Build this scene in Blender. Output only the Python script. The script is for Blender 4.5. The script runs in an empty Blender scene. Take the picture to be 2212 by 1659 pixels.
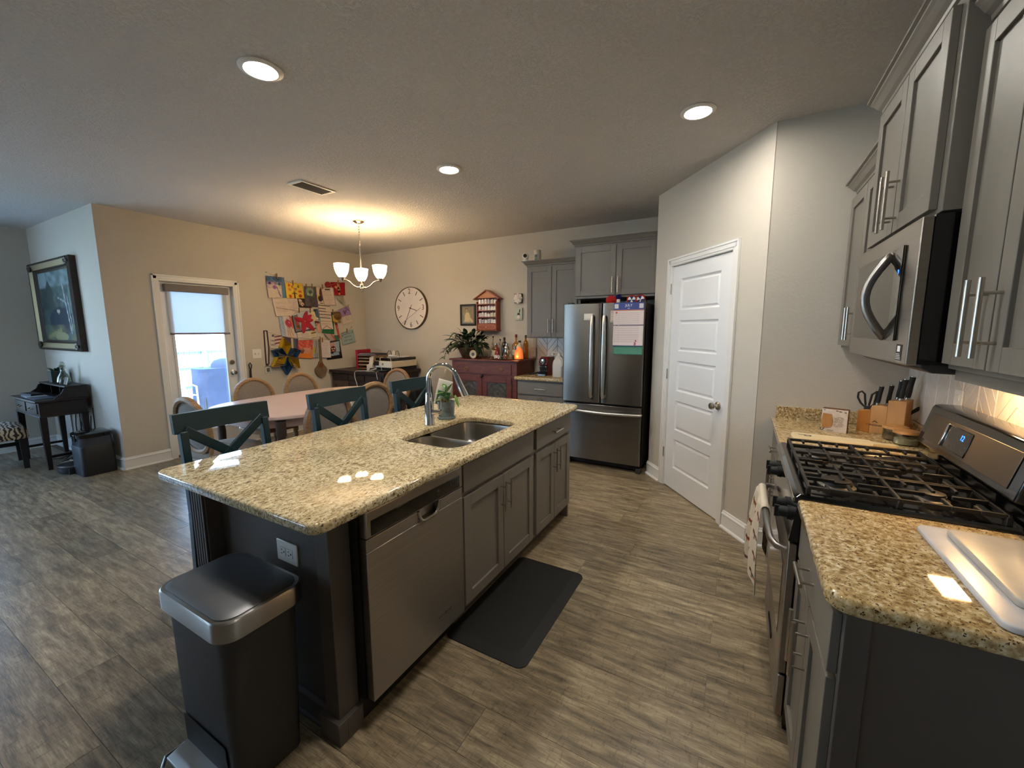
import bpy, bmesh, math, random
import numpy as np
from mathutils import Matrix, Vector
random.seed(7)
sc = bpy.context.scene
C = sc.collection
PI = math.pi

# ------------------------------------------------------------------ camera, world, light, exposure
F_PX, YAW, PITCH, ROLL, CAM_H = 888.03, math.radians(29.139), math.radians(-7.658), math.radians(-0.226), 1.4954
fw = Vector((-math.sin(YAW) * math.cos(PITCH), math.cos(YAW) * math.cos(PITCH), math.sin(PITCH)))
rt = Vector((math.cos(YAW), math.sin(YAW), 0.0))
up = rt.cross(fw)
cr, sr = math.cos(ROLL), math.sin(ROLL)
r2, u2 = cr * rt + sr * up, -sr * rt + cr * up
cam = bpy.data.objects.new('camera', bpy.data.cameras.new('camera'))
C.objects.link(cam)
cam.matrix_world = Matrix(((r2.x, u2.x, -fw.x, 0), (r2.y, u2.y, -fw.y, 0), (r2.z, u2.z, -fw.z, CAM_H), (0, 0, 0, 1)))
cam.data.sensor_width = 36.0
cam.data.lens = F_PX / 2212 * 36.0
cam.data.clip_start = 0.02
sc.camera = cam

sc.view_settings.view_transform = 'Standard'
sc.view_settings.look = 'None'
sc.view_settings.gamma = 1.0
sc.view_settings.use_curve_mapping = False
sc.view_settings.exposure = EXPOSURE = 0.84

SKY_STRENGTH = 9.5
SUN_W = 9.0
DOWNLIGHT = 190.0
SHADE_EMIT = 25.0
COOKTOP_EMIT = 60.0
w = bpy.data.worlds.new('sky'); sc.world = w; w.use_nodes = True
nt = w.node_tree; nt.nodes.clear()
bg = nt.nodes.new('ShaderNodeBackground'); wo = nt.nodes.new('ShaderNodeOutputWorld')
grad = nt.nodes.new('ShaderNodeTexCoord'); sepw = nt.nodes.new('ShaderNodeSeparateXYZ'); rampw = nt.nodes.new('ShaderNodeValToRGB')
nt.links.new(grad.outputs['Generated'], sepw.inputs[0]); nt.links.new(sepw.outputs['Z'], rampw.inputs[0])
rampw.color_ramp.elements[0].position = 0.0; rampw.color_ramp.elements[0].color = (0.60, 0.79, 1.0, 1)
rampw.color_ramp.elements[1].position = 0.7; rampw.color_ramp.elements[1].color = (0.20, 0.44, 1.0, 1)
nt.links.new(rampw.outputs[0], bg.inputs[0]); bg.inputs[1].default_value = SKY_STRENGTH
nt.links.new(bg.outputs[0], wo.inputs[0])
sun = bpy.data.objects.new('sun', bpy.data.lights.new('sun', 'SUN')); C.objects.link(sun)
sun.data.energy = SUN_W; sun.data.angle = 0.01; sun.data.color = (1.0, 0.96, 0.88)
sun.rotation_euler = (math.radians(38), math.radians(12), math.radians(25))

# ------------------------------------------------------------------ helpers
def lin(c):
    return tuple(((x / 255) / 12.92 if x / 255 <= 0.04045 else ((x / 255 + 0.055) / 1.055) ** 2.4) for x in c)

W = {}
class MB:
    """collects shapes; build() links them as one mesh object"""
    def __init__(s, M=None):
        s.v = []; s.f = []; s.M = M
    def add(s, vs, fs):
        n = len(s.v)
        if s.M is not None: vs = [s.M @ Vector(p) for p in vs]
        s.v += [tuple(p) for p in vs]; s.f += [tuple(i + n for i in q) for q in fs]
        return s
    def box(s, x0, x1, y0, y1, z0, z1):
        if x0 > x1: x0, x1 = x1, x0
        if y0 > y1: y0, y1 = y1, y0
        if z0 > z1: z0, z1 = z1, z0
        return s.add([(x0, y0, z0), (x1, y0, z0), (x1, y1, z0), (x0, y1, z0), (x0, y0, z1), (x1, y0, z1), (x1, y1, z1), (x0, y1, z1)],
                     [(0, 3, 2, 1), (4, 5, 6, 7), (0, 1, 5, 4), (1, 2, 6, 5), (2, 3, 7, 6), (3, 0, 4, 7)])
    def hexa(s, p):
        return s.add(p, [(0, 3, 2, 1), (4, 5, 6, 7), (0, 1, 5, 4), (1, 2, 6, 5), (2, 3, 7, 6), (3, 0, 4, 7)])
    def beam(s, a, b, wd, th, upv=(0, 0, 1)):
        """a straight bar from a to b of section wd (along upv x dir) by th"""
        a, b = Vector(a), Vector(b); d = (b - a).normalized(); sd = d.cross(Vector(upv)).normalized(); u = sd.cross(d)
        p = []
        for e in (a, b):
            for i, j in ((-1, -1), (1, -1), (1, 1), (-1, 1)): p.append(e + sd * (i * wd / 2) + u * (j * th / 2))
        return s.hexa(p)
    def tube(s, pts, r, n=8, closed=False, caps=True):
        pts = [Vector(p) for p in pts]; m = len(pts)
        rs = list(r) if isinstance(r, (list, tuple)) else [r] * m
        tang = []
        for i in range(m):
            if closed: t = pts[(i + 1) % m] - pts[i - 1]
            else: t = pts[min(i + 1, m - 1)] - pts[max(i - 1, 0)]
            tang.append(t.normalized() if t.length > 1e-9 else Vector((0, 0, 1)))
        ref = Vector((0, 0, 1)) if abs(tang[0].z) < 0.9 else Vector((1, 0, 0))
        nx = (ref - tang[0] * ref.dot(tang[0])).normalized()
        vs, fs = [], []
        for i in range(m):
            nx = nx - tang[i] * nx.dot(tang[i])
            nx = nx.normalized() if nx.length > 1e-6 else tang[i].orthogonal().normalized()
            by = tang[i].cross(nx)
            for k in range(n):
                a = 2 * PI * k / n
                vs.append(pts[i] + (nx * math.cos(a) + by * math.sin(a)) * rs[i])
        for i in range(m if closed else m - 1):
            j = (i + 1) % m
            for k in range(n):
                l = (k + 1) % n
                fs.append((i * n + k, i * n + l, j * n + l, j * n + k))
        if caps and not closed:
            fs.append(tuple(range(n - 1, -1, -1))); fs.append(tuple((m - 1) * n + k for k in range(n)))
        return s.add(vs, fs)
    def cyl(s, a, b, r0, r1=None, n=16):
        return s.tube([a, b], [r0, r0 if r1 is None else r1], n)
    def lathe(s, prof, c=(0, 0, 0), n=24, axis='z'):
        vs, fs = [], []; m = len(prof)
        for r, z in prof:
            for k in range(n):
                a = 2 * PI * k / n; x, y = max(r, 1e-5) * math.cos(a), max(r, 1e-5) * math.sin(a)
                q = {'z': (x, y, z), 'y': (x, z, -y), '-y': (x, -z, y), 'x': (z, x, y), '-x': (-z, -x, y)}[axis]
                vs.append((c[0] + q[0], c[1] + q[1], c[2] + q[2]))
        for i in range(m - 1):
            for k in range(n):
                l = (k + 1) % n
                fs.append((i * n + k, i * n + l, (i + 1) * n + l, (i + 1) * n + k))
        fs.append(tuple(range(n - 1, -1, -1))); fs.append(tuple((m - 1) * n + k for k in range(n)))
        return s.add(vs, fs)
    def prism(s, poly, h0, h1, axis='z'):
        n = len(poly)
        f = {'z': lambda a, b, h: (a, b, h), 'y': lambda a, b, h: (a, h, b), 'x': lambda a, b, h: (h, a, b)}[axis]
        vs = [f(a, b, h0) for a, b in poly] + [f(a, b, h1) for a, b in poly]
        fs = [tuple(range(n - 1, -1, -1)), tuple(range(n, 2 * n))] + [(i, (i + 1) % n, n + (i + 1) % n, n + i) for i in range(n)]
        return s.add(vs, fs)
    def loft(s, loops, cap=True):
        n = len(loops[0]); vs = [p for l in loops for p in l]; fs = []
        for i in range(len(loops) - 1):
            for k in range(n):
                l = (k + 1) % n
                fs.append((i * n + k, i * n + l, (i + 1) * n + l, (i + 1) * n + k))
        if cap: fs.append(tuple(range(n - 1, -1, -1))); fs.append(tuple((len(loops) - 1) * n + k for k in range(n)))
        return s.add(vs, fs)
    def sphere(s, c, r, sx=1, sy=1, sz=1, n=16, m=10):
        prof = [(r * math.sin(PI * i / m), -r * math.cos(PI * i / m)) for i in range(m + 1)]
        vs, fs = [], []
        for rr, z in prof:
            for k in range(n):
                a = 2 * PI * k / n
                vs.append((c[0] + max(rr, 1e-5) * math.cos(a) * sx, c[1] + max(rr, 1e-5) * math.sin(a) * sy, c[2] + z * sz))
        for i in range(m):
            for k in range(n):
                l = (k + 1) % n
                fs.append((i * n + k, i * n + l, (i + 1) * n + l, (i + 1) * n + k))
        return s.add(vs, fs)
    def surf(s, fn, nu, nv):
        vs = [fn(i / nu, j / nv) for j in range(nv + 1) for i in range(nu + 1)]
        fs = [(j * (nu + 1) + i, j * (nu + 1) + i + 1, (j + 1) * (nu + 1) + i + 1, (j + 1) * (nu + 1) + i) for j in range(nv) for i in range(nu)]
        return s.add(vs, fs)
    def build(s, name, mat, parent=None, bevel=0.0, seg=2, smooth=True, angle=38, fix=True, local=False):
        me = bpy.data.meshes.new(name)
        vs = s.v
        if parent is not None and not local:
            inv = W[parent].inverted(); vs = [tuple(inv @ Vector(p)) for p in vs]
        me.from_pydata(vs, [], s.f); me.update()
        if fix:
            bm = bmesh.new(); bm.from_mesh(me); bmesh.ops.recalc_face_normals(bm, faces=bm.faces[:]); bm.to_mesh(me); bm.free()
        if smooth:
            me.polygons.foreach_set('use_smooth', [True] * len(me.polygons)); me.set_sharp_from_angle(angle=math.radians(angle))
        me.materials.append(mat)
        o = bpy.data.objects.new(name, me); C.objects.link(o)
        if parent is not None: o.parent = parent; W[o] = W[parent]
        else: W[o] = Matrix.Identity(4)
        if bevel > 0:
            b = o.modifiers.new('bevel', 'BEVEL'); b.width = bevel; b.segments = seg; b.limit_method = 'ANGLE'; b.angle_limit = math.radians(40)
        return o

def tag(o, label, cat, group=None):
    o['label'] = label; o['category'] = cat
    if group: o['group'] = group
    return o
def thing(name, label, cat, loc=(0, 0, 0), rotz=0.0, group=None):
    o = bpy.data.objects.new(name, None); C.objects.link(o); o.empty_display_size = 0.05
    o.location = loc; o.rotation_euler = (0, 0, rotz)
    W[o] = Matrix.Translation(loc) @ Matrix.Rotation(rotz, 4, 'Z')
    return tag(o, label, cat, group)
def struct(o):
    o['kind'] = 'structure'; return o
def dup(root, loc=None, rotz=None, label=None, scale=None):
    def cp(o, par):
        c = o.copy(); C.objects.link(c)
        if par is not None: c.parent = par
        for ch in [x for x in C.objects if x.parent == o and x not in made]:
            made.add(cp(ch, c))
        return c
    made = set()
    r = cp(root, None)
    if loc is not None: r.location = loc
    if rotz is not None: r.rotation_euler = (0, 0, rotz)
    if scale is not None: r.scale = scale
    if label: r['label'] = label
    W[r] = Matrix.Translation(r.location) @ Matrix.Rotation(r.rotation_euler[2], 4, 'Z')
    return r
def face(o, out):
    """local frame on an upright face: u to the viewer's right, v up, w towards the viewer"""
    out = Vector(out).normalized(); u = Vector((0, 0, 1)).cross(out)
    return Matrix(((u.x, 0, out.x, o[0]), (u.y, 0, out.y, o[1]), (u.z, 1, out.z, o[2]), (0, 0, 0, 1)))
def rrect(x0, x1, y0, y1, r, n=6):
    p = []
    for cx, cy, a0 in ((x1 - r, y1 - r, 0), (x0 + r, y1 - r, 90), (x0 + r, y0 + r, 180), (x1 - r, y0 + r, 270)):
        for i in range(n + 1):
            a = math.radians(a0 + 90 * i / n); p.append((cx + r * math.cos(a), cy + r * math.sin(a)))
    return p
def slab(loops, z0, z1, bevel, name, mat, parent=None):
    """flat slab with holes and eased edges (a filled 2D curve turned into a mesh)"""
    cu = bpy.data.curves.new(name, 'CURVE'); cu.dimensions = '2D'; cu.fill_mode = 'BOTH'
    for L in loops:
        sp = cu.splines.new('POLY'); sp.points.add(len(L) - 1); sp.use_cyclic_u = True
        for p, q in zip(sp.points, L): p.co = (q[0], q[1], 0, 1)
    cu.extrude = (z1 - z0) / 2 - bevel; cu.bevel_depth = bevel; cu.bevel_resolution = 3; cu.offset = -bevel
    t = bpy.data.objects.new(name, cu); C.objects.link(t)
    dg = bpy.context.evaluated_depsgraph_get(); dg.update()
    me = bpy.data.meshes.new_from_object(t.evaluated_get(dg)); me.name = name
    bpy.data.objects.remove(t); bpy.data.curves.remove(cu)
    inv = W[parent].inverted() if parent is not None else Matrix.Identity(4)
    me.transform(inv @ Matrix.Translation((0, 0, (z0 + z1) / 2)))
    bm = bmesh.new(); bm.from_mesh(me); bmesh.ops.remove_doubles(bm, verts=bm.verts[:], dist=1e-5); bm.to_mesh(me); bm.free()
    me.polygons.foreach_set('use_smooth', [True] * len(me.polygons)); me.set_sharp_from_angle(angle=math.radians(40))
    me.materials.clear(); me.materials.append(mat)
    o = bpy.data.objects.new(name, me); C.objects.link(o)
    if parent is not None: o.parent = parent; W[o] = W[parent]
    else: W[o] = Matrix.Identity(4)
    return o
def text(s, size, M, mat, parent, name='lettering', ext=0.0004, align='CENTER', xs=1.0):
    cu = bpy.data.curves.new(name, 'FONT'); cu.body = s; cu.size = size; cu.extrude = ext; cu.align_x = align; cu.align_y = 'CENTER'; cu.resolution_u = 3
    t = bpy.data.objects.new(name, cu); C.objects.link(t)
    dg = bpy.context.evaluated_depsgraph_get(); dg.update(); me = bpy.data.meshes.new_from_object(t.evaluated_get(dg)); me.name = name
    bpy.data.objects.remove(t); bpy.data.curves.remove(cu); me.materials.clear(); me.materials.append(mat)
    o = bpy.data.objects.new(name, me); C.objects.link(o)
    o.parent = parent; o.matrix_local = W[parent].inverted() @ M @ Matrix.Diagonal((xs, 1, 1, 1))
    return o

# ------------------------------------------------------------------ materials
MATS = {}
def mat(name, col, rough=0.5, metal=0.0, bump=None, var=None, spec=0.5, coat=0.0, trans=0.0, ior=1.45, emit=None, aniso=0.0, anirot=0.0, sheen=0.0, sss=0.0):
    m = bpy.data.materials.new(name); m.use_nodes = True; n = m.node_tree.nodes; l = m.node_tree.links
    b = n['Principled BSDF']; c = lin(col)
    b.inputs['Base Color'].default_value = (*c, 1); b.inputs['Roughness'].default_value = rough; b.inputs['Metallic'].default_value = metal
    b.inputs['Specular IOR Level'].default_value = spec; b.inputs['Coat Weight'].default_value = coat; b.inputs['Coat Roughness'].default_value = 0.06
    b.inputs['Transmission Weight'].default_value = trans; b.inputs['IOR'].default_value = ior
    b.inputs['Anisotropic'].default_value = aniso; b.inputs['Anisotropic Rotation'].default_value = anirot
    b.inputs['Sheen Weight'].default_value = sheen
    if emit: b.inputs['Emission Color'].default_value = (*lin(emit[0]), 1); b.inputs['Emission Strength'].default_value = emit[1]
    tc = n.new('ShaderNodeTexCoord')
    if var:   # (scale, amount, stretch)
        mp = n.new('ShaderNodeMapping'); mp.inputs['Scale'].default_value = var[2] if len(var) > 2 else (1, 1, 1)
        l.new(tc.outputs['Object'], mp.inputs[0])
        nz = n.new('ShaderNodeTexNoise'); nz.inputs['Scale'].default_value = var[0]; nz.inputs['Detail'].default_value = 5
        l.new(mp.outputs[0], nz.inputs['Vector'])
        rp = n.new('ShaderNodeValToRGB'); a = var[1]
        rp.color_ramp.elements[0].position = 0.3; rp.color_ramp.elements[1].position = 0.7
        rp.color_ramp.elements[0].color = (*[x * (1 - a) for x in c], 1); rp.color_ramp.elements[1].color = (*[min(1, x * (1 + a)) for x in c], 1)
        l.new(nz.outputs['Fac'], rp.inputs[0]); l.new(rp.outputs[0], b.inputs['Base Color'])
    if bump:  # (scale, strength, distance, detail)
        nz = n.new('ShaderNodeTexNoise'); nz.inputs['Scale'].default_value = bump[0]; nz.inputs['Detail'].default_value = bump[3] if len(bump) > 3 else 3
        l.new(tc.outputs['Object'], nz.inputs['Vector'])
        bp = n.new('ShaderNodeBump'); bp.inputs['Strength'].default_value = bump[1]; bp.inputs['Distance'].default_value = bump[2]
        l.new(nz.outputs['Fac'], bp.inputs['Height']); l.new(bp.outputs[0], b.inputs['Normal'])
    MATS[name] = m
    return m
def nodes_of(m): return m.node_tree.nodes, m.node_tree.links, m.node_tree.nodes['Principled BSDF']

WALL = mat('wall_paint', (194, 186, 173), 0.75, bump=(70, 0.35, 0.004, 4), spec=0.3)
CEIL = mat('ceiling_texture', (205, 200, 194), 0.9, spec=0.1)
n, l, b = nodes_of(CEIL)
tc = n.new('ShaderNodeTexCoord'); nz = n.new('ShaderNodeTexNoise'); nz.inputs['Scale'].default_value = 62; nz.inputs['Detail'].default_value = 4; nz.inputs['Distortion'].default_value = 0.8
l.new(tc.outputs['Object'], nz.inputs['Vector'])
rp = n.new('ShaderNodeValToRGB'); rp.color_ramp.elements[0].position = 0.46; rp.color_ramp.elements[1].position = 0.60
l.new(nz.outputs['Fac'], rp.inputs[0])
bp = n.new('ShaderNodeBump'); bp.inputs['Strength'].default_value = 0.8; bp.inputs['Distance'].default_value = 0.004
l.new(rp.outputs[0], bp.inputs['Height']); l.new(bp.outputs[0], b.inputs['Normal'])
TRIM = mat('white_trim_paint', (224, 222, 218), 0.35)
DOORW = mat('white_door_paint', (226, 226, 226), 0.4)
CAB = mat('grey_cabinet_paint', (113, 107, 98), 0.42, var=(3, 0.04))
CAB_SHADED = mat('shaded_cabinet_paint', (80, 73, 68), 0.5, var=(3, 0.05))  # same cabinet grey, darkened: shade on end panels and toe kicks in the colour
STEEL = mat('brushed_stainless', (165, 162, 157), 0.36, 1.0, aniso=0.8, anirot=0.25, var=(2.0, 0.03, (0.3, 0.3, 60)))
FRIDGE = mat('fridge_stainless', (128, 124, 119), 0.27, 1.0, aniso=0.85, anirot=0.25)
HANDLE = mat('bright_handle_steel', (205, 203, 200), 0.3, 1.0)
CONSOLE = mat('console_stainless', (112, 104, 94), 0.5, 0.9)
STEELD = mat('dark_stainless', (158, 152, 144), 0.36, 1.0, aniso=0.8, anirot=0.25, var=(2.0, 0.06, (0.3, 0.3, 60)))
BOWL = mat('sink_stainless', (165, 160, 152), 0.28, 1.0)
CHROME = mat('chrome', (205, 205, 205), 0.06, 1.0)
NICKEL = mat('satin_nickel', (190, 184, 174), 0.25, 1.0)
BLACKG = mat('black_gloss', (10, 10, 11), 0.12, coat=0.5)
BLACKM = mat('black_matte', (20, 20, 21), 0.55)
IRON = mat('cast_iron', (27, 25, 23), 0.5, bump=(200, 0.2, 0.001))
RUBBER = mat('black_mat_foam', (22, 21, 20), 0.62, bump=(300, 0.2, 0.001))
GREYPL = mat('charcoal_plastic', (52, 52, 53), 0.5)
WHITEP = mat('white_plastic', (225, 222, 214), 0.35)
TEAL = mat('teal_paint', (19, 42, 46), 0.38, var=(4, 0.12))
OAK = mat('weathered_oak', (150, 118, 84), 0.55, var=(9, 0.28, (1, 1, 6)))
LINEN = mat('grey_linen', (128, 118, 110), 0.9, var=(60, 0.1), bump=(400, 0.3, 0.0006), sheen=0.2)
TABLEP = mat('pale_pink_paint', (214, 188, 180), 0.28, var=(2, 0.05))
DARKW = mat('dark_walnut', (42, 30, 26), 0.4, var=(8, 0.35, (1, 6, 6)))
DESKW = mat('near_black_wood', (34, 25, 23), 0.4, var=(8, 0.3, (1, 6, 6)))
REDW = mat('mahogany_stain', (98, 46, 34), 0.45, var=(7, 0.3, (1, 5, 5)))
SHELFW = mat('cherry_wood', (140, 66, 38), 0.4, var=(10, 0.22, (1, 1, 5)))
MAPLE = mat('maple_block', (186, 140, 88), 0.45, var=(7, 0.14, (4, 4, 0.6)))
MAPLE2 = mat('amber_maple', (168, 112, 52), 0.45, var=(7, 0.14, (4, 4, 0.6)))
BOARDW = mat('pale_cutting_board', (216, 198, 158), 0.5, var=(6, 0.08, (1, 6, 6)))
LIDW = mat('acacia_lid', (176, 128, 72), 0.5, var=(10, 0.2, (1, 5, 1)))
MARBLE = mat('grey_marble', (178, 170, 158), 0.25, var=(6, 0.16))
MARBLEW = mat('white_marble', (196, 194, 196), 0.25, var=(8, 0.12))
TIN = mat('punched_tin', (84, 80, 74), 0.55, 0.4, bump=(60, 0.8, 0.004), var=(30, 0.4))
BRASS = mat('aged_brass', (120, 92, 50), 0.35, 1.0)
GILT = mat('gilt_frame', (158, 140, 98), 0.4, 0.6, var=(30, 0.3), bump=(120, 0.4, 0.002))
DKFRAME = mat('dark_carved_frame', (54, 44, 36), 0.4, 0.3, bump=(90, 0.8, 0.004))
TERRA = mat('dark_terracotta', (86, 58, 38), 0.6, var=(12, 0.3))
LEAF = mat('dark_leaf', (30, 48, 28), 0.35, var=(8, 0.3))
LEAF2 = mat('bright_leaf', (84, 124, 40), 0.4, var=(8, 0.25))
SOIL = mat('potting_soil', (44, 32, 24), 0.95, bump=(80, 0.8, 0.004))
CREAM = mat('cream_ceramic', (214, 196, 166), 0.5)
REDP = mat('red_plastic', (122, 16, 22), 0.25)
CORDW = mat('white_cord', (205, 200, 190), 0.5)
PAPER = mat('paper_white', (214, 204, 194), 0.8)
PIN = mat('clothespin_wood', (142, 98, 56), 0.7)
STRING = mat('jute_string', (150, 128, 98), 0.9)
INK = mat('dark_ink', (40, 36, 34), 0.6)
INKW = mat('white_ink', (235, 235, 235), 0.6)
GROUT = mat('tile_grout', (176, 168, 156), 0.8)
TILE = mat('glazed_tile', (206, 200, 192), 0.22, var=(5, 0.06))
GRASS = mat('lawn', (120, 150, 100), 0.9, var=(3, 0.3))
PATIO = mat('patio_concrete', (205, 200, 195), 0.9, var=(2, 0.08))
FENCE = mat('weathered_fence', (150, 160, 160), 0.85, var=(6, 0.2, (6, 6, 0.5)))
GRILLC = mat('faded_blue_cover', (46, 54, 72), 0.8, var=(5, 0.15))
ORANGE = mat('salt_crystal', (216, 122, 72), 0.6, bump=(40, 0.6, 0.004), emit=((255, 128, 50), 0.22))
LAMPG = mat('led_lens', (255, 240, 210), 0.4, emit=((255, 249, 238), DOWNLIGHT))
SHADE = mat('frosted_shade', (255, 250, 240), 0.4, emit=((255, 220, 168), SHADE_EMIT))
COOKL = mat('cooktop_lens', (255, 240, 210), 0.4, emit=((255, 205, 140), COOKTOP_EMIT))
BLUELED = mat('blue_digits', (30, 80, 255), 0.5, emit=((30, 90, 255), 4.0))
GLOWC = mat('salt_glow', (255, 190, 90), 0.5, emit=((255, 160, 60), 2.2))
def glassmat(name, tint, refl=0.08, rough=0.0):
    m = bpy.data.materials.new(name); m.use_nodes = True; n = m.node_tree.nodes; l = m.node_tree.links; n.clear()
    o = n.new('ShaderNodeOutputMaterial'); t = n.new('ShaderNodeBsdfTransparent'); g = n.new('ShaderNodeBsdfGlossy'); mx = n.new('ShaderNodeMixShader'); lw = n.new('ShaderNodeLayerWeight'); pw = n.new('ShaderNodeMath'); fr = n.new('ShaderNodeMath')
    t.inputs[0].default_value = (*lin(tint), 1); g.inputs['Roughness'].default_value = rough; lw.inputs[0].default_value = 0.5; pw.operation = 'POWER'; pw.inputs[1].default_value = 4.0; l.new(lw.outputs['Facing'], pw.inputs[0])
    fr.operation = 'MULTIPLY_ADD'; fr.inputs[1].default_value = 0.6; fr.inputs[2].default_value = refl * 0.5; l.new(pw.outputs[0], fr.inputs[0])
    l.new(fr.outputs[0], mx.inputs[0]); l.new(t.outputs[0], mx.inputs[1]); l.new(g.outputs[0], mx.inputs[2]); l.new(mx.outputs[0], o.inputs[0])
    return m
GLASS = glassmat('clear_glass', (246, 250, 250))
GLASSV = glassmat('vessel_glass', (222, 224, 216), 0.2)
AMBER = glassmat('amber_liquor', (228, 188, 118), 0.15)
DARKB = mat('dark_bottle', (34, 14, 12), 0.1, coat=0.4)
REDB = mat('red_bottle', (110, 22, 20), 0.12, coat=0.4)
PALEB = mat('pale_label_bottle', (196, 184, 162), 0.25)
SHADEF = bpy.data.materials.new('roller_shade_fabric'); SHADEF.use_nodes = True
n = SHADEF.node_tree.nodes; l = SHADEF.node_tree.links; n.clear()
o_ = n.new('ShaderNodeOutputMaterial'); d_ = n.new('ShaderNodeBsdfDiffuse'); t_ = n.new('ShaderNodeBsdfTranslucent'); mx = n.new('ShaderNodeMixShader')
d_.inputs[0].default_value = (0.75, 0.78, 0.8, 1); t_.inputs[0].default_value = (0.42, 0.50, 0.55, 1); mx.inputs[0].default_value = 0.42
l.new(d_.outputs[0], mx.inputs[1]); l.new(t_.outputs[0], mx.inputs[2]); l.new(mx.outputs[0], o_.inputs[0])
MILK = mat('milk_jug_plastic', (214, 212, 206), 0.4, trans=0.2)
PRINT = bpy.data.materials.new('printed_paper'); PRINT.use_nodes = True
n, l, b = nodes_of(PRINT); at = n.new('ShaderNodeAttribute'); at.attribute_name = 'Col'; l.new(at.outputs['Color'], b.inputs['Base Color']); b.inputs['Roughness'].default_value = 0.7
b.inputs['Specular IOR Level'].default_value = 0.2

# granite
def granite(name, sc_, cream, tan, brown, dens, stretch=(1, 1, 1)):
    m = mat(name, cream, 0.045, spec=0.5); n, l, b = nodes_of(m)
    tc = n.new('ShaderNodeTexCoord'); mp = n.new('ShaderNodeMapping'); mp.inputs['Scale'].default_value = stretch; l.new(tc.outputs['Object'], mp.inputs[0])
    def noise(s, d=3, dist=0.0):
        q = n.new('ShaderNodeTexNoise'); q.inputs['Scale'].default_value = s; q.inputs['Detail'].default_value = d; q.inputs['Distortion'].default_value = dist; l.new(mp.outputs[0], q.inputs['Vector']); return q
    def ramp(src, stops):
        r = n.new('ShaderNodeValToRGB'); e = r.color_ramp.elements
        e[0].position, e[0].color = stops[0][0], (*lin(stops[0][1]), 1); e[1].position, e[1].color = stops[1][0], (*lin(stops[1][1]), 1)
        for p, c in stops[2:]: k = e.new(p); k.color = (*lin(c), 1)
        l.new(src, r.inputs[0]); return r
    def mixc(f, a, bb):
        q = n.new('ShaderNodeMix'); q.data_type = 'RGBA'; l.new(f, q.inputs['Factor']); l.new(a, q.inputs['A']); l.new(bb, q.inputs['B']); return q.outputs['Result']
    base = ramp(noise(sc_, 6, 0.4).outputs['Fac'], [(0.30, brown), (0.70, (228, 216, 184)), (0.42, tan), (0.54, cream)])
    big = ramp(noise(2.2, 2).outputs['Fac'], [(0.40, (0, 0, 0)), (0.62, (255, 255, 255))])
    warm = ramp(noise(sc_ * 0.7, 4).outputs['Fac'], [(0.35, (150, 120, 76)), (0.65, (210, 186, 136))])
    fac = n.new('ShaderNodeMath'); fac.operation = 'MULTIPLY'; fac.inputs[1].default_value = 0.45; l.new(big.outputs[0], fac.inputs[0])
    c1 = mixc(fac.outputs[0], base.outputs[0], warm.outputs[0])
    spk = noise(sc_ * 2.3, 3, 0.6); th = n.new('ShaderNodeValToRGB'); th.color_ramp.elements[0].position = dens; th.color_ramp.elements[1].position = dens + 0.06
    l.new(spk.outputs['Fac'], th.inputs[0])
    dark = ramp(noise(sc_ * 4, 2).outputs['Fac'], [(0.4, (40, 30, 24)), (0.65, (110, 82, 52))])
    c2 = mixc(th.outputs[0], c1, dark.outputs[0])
    l.new(c2, b.inputs['Base Color'])
    return m
GRANITE = granite('island_granite', 74, (214, 200, 166), (176, 156, 118), (108, 90, 64), 0.575, (1.35, 0.75, 1))
GRANITE2 = granite('speckled_granite', 76, (190, 166, 122), (158, 130, 86), (108, 82, 50), 0.585)

# floor plank: grain follows each board, tone varies per board
PLANK = mat('oak_plank_vinyl', (132, 112, 90), 0.33, spec=0.5)
n, l, b = nodes_of(PLANK)
tc = n.new('ShaderNodeTexCoord'); oi = n.new('ShaderNodeObjectInfo')
mu = n.new('ShaderNodeMath'); mu.operation = 'MULTIPLY'; mu.inputs[1].default_value = 37.0; l.new(oi.outputs['Random'], mu.inputs[0])
def pn(scale, stretch, detail, dist=0.0):
    mp = n.new('ShaderNodeMapping'); mp.inputs['Scale'].default_value = stretch; l.new(tc.outputs['Object'], mp.inputs[0])
    q = n.new('ShaderNodeTexNoise'); q.noise_dimensions = '4D'; q.inputs['Scale'].default_value = scale; q.inputs['Detail'].default_value = detail; q.inputs['Distortion'].default_value = dist
    l.new(mp.outputs[0], q.inputs['Vector']); l.new(mu.outputs[0], q.inputs['W']); return q
def rampn(src, stops):
    r = n.new('ShaderNodeValToRGB'); e = r.color_ramp.elements
    e[0].position, e[0].color = stops[0][0], (*lin(stops[0][1]), 1); e[1].position, e[1].color = stops[1][0], (*lin(stops[1][1]), 1)
    for p, c in stops[2:]: k = e.new(p); k.color = (*lin(c), 1)
    l.new(src, r.inputs[0]); return r
g1 = rampn(pn(5, (1, 7, 1), 6, 0.5).outputs['Fac'], [(0.30, (110, 97, 77)), (0.72, (194, 176, 143)), (0.5, (155, 137, 110))])
g2 = rampn(pn(40, (0.5, 6, 1), 3).outputs['Fac'], [(0.35, (140, 140, 140)), (0.65, (255, 255, 255))])
mm = n.new('ShaderNodeMix'); mm.data_type = 'RGBA'; mm.blend_type = 'MULTIPLY'; mm.inputs['Factor'].default_value = 0.55
l.new(g1.outputs[0], mm.inputs['A']); l.new(g2.outputs[0], mm.inputs['B'])
g3 = rampn(pn(28, (3, 0.8, 1), 3, 1.2).outputs['Fac'], [(0.56, (255, 255, 255)), (0.66, (176, 172, 166))])
m3 = n.new('ShaderNodeMix'); m3.data_type = 'RGBA'; m3.blend_type = 'MULTIPLY'; m3.inputs['Factor'].default_value = 0.5
l.new(mm.outputs['Result'], m3.inputs['A']); l.new(g3.outputs[0], m3.inputs['B'])
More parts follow.
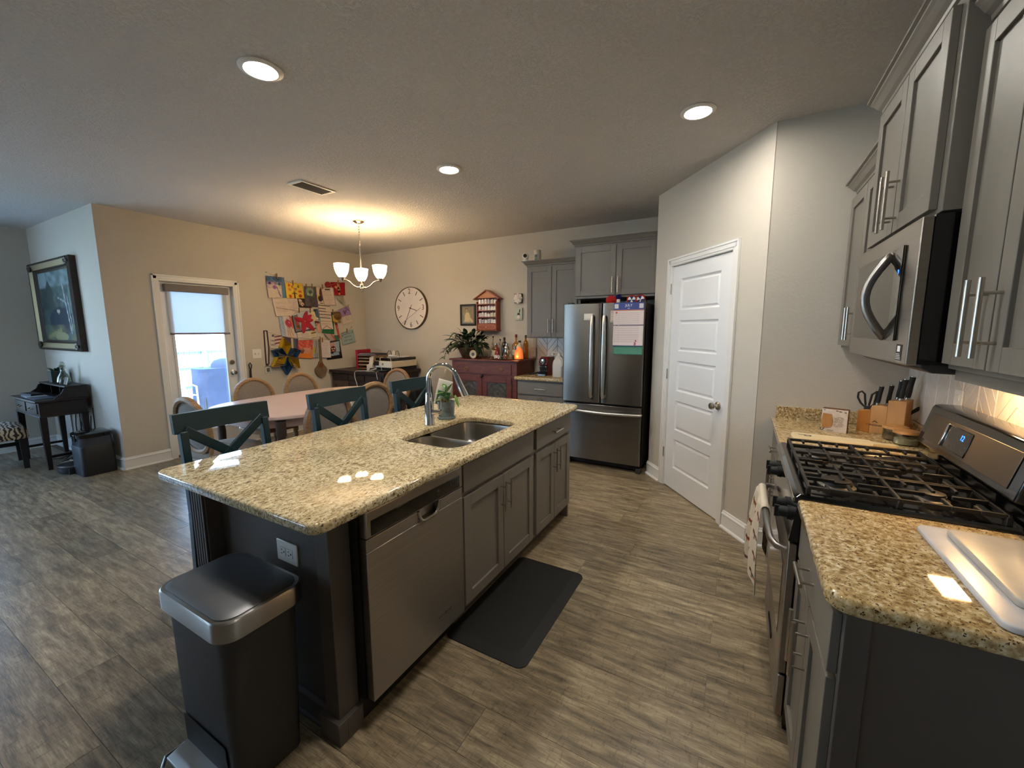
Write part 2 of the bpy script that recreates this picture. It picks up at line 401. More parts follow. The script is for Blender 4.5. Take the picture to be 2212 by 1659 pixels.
hs = n.new('ShaderNodeHueSaturation'); l.new(m3.outputs['Result'], hs.inputs['Color'])
ad = n.new('ShaderNodeMapRange'); ad.inputs['To Min'].default_value = 0.74; ad.inputs['To Max'].default_value = 1.16; l.new(oi.outputs['Random'], ad.inputs['Value']); l.new(ad.outputs[0], hs.inputs['Value'])
l.new(hs.outputs[0], b.inputs['Base Color'])
bpn = n.new('ShaderNodeBump'); bpn.inputs['Strength'].default_value = 0.15; bpn.inputs['Distance'].default_value = 0.002
l.new(g2.outputs[0], bpn.inputs['Height']); l.new(bpn.outputs[0], b.inputs['Normal'])
SUBFLOOR = mat('floor_joint', (96, 82, 66), 0.6)
ZEBRA = mat('zebra_fabric', (196, 178, 150), 0.85)
n, l, b = nodes_of(ZEBRA); tc = n.new('ShaderNodeTexCoord'); wv = n.new('ShaderNodeTexWave'); wv.inputs['Scale'].default_value = 9; wv.inputs['Distortion'].default_value = 7; wv.inputs['Detail'].default_value = 2; wv.inputs['Detail Scale'].default_value = 1.6
l.new(tc.outputs['Object'], wv.inputs['Vector']); rp = n.new('ShaderNodeValToRGB'); rp.color_ramp.elements[0].position = 0.42; rp.color_ramp.elements[1].position = 0.52
rp.color_ramp.elements[0].color = (*lin((62, 46, 36)), 1); rp.color_ramp.elements[1].color = (*lin((198, 180, 150)), 1); l.new(wv.outputs['Fac'], rp.inputs[0]); l.new(rp.outputs[0], b.inputs['Base Color'])
POTG = mat('mottled_grey_glaze', (112, 124, 122), 0.35, var=(26, 0.35))
CLOCKF = mat('marble_clock_face', (226, 216, 206), 0.4, var=(5, 0.05))

# ------------------------------------------------------------------ flat prints: a fine grid with one colour per point
def paint(base, shapes, nu, nv, seed=0):
    rng = np.random.default_rng(seed)
    U, V = np.meshgrid(np.linspace(0, 1, nu + 1), np.linspace(1, 0, nv + 1))   # row 0 = top
    V = 1 - V; V = np.flipud(V)
    V = np.linspace(1, 0, nv + 1)[:, None] * np.ones_like(U)
    img = np.ones((nv + 1, nu + 1, 3)) * np.array(lin(base))
    for s in shapes:
        k = s[0]; col = np.array(lin(s[-1]))
        if k == 'e': _, cx, cy, rx, ry, _c = s; m = ((U - cx) / rx) ** 2 + ((V - cy) / ry) ** 2 < 1
        elif k == 'r': _, x0, y0, x1, y1, _c = s; m = (U >= x0) & (U <= x1) & (V >= y0) & (V <= y1)
        elif k == 'l':
            _, x0, y0, x1, y1, wd, _c = s; dx, dy = x1 - x0, y1 - y0; L = dx * dx + dy * dy + 1e-9
            t = np.clip(((U - x0) * dx + (V - y0) * dy) / L, 0, 1); m = (U - x0 - t * dx) ** 2 + (V - y0 - t * dy) ** 2 < wd * wd
        elif k == 'lines':
            _, x0, y0, x1, y1, cnt, _c = s; m = np.zeros_like(U, bool)
            for i in range(cnt):
                y = y1 - (y1 - y0) * (i + 0.5) / cnt; e = x1 - (x1 - x0) * rng.uniform(0, 0.25)
                m |= (np.abs(V - y) < 0.22 * (y1 - y0) / cnt) & (U >= x0) & (U <= e) & (rng.random(U.shape) < 0.85)
        elif k == 'n':
            _, x0, y0, x1, y1, amt, fr, _c = s
            ph = rng.uniform(0, 6.28, 6); f = sum(np.sin(U * fr * (1 + .6 * i) + ph[i] + 2.2 * np.sin(V * fr * .8 + ph[-i - 1])) * np.cos(V * fr * (1 + .4 * i) + ph[i]) for i in range(3)) / 3
            a = np.clip(0.5 + f, 0, 1) * amt * ((U >= x0) & (U <= x1) & (V >= y0) & (V <= y1)); img = img * (1 - a[..., None]) + col * a[..., None]; continue
        elif k == 't': _, (ax, ay), (bx, by), (cx, cy), _c = s; d1 = (U - bx) * (ay - by) - (ax - bx) * (V - by); d2 = (U - cx) * (by - cy) - (bx - cx) * (V - cy); d3 = (U - ax) * (cy - ay) - (cx - ax) * (V - ay); m = ~(((d1 < 0) | (d2 < 0) | (d3 < 0)) & ((d1 > 0) | (d2 > 0) | (d3 > 0)))
        img[m] = col
    return img
def sheet(name, fn, base, shapes, parent=None, nu=28, nv=34, seed=0, thick=None, m=None):
    """printed sheet: fn(u, v) gives the front surface, v = 1 at the top; thick is the vector to its back"""
    img = paint(base, shapes, nu, nv, seed).reshape(-1, 3)
    vs = [Vector(fn(i / nu, 1 - j / nv)) for j in range(nv + 1) for i in range(nu + 1)]
    fs = [(j * (nu + 1) + i, (j + 1) * (nu + 1) + i, (j + 1) * (nu + 1) + i + 1, j * (nu + 1) + i + 1) for j in range(nv) for i in range(nu)]
    N = len(vs)
    if thick is not None:
        t = Vector(thick); ring = [i for i in range(nu + 1)] + [(j + 1) * (nu + 1) - 1 for j in range(1, nv + 1)] + [nv * (nu + 1) + i for i in range(nu - 1, -1, -1)] + [j * (nu + 1) for j in range(nv - 1, 0, -1)]
        vs += [p + t for p in vs]; R = len(ring); fs += [tuple(N + i for i in reversed(q)) for q in fs]
        fs += [(ring[k], ring[(k + 1) % R], N + ring[(k + 1) % R], N + ring[k]) for k in range(R)]
        img = np.vstack([img, img])
    me = bpy.data.meshes.new(name)
    if parent is not None: inv = W[parent].inverted(); vs = [inv @ p for p in vs]
    me.from_pydata([tuple(p) for p in vs], [], fs); me.update()
    ca = me.color_attributes.new('Col', 'FLOAT_COLOR', 'POINT'); ca.data.foreach_set('color', np.hstack([img, np.ones((len(img), 1))]).astype(np.float32).ravel())
    me.polygons.foreach_set('use_smooth', [True] * (nu * nv) + [False] * (len(me.polygons) - nu * nv)); me.materials.append(m or PRINT)
    o = bpy.data.objects.new(name, me); C.objects.link(o)
    if parent is not None: o.parent = parent; W[o] = W[parent]
    else: W[o] = Matrix.Identity(4)
    return o
# ================================================================== THE ROOM
XD, YB, YP, XL, ZC, XR = -5.731, 5.062, 1.711, -7.87, 2.748, 0.855
YF = -3.6
P1 = Vector((-0.777, 4.295, 0)); PD = Vector((0.6167, -0.7872, 0)); PL_ = 1.434
PN = Vector((-0.7872, -0.6167, 0)); P2 = P1 + PD * PL_
CT = 0.914
floor = struct(MB().box(XL - .2, XR + .2, YF - .2, YB + .2, -0.12, -0.003).build('floor', SUBFLOOR, smooth=False))
# floor boards: rows 0.2 m wide run along x, 1.2 m long, each its own board
M_V = cam.matrix_world.inverted()
def pix(p):
    q = M_V @ Vector(p)
    if q.z > -0.05: return None
    return (1106 + F_PX * q.x / -q.z, 829.5 - F_PX * q.y / -q.z)
pm = bpy.data.meshes.new('plank'); LX, LY = 1.2, 0.2
tmp = MB().box(-LX / 2 + .0008, LX / 2 - .0008, -LY / 2 + .0008, LY / 2 - .0008, -0.006, 0.0)
pm.from_pydata(tmp.v, [], tmp.f); pm.update(); pm.materials.append(PLANK)
cand = []
for r in range(-18, 18):
    y = 1.617 + 0.2 * r + 0.1
    if not (YF < y < YB): continue
    x0 = -0.044 + (0 if r % 2 == 0 else random.Random(r).uniform(0.3, 0.9)) + (0 if r % 2 == 0 else 0)
    for k in range(-9, 3):
        x = x0 + 1.2 * k + 0.6
        if x < XL - .3 or x > XR + .3: continue
        if y > P1.y + .2 and x > -0.75: continue
        vis = False
        for dx in (-.6, -.3, 0, .3, .6):
            for dy in (-.1, .1):
                q = pix((x + dx, y + dy, 0))
                if q and -60 < q[0] < 2270 and -60 < q[1] < 1720: vis = True
        if x < XD - .6 and y > YP: vis = False
        if vis: cand.append((math.hypot(x, y), x, y))
cand.sort()
for d, x, y in cand[:295]:
    o = bpy.data.objects.new('plank', pm); C.objects.link(o); o.parent = floor; o.location = (x, y, 0)
    if not (-7.2 < x < .2): o.scale = (1, 1, 1)
fb = MB()
for d, x, y in cand[295:]: fb.box(x - .599, x + .599, y - .099, y + .099, -.006, 0)
if fb.v: o = fb.build('plank_field', PLANK, floor, smooth=False); o['kind'] = 'stuff'
# boards under the rest of the open-plan room (behind the viewer), one plain field
o = MB().box(XL - .1, XR + .1, YF - .1, 0.0, -0.01, -0.0015).build('plank_field', PLANK, floor, smooth=False); o['kind'] = 'stuff'

struct(MB().box(XL - .2, XR + .2, YF - .2, YB + .2, ZC, ZC + .12).build('ceiling', CEIL, smooth=False))
t = .12
# door wall (x = XD) with the exterior doorway
DY0, DY1, DZ = 2.185, 2.955, 2.045
struct(MB().box(XD - t, XD, YP, DY0, 0, ZC).box(XD - t, XD, DY1, YB + t, 0, ZC).box(XD - t, XD, DY0, DY1, DZ, ZC).build('wall_left', WALL, smooth=False))
struct(MB().box(XL - t, XD - t, YP, YP + t, 0, ZC).build('wall_alcove', WALL, smooth=False))
struct(MB().box(XL - t, XL, YF, -1.9, 0, ZC).box(XL - t, XL, 0.75, YP, 0, ZC).box(XL - t, XL, -1.9, 0.75, 0, .45).box(XL - t, XL, -1.9, 0.75, 2.25, ZC).build('wall_far_left', WALL, smooth=False))
struct(MB().box(XD - t, XR, YB, YB + t, 0, ZC).build('wall_back', WALL, smooth=False))
struct(MB().box(P1.x, P1.x + .1, P1.y + .02, YB + t, 0, ZC).build('wall_fridge_side', WALL, smooth=False))
struct(MB().box(P2.x + .004, XR + t, P2.y, P2.y + .1, 0, ZC).build('wall_side', WALL, smooth=False))
wall_right = struct(MB().box(XR, XR + t, YF, YB + t, 0, ZC).build('wall_right', WALL, smooth=False))
struct(MB().box(XL - t, -6.6, YF - t, YF, 0, ZC).box(-5.1, XR + t, YF - t, YF, 0, ZC).box(-6.6, -5.1, YF - t, YF, 2.3, ZC).box(-6.6, -5.1, YF - t, YF, 0, .9).build('wall_front', WALL, smooth=False))
MP = face(P1, PN)
U0, U1, UZ = 0.313, 1.118, 2.047
struct(MB(MP).box(0, U0, 0, ZC, -.1, 0).box(U1, PL_, 0, ZC, -.1, 0).box(U0, U1, UZ, ZC, -.1, 0).build('wall_pantry', WALL, smooth=False))
# windows out of view that bring in the daylight
def window(name, mb, gl):
    o = struct(mb.build(name, TRIM)); g = gl.build('pane', GLASS, o, smooth=False); return o
mb = MB()
for y in (-1.9, -.6, .67): mb.box(XL - .1, XL - .02, y, y + .08, .45, 2.25)
for z in (.45, 1.32, 2.19): mb.box(XL - .1, XL - .02, -1.9, .75, z, z + .06)
window('window_1', mb, MB().box(XL - .065, XL - .06, -1.88, .73, .46, 2.24))
mb = MB()  # window added in the unseen front wall to bring in fill daylight
for x in (-6.6, -5.89, -5.18): mb.box(x, x + .08, YF - .1, YF - .02, .9, 2.3)
for z in (.9, 2.22): mb.box(-6.6, -5.1, YF - .1, YF - .02, z, z + .08)
window('added_fill_window', mb, MB().box(-6.58, -5.12, YF - .065, YF - .06, .91, 2.29))

# baseboards: board, bead and shoe in one profile
def base(name, M, u0, u1):
    mb = MB(M)
    prof = [(0, 0), (.030, 0), (.028, .010), (.016, .018), (.014, .100), (.019, .108), (.010, .120), (.008, .130), (0, .132)]
    n_ = len(prof)
    mb.add([(u0, v, w_) for w_, v in prof] + [(u1, v, w_) for w_, v in prof], [tuple(range(n_)), tuple(range(2 * n_ - 1, n_ - 1, -1))] + [(i, i + n_, (i + 1) % n_ + n_, (i + 1) % n_) for i in range(n_)])
    return struct(mb.build(name, TRIM, angle=25))
ML = face((XD, 0, 0), (1, 0, 0))
base('baseboard_left', ML, YP - .012, 2.122); base('baseboard_left_far', ML, 3.025, YB)
base('baseboard_back', face((0, YB, 0), (0, -1, 0)), XD, -.78)
MAc = face((0, YP, 0), (0, -1, 0)); base('baseboard_alcove', MAc, XL, XD + .012)
base('baseboard_far_left', face((XL, 0, 0), (1, 0, 0)), -1.9, YP)
base('baseboard_pantry', MP, -.005, .245); base('baseboard_pantry_right', MP, 1.188, PL_ + .01)
base('baseboard_side', face((0, P2.y, 0), (0, -1, 0)), P2.x - .012, .24)

def casing(name, M, u0, u1, vz, wd=.068):
    mb = MB(M)
    for a, b in ((u0 - wd, u0), (u1, u1 + wd)):
        mb.box(a, b, 0, vz + wd, 0, .012)
        o_, i_ = (a, b) if a < u0 - .01 else (b, a); s_ = 1 if o_ < i_ else -1
        mb.box(o_, o_ + s_ * .018, 0, vz + wd, .012, .02); mb.box(o_ + s_ * .018, o_ + s_ * .05, 0, vz + .05, .012, .016)
    mb.box(u0, u1, vz, vz + wd, 0, .012); mb.box(u0 - wd, u1 + wd, vz + wd - .018, vz + wd, .012, .02); mb.box(u0 - .05, u1 + .05, vz + .018, vz + .05, .012, .016)
    # jamb lining
    mb.box(u0, u0 + .004, 0, vz, -.1, .004); mb.box(u1 - .004, u1, 0, vz, -.1, .004); mb.box(u0, u1, vz - .004, vz, -.1, .004)
    return struct(mb.build(name, TRIM, bevel=.002))
casing('trim_1', MP, U0, U1, UZ)
casing('trim_2', ML, DY0, DY1, DZ)

# ---------------- pantry door: five raised panels
d2 = struct(thing('door_2', 'white five-panel pantry door, shut', 'door', P1)); del d2['category']; del d2['label']
mb = MB(MP); a, bt, zt, zb, wf = U0 + .006, U1 - .006, 2.038, .010, -.004
pu0, pu1 = .447, .985
tops = [1.924 - .36 * i for i in range(5)]; H = .272
mb.box(a, pu0, zb, zt, -.04, wf).box(pu1, bt, zb, zt, -.04, wf)
ed = [zt] + [x for tp in tops for x in (tp, tp - H)] + [zb]
for i in range(0, len(ed), 2): mb.box(pu0, pu1, ed[i + 1], ed[i], -.04, wf)
mb.build('leaf_frame', DOORW, d2, smooth=False)
for tp in tops:
    p = MB(MP); q = lambda ins, w_: [(pu0 + ins, tp - H + ins, w_), (pu1 - ins, tp - H + ins, w_), (pu1 - ins, tp - ins, w_), (pu0 + ins, tp - ins, w_)]
    p.loft([q(0, -.03), q(0, wf), q(.012, wf - .012), q(.020, wf - .012), q(.034, wf - .004)], cap=True)
    p.build('door_panel', DOORW, d2, smooth=False)
kb = MB(MP); kb.lathe([(.0, -.004), (.031, -.004), (.031, .004), (.014, .010), (.011, .030), (.022, .036), (.028, .050), (.024, .062), (.0, .066)], (1.045, .904, 0), 24, 'z')
kb.build('door_knob', NICKEL, d2)
for z in (1.846, 1.074, .326):
    MB(MP).box(.296, .312, z - .045, z + .045, .004, .010).cyl((.311, z - .047, .011), (.311, z + .047, .011), .006, n=10).build('hinge', NICKEL, d2)

# ---------------- exterior door with a glazed light and roller shade
d1 = struct(thing('door_1', '', 'door', (XD, DY0, 0))); del d1['category']; del d1['label']
g0, g1, gz0, gz1 = 2.290, 2.845, .26, 1.96
wf = -.055; MB_ = MB(ML)
MB_.box(DY0 + .006, g0, .02, 2.0445, -.10, wf).box(g1, DY1 - .006, .02, 2.0445, -.10, wf).box(g0, g1, .02, gz0, -.10, wf).box(g0, g1, gz1, 2.0445, -.10, wf)
MB_.build('leaf_frame', DOORW, d1, bevel=.002)
m2 = MB(ML)
for (p, q, r, s) in ((g0 - .012, g0 + .014, gz0, gz1), (g1 - .014, g1 + .012, gz0, gz1)): m2.box(p, q, r - .012, s + .012, wf, wf + .012)
m2.box(g0, g1, gz0 - .012, gz0 + .014, wf, wf + .012).box(g0, g1, gz1 - .014, gz1 + .012, wf, wf + .012)
m2.build('glazing_bead', TRIM, d1, bevel=.003)
MB(ML).box(g0, g1, gz0, gz1, -.082, -.076).build('pane', GLASS, d1, smooth=False)
MB(ML).box(DY0, DY1, .0, .022, -.11, -.01).build('threshold', BRASS, d1, bevel=.003)
k = MB(ML); k.lathe([(0, wf), (.033, wf), (.033, wf + .006), (.014, wf + .012), (.011, wf + .03), (.023, wf + .036), (.028, wf + .05), (.022, wf + .062), (0, wf + .065)], (2.896, .945, 0), 24)
k.build('door_knob', NICKEL, d1)
k = MB(ML); k.lathe([(0, wf), (.031, wf), (.031, wf + .012), (.026, wf + .018), (.0, wf + .019)], (2.893, 1.078, 0), 24).box(2.880, 2.906, 1.074, 1.082, wf + .018, wf + .03)
k.build('deadbolt', NICKEL, d1)
sh = thing('roller_shade', 'grey-headed roller shade half drawn over the glass of the exterior door', 'window shade', (XD, 2.25, 1.9))
MB(ML).box(2.236, 2.902, 1.935, 2.018, wf, wf + .06).build('shade_cassette', mat('shade_cassette', (120, 112, 108), 0.6), sh, bevel=.006)
MB(ML).surf(lambda u, v: (2.262 + .625 * u, 1.455 + .49 * v, wf + .022), 4, 6).build('shade_fabric', SHADEF, sh)
MB(ML).tube([(2.258, 1.452, wf + .024), (2.89, 1.452, wf + .024)], .011, 10).build('hem_bar', mat('hem_bar', (112, 100, 108), .5), sh)

# ---------------- outside: patio, lawn, fence, covered grill, chair
struct(MB().box(-11.5, XL - .3, -14, 14, -.42, -.34).box(XL - .3, XD - .15, YP + .14, 14, -.42, -.34).build('ground_patio', PATIO, smooth=False))
struct(MB().hexa([(-18, -16, -1.3), (-11.4, -16, -.5), (-11.4, 18, -.5), (-18, 18, -1.3), (-18, -16, -1.05), (-11.4, -16, -.36), (-11.4, 18, -.36), (-18, 18, -1.05)]).build('ground_lawn', GRASS, smooth=False))
fe = thing('yard_fence', 'weathered wooden privacy fence beyond the patio, through the door glass', 'fence', (-14.6, 4.5, -.72))
rnd = random.Random(3)
y = -3.2; k = 0
while y < 11.0:
    MB().box(-14.62 - .02, -14.60, y, y + .138, -.66, .96 + rnd.uniform(-.012, .012)).build('picket', FENCE, fe, smooth=False); y += .146; k += 1
for i in range(7):
    yy = -3.0 + 2.3 * i + .25; MB().box(-14.60, -14.50, yy, yy + .1, -.66, 1.02).build('post', FENCE, fe, smooth=False)
for z in (-.20, .36, .84): MB().box(-14.60, -14.555, -3.2, 11, z, z + .09).build('rail', FENCE, fe, smooth=False)
gr = thing('covered_grill', 'barbecue grill under a faded blue cover on the patio outside', 'grill', (-10.5, 5.02, -.34))
def gl(u, v):
    a = 2 * PI * u; z = -.28 + .92 * v
    f = 1.0 + .035 * math.sin(9 * a + 3 * v) * (1 - v)
    c, s = math.cos(a), math.sin(a); e = .45
    return (-10.5 + .33 * f * (abs(c) ** e) * (1 if c > 0 else -1) * (1 - .08 * v), 5.02 + .55 * f * (abs(s) ** e) * (1 if s > 0 else -1), z)
mb = MB().surf(gl, 48, 8)
mb.loft([[gl(i / 24, 1.0) for i in range(24)], [tuple(Vector(gl(i / 24, 1.0)).lerp(Vector((-10.5, 5.2, .66)), .25)) for i in range(24)]], cap=True)
mb.build('cover_skirt', GRILLC, gr, angle=60)
h = MB(); h.loft([[(-10.5 + .26 * c_, 5.14 + .34 * s_, z) for c_, s_ in ((math.cos(2 * PI * i / 24), math.sin(2 * PI * i / 24)) for i in range(24))] for z in (.62,)] + [[(-10.5 + .24 * k_ * math.cos(2 * PI * i / 24), 5.14 + .33 * k_ * math.sin(2 * PI * i / 24), z) for i in range(24)] for k_, z in ((.98, .72), (.8, .80), (.4, .84))])
h.build('cover_hood', GRILLC, gr, angle=60)
for sx in (-.24, .24):
    for sy in (-.5, .5): MB().cyl((-10.5 + sx, 5.02 + sy, -.34), (-10.5 + sx, 5.02 + sy, 0), .02).build('leg', GREYPL, gr)
pc = thing('patio_chair', 'white metal patio chair on the sunlit patio, left of the covered grill', 'chair', (-10.6, 4.15, -.34))
WM = mat('white_metal', (235, 238, 240), .4)
m = MB()
for y in (3.9, 4.4):
    m.tube([(-10.9, y, -.34), (-10.88, y, .1), (-10.86, y, .28), (-10.5, y, .30), (-10.32, y, .28), (-10.3, y, -.34)], .017, 8)
m.build('chair_frame', WM, pc)
s_ = MB()
for i in range(8): s_.box(-10.85 + .066 * i, -10.80 + .066 * i, 3.9, 4.4, .08, .095)
s_.build('seat', WM, pc, smooth=False)
b_ = MB()
for i in range(6): b_.box(-10.93 - .02 * i, -10.91 - .02 * i, 3.9, 4.4, .2 + .07 * i, .25 + .07 * i)
b_.tube([(-10.88, 3.9, .1), (-11.04, 3.9, .62), (-11.04, 4.4, .62), (-10.88, 4.4, .1)], .017, 8)
b_.build('backrest', WM, pc)
# ================================================================== CABINETS AND APPLIANCES
def shaker(M, u0, u1, v0, v1, w0=0.0, t=.020, rail=.058, rec=.010):
    mb = MB(M)
    mb.box(u0, u0 + rail, v0, v1, w0, w0 + t).box(u1 - rail, u1, v0, v1, w0, w0 + t).box(u0 + rail, u1 - rail, v0, v0 + rail, w0, w0 + t).box(u0 + rail, u1 - rail, v1 - rail, v1, w0, w0 + t)
    mb.box(u0 + rail - .001, u1 - rail + .001, v0 + rail - .001, v1 - rail + .001, w0, w0 + t - rec)
    return mb
def pull(M, u, v, w0, length=.16, vert=True, stand=.034, r=.006):
    """bar pull: two posts and a round bar, centred on (u, v)"""
    mb = MB(M); h = length / 2; e = h * .62
    for s in (-1, 1):
        p = (u, v + s * e) if vert else (u + s * e, v)
        mb.cyl((p[0], p[1], w0), (p[0], p[1], w0 + stand), .0042, n=10)
    a, b = ((u, v - h), (u, v + h)) if vert else ((u - h, v), (u + h, v))
    mb.cyl((a[0], a[1], w0 + stand), (b[0], b[1], w0 + stand), r, n=14)
    return mb
def door(M, par, u0, u1, v0, v1, hu, hv, w0=0.0, hl=.17, cm=None, stand=.034):
    d = shaker(M, u0, u1, v0, v1, w0).build('door', cm or CAB, par, bevel=.0015)
    h = pull(M, hu, hv, w0 + .02, hl, True, stand).build('handle', NICKEL, par); h.parent = d
    return d
def drawer(M, par, u0, u1, v0, v1, w0=0.0, hl=.13, handle=True, name='drawer'):
    d = MB(M).box(u0, u1, v0, v1, w0, w0 + .020).build(name, CAB, par, bevel=.002)
    if handle:
        h = pull(M, (u0 + u1) / 2, (v0 + v1) / 2, w0 + .02, hl, False).build('handle', NICKEL, par); h.parent = d
    return d
def crown(M, u0, u1, v, dep, left=True, right=True, hgt=.075, out=.055, par=None):
    """stepped cove crown around the front and the exposed ends"""
    prof = [(0, 0), (.008, .004), (.010, .016), (.022, .026), (.036, .046), (.044, .054), (.044, .062), (out, .066), (out, hgt)]
    def ring(w_, z):
        a = u0 - (w_ if left else 0); b = u1 + (w_ if right else 0)
        return [(a, v + z, -dep), (b, v + z, -dep), (b, v + z, w_), (a, v + z, w_)]
    return MB(M).loft([ring(a, z) for a, z in prof]).build('crown', CAB, par, smooth=False)

# ---------------------------------------------------------------- island (long side runs along y, working side faces +x)
IX0, IX1, IY0, IY1 = -2.117, -1.072, .716, 2.985
FX = -1.140; MI = face((FX, 0, 0), (1, 0, 0))
def cab_root(name, label, loc): return thing(name, label, 'cabinet', loc)
# end wall with its corner posts and the back wall of the island
ew = thing('island_end_wall', 'grey panelled end wall of the island, shade in its colour, beside the trash can', 'panel', (-1.6, .86, 0))
MB().box(-1.975, -1.205, .862, .925, 0, CT - .04).build('end_panel', CAB_SHADED, ew, bevel=.002)
MB().box(-1.262, -1.190, .842, .930, 0, CT - .04).build('corner_post', CAB_SHADED, ew, bevel=.003)
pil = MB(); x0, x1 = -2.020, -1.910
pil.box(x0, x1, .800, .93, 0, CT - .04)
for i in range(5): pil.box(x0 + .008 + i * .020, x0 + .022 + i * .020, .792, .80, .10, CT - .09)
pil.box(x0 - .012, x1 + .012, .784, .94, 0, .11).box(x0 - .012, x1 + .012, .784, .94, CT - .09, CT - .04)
pil.build('fluted_pilaster', CAB_SHADED, ew, bevel=.002)
b = MB(face((0, .862, 0), (0, -1, 0))); prof = [(0, 0), (.022, 0), (.021, .008), (.012, .016), (.011, .082), (.016, .088), (.008, .100), (0, .102)]
n_ = len(prof)
b.add([(-1.898, v, w_) for w_, v in prof] + [(-1.205, v, w_) for w_, v in prof], [tuple(range(n_)), tuple(range(2 * n_ - 1, n_ - 1, -1))] + [(i, i + n_, (i + 1) % n_ + n_, (i + 1) % n_) for i in range(n_)])
b.box(-1.28, -1.172, 0, .09, 0, .038).box(-1.19, -1.172, 0, .09, -.07, .0)
b.build('base_trim', CAB_SHADED, ew, angle=25, bevel=.002)
ib = MB().box(-1.80, -1.775, .93, 2.94, 0, CT - .04)
for y in (1.35, 1.85, 2.35): ib.box(-1.81, -1.80, y, y + .06, .08, CT - .05)
tag(ib.build('island_back_panel', CAB_SHADED, bevel=.002), 'grey back panel of the island behind the teal stools', 'panel')
# sink base
sb = cab_root('sink_base_cabinet', 'grey two-door sink base cabinet in the island, right of the dishwasher', (-1.4, 1.9, 0))
def carcass(par, y0, y1, xb, xf, z0=.105, z1=CT - .042, open_top=False):
    m = MB()
    m.box(xb, xf, y0, y0 + .018, z0, z1).box(xb, xf, y1 - .018, y1, z0, z1).box(xb, xf, y0 + .018, y1 - .018, z0, z0 + .018).box(xb, xb + .01, y0 + .018, y1 - .018, z0 + .018, z1)
    m.box(xf - .02, xf, y0 + .018, y0 + .04, z0 + .018, z1).box(xf - .02, xf, y1 - .04, y1 - .018, z0 + .018, z1).box(xf - .02, xf, y0 + .04, y1 - .04, z1 - .05, z1).box(xf - .02, xf, y0 + .04, y1 - .04, .685, .72)
    m.build('carcass', CAB, par, smooth=False)
    MB().box(xb, xf - .065, y0, y1, 0, z0).build('toe_kick', CAB_SHADED, par, smooth=False)
carcass(sb, 1.520, 2.300, -1.772, FX)
drawer(MI, sb, 1.532, 2.288, .715, .853, handle=False, name='false_drawer_front')
door(MI, sb, 1.532, 1.907, .125, .690, 1.880, .575); door(MI, sb, 1.913, 2.288, .125, .690, 1.940, .575)
db = cab_root('drawer_base_cabinet', 'grey narrow island cabinet with one drawer over two doors, nearest the refrigerator', (-1.4, 2.62, 0))
carcass(db, 2.302, 2.945, -1.772, FX)
drawer(MI, db, 2.335, 2.930, .715, .853, hl=.14)
door(MI, db, 2.335, 2.630, .125, .690, 2.603, .575); door(MI, db, 2.636, 2.930, .125, .690, 2.663, .575)
MB().box(-1.772, FX, 2.945, 2.963, 0, CT - .042).build('end_panel', CAB, db, smooth=False)
# dishwasher
dw = thing('dishwasher', 'stainless dishwasher with black control strip and pocket handle in the island', 'dishwasher', (-1.4, 1.22, 0))
MB().box(-1.77, -1.15, .934, 1.515, .11, CT - .05).build('tub', GREYPL, dw, smooth=False)
MB().box(-1.77, -1.19, .934, 1.515, 0, .11).build('toe_kick', BLACKM, dw, smooth=False)
MD = face((-1.15, 0, 0), (1, 0, 0))
dd = MB(MD)
u0, u1 = .938, 1.512; hu0, hu1, hz0 = 1.205, 1.345, .706
# door face: a shallow slab with a scooped pocket below the strip
dd.box(u0, u1, .115, hz0, 0, .035).box(u0, hu0, hz0, .755, 0, .035).box(hu1, u1, hz0, .755, 0, .035).box(hu0, hu1, hz0, .755, 0, .006)
dd.build('door', STEELD, dw, bevel=.004, seg=3)
hp = MB(MD)
def scoop(u, v):
    uu = hu0 + (hu1 - hu0) * u; e = 1 - abs(2 * u - 1) ** 4
    zz = .752 - .055 * e - .006
    return (uu, zz + .030 * v * 0, .0)
pts = [(hu0 + (hu1 - hu0) * i / 20, .755 - .052 * (1 - abs(2 * i / 20 - 1) ** 5), .036) for i in range(21)]
hp.tube(pts, [.007] * 21, 8); hp.build('pocket_handle', NICKEL, dw)
MB(MD).box(u0, u1, .757, .862, -.02, .038).build('fascia', STEELD, dw, bevel=.008, seg=3)
cs = MB(MD).box(u0 + .022, u1 - .026, .765, .822, .036, .0405).build('control_strip', BLACKG, dw, bevel=.002)
t_ = MB(MD)
for i in range(5): t_.box(1.395 + i * .017, 1.403 + i * .017, .792, .806, .0406, .0410)
for i in range(6): t_.box(1.385 + i * .015, 1.394 + i * .015, .811, .814, .0406, .0410)
t_.box(1.325, 1.337, .796, .806, .0406, .0410).box(1.325, 1.332, .780, .784, .0406, .0410)
q = t_.build('control_marks', GREYPL, dw, smooth=False); q.parent = cs
ML2 = MD @ Matrix.Translation((1.36, .205, .0355)); text('Whirlpool', .022, ML2, CHROME, dw, 'logo')
MB().box(-1.2, -1.15, .9315, .9375, .11, .87).build('side_trim', BLACKM, dw, smooth=False)
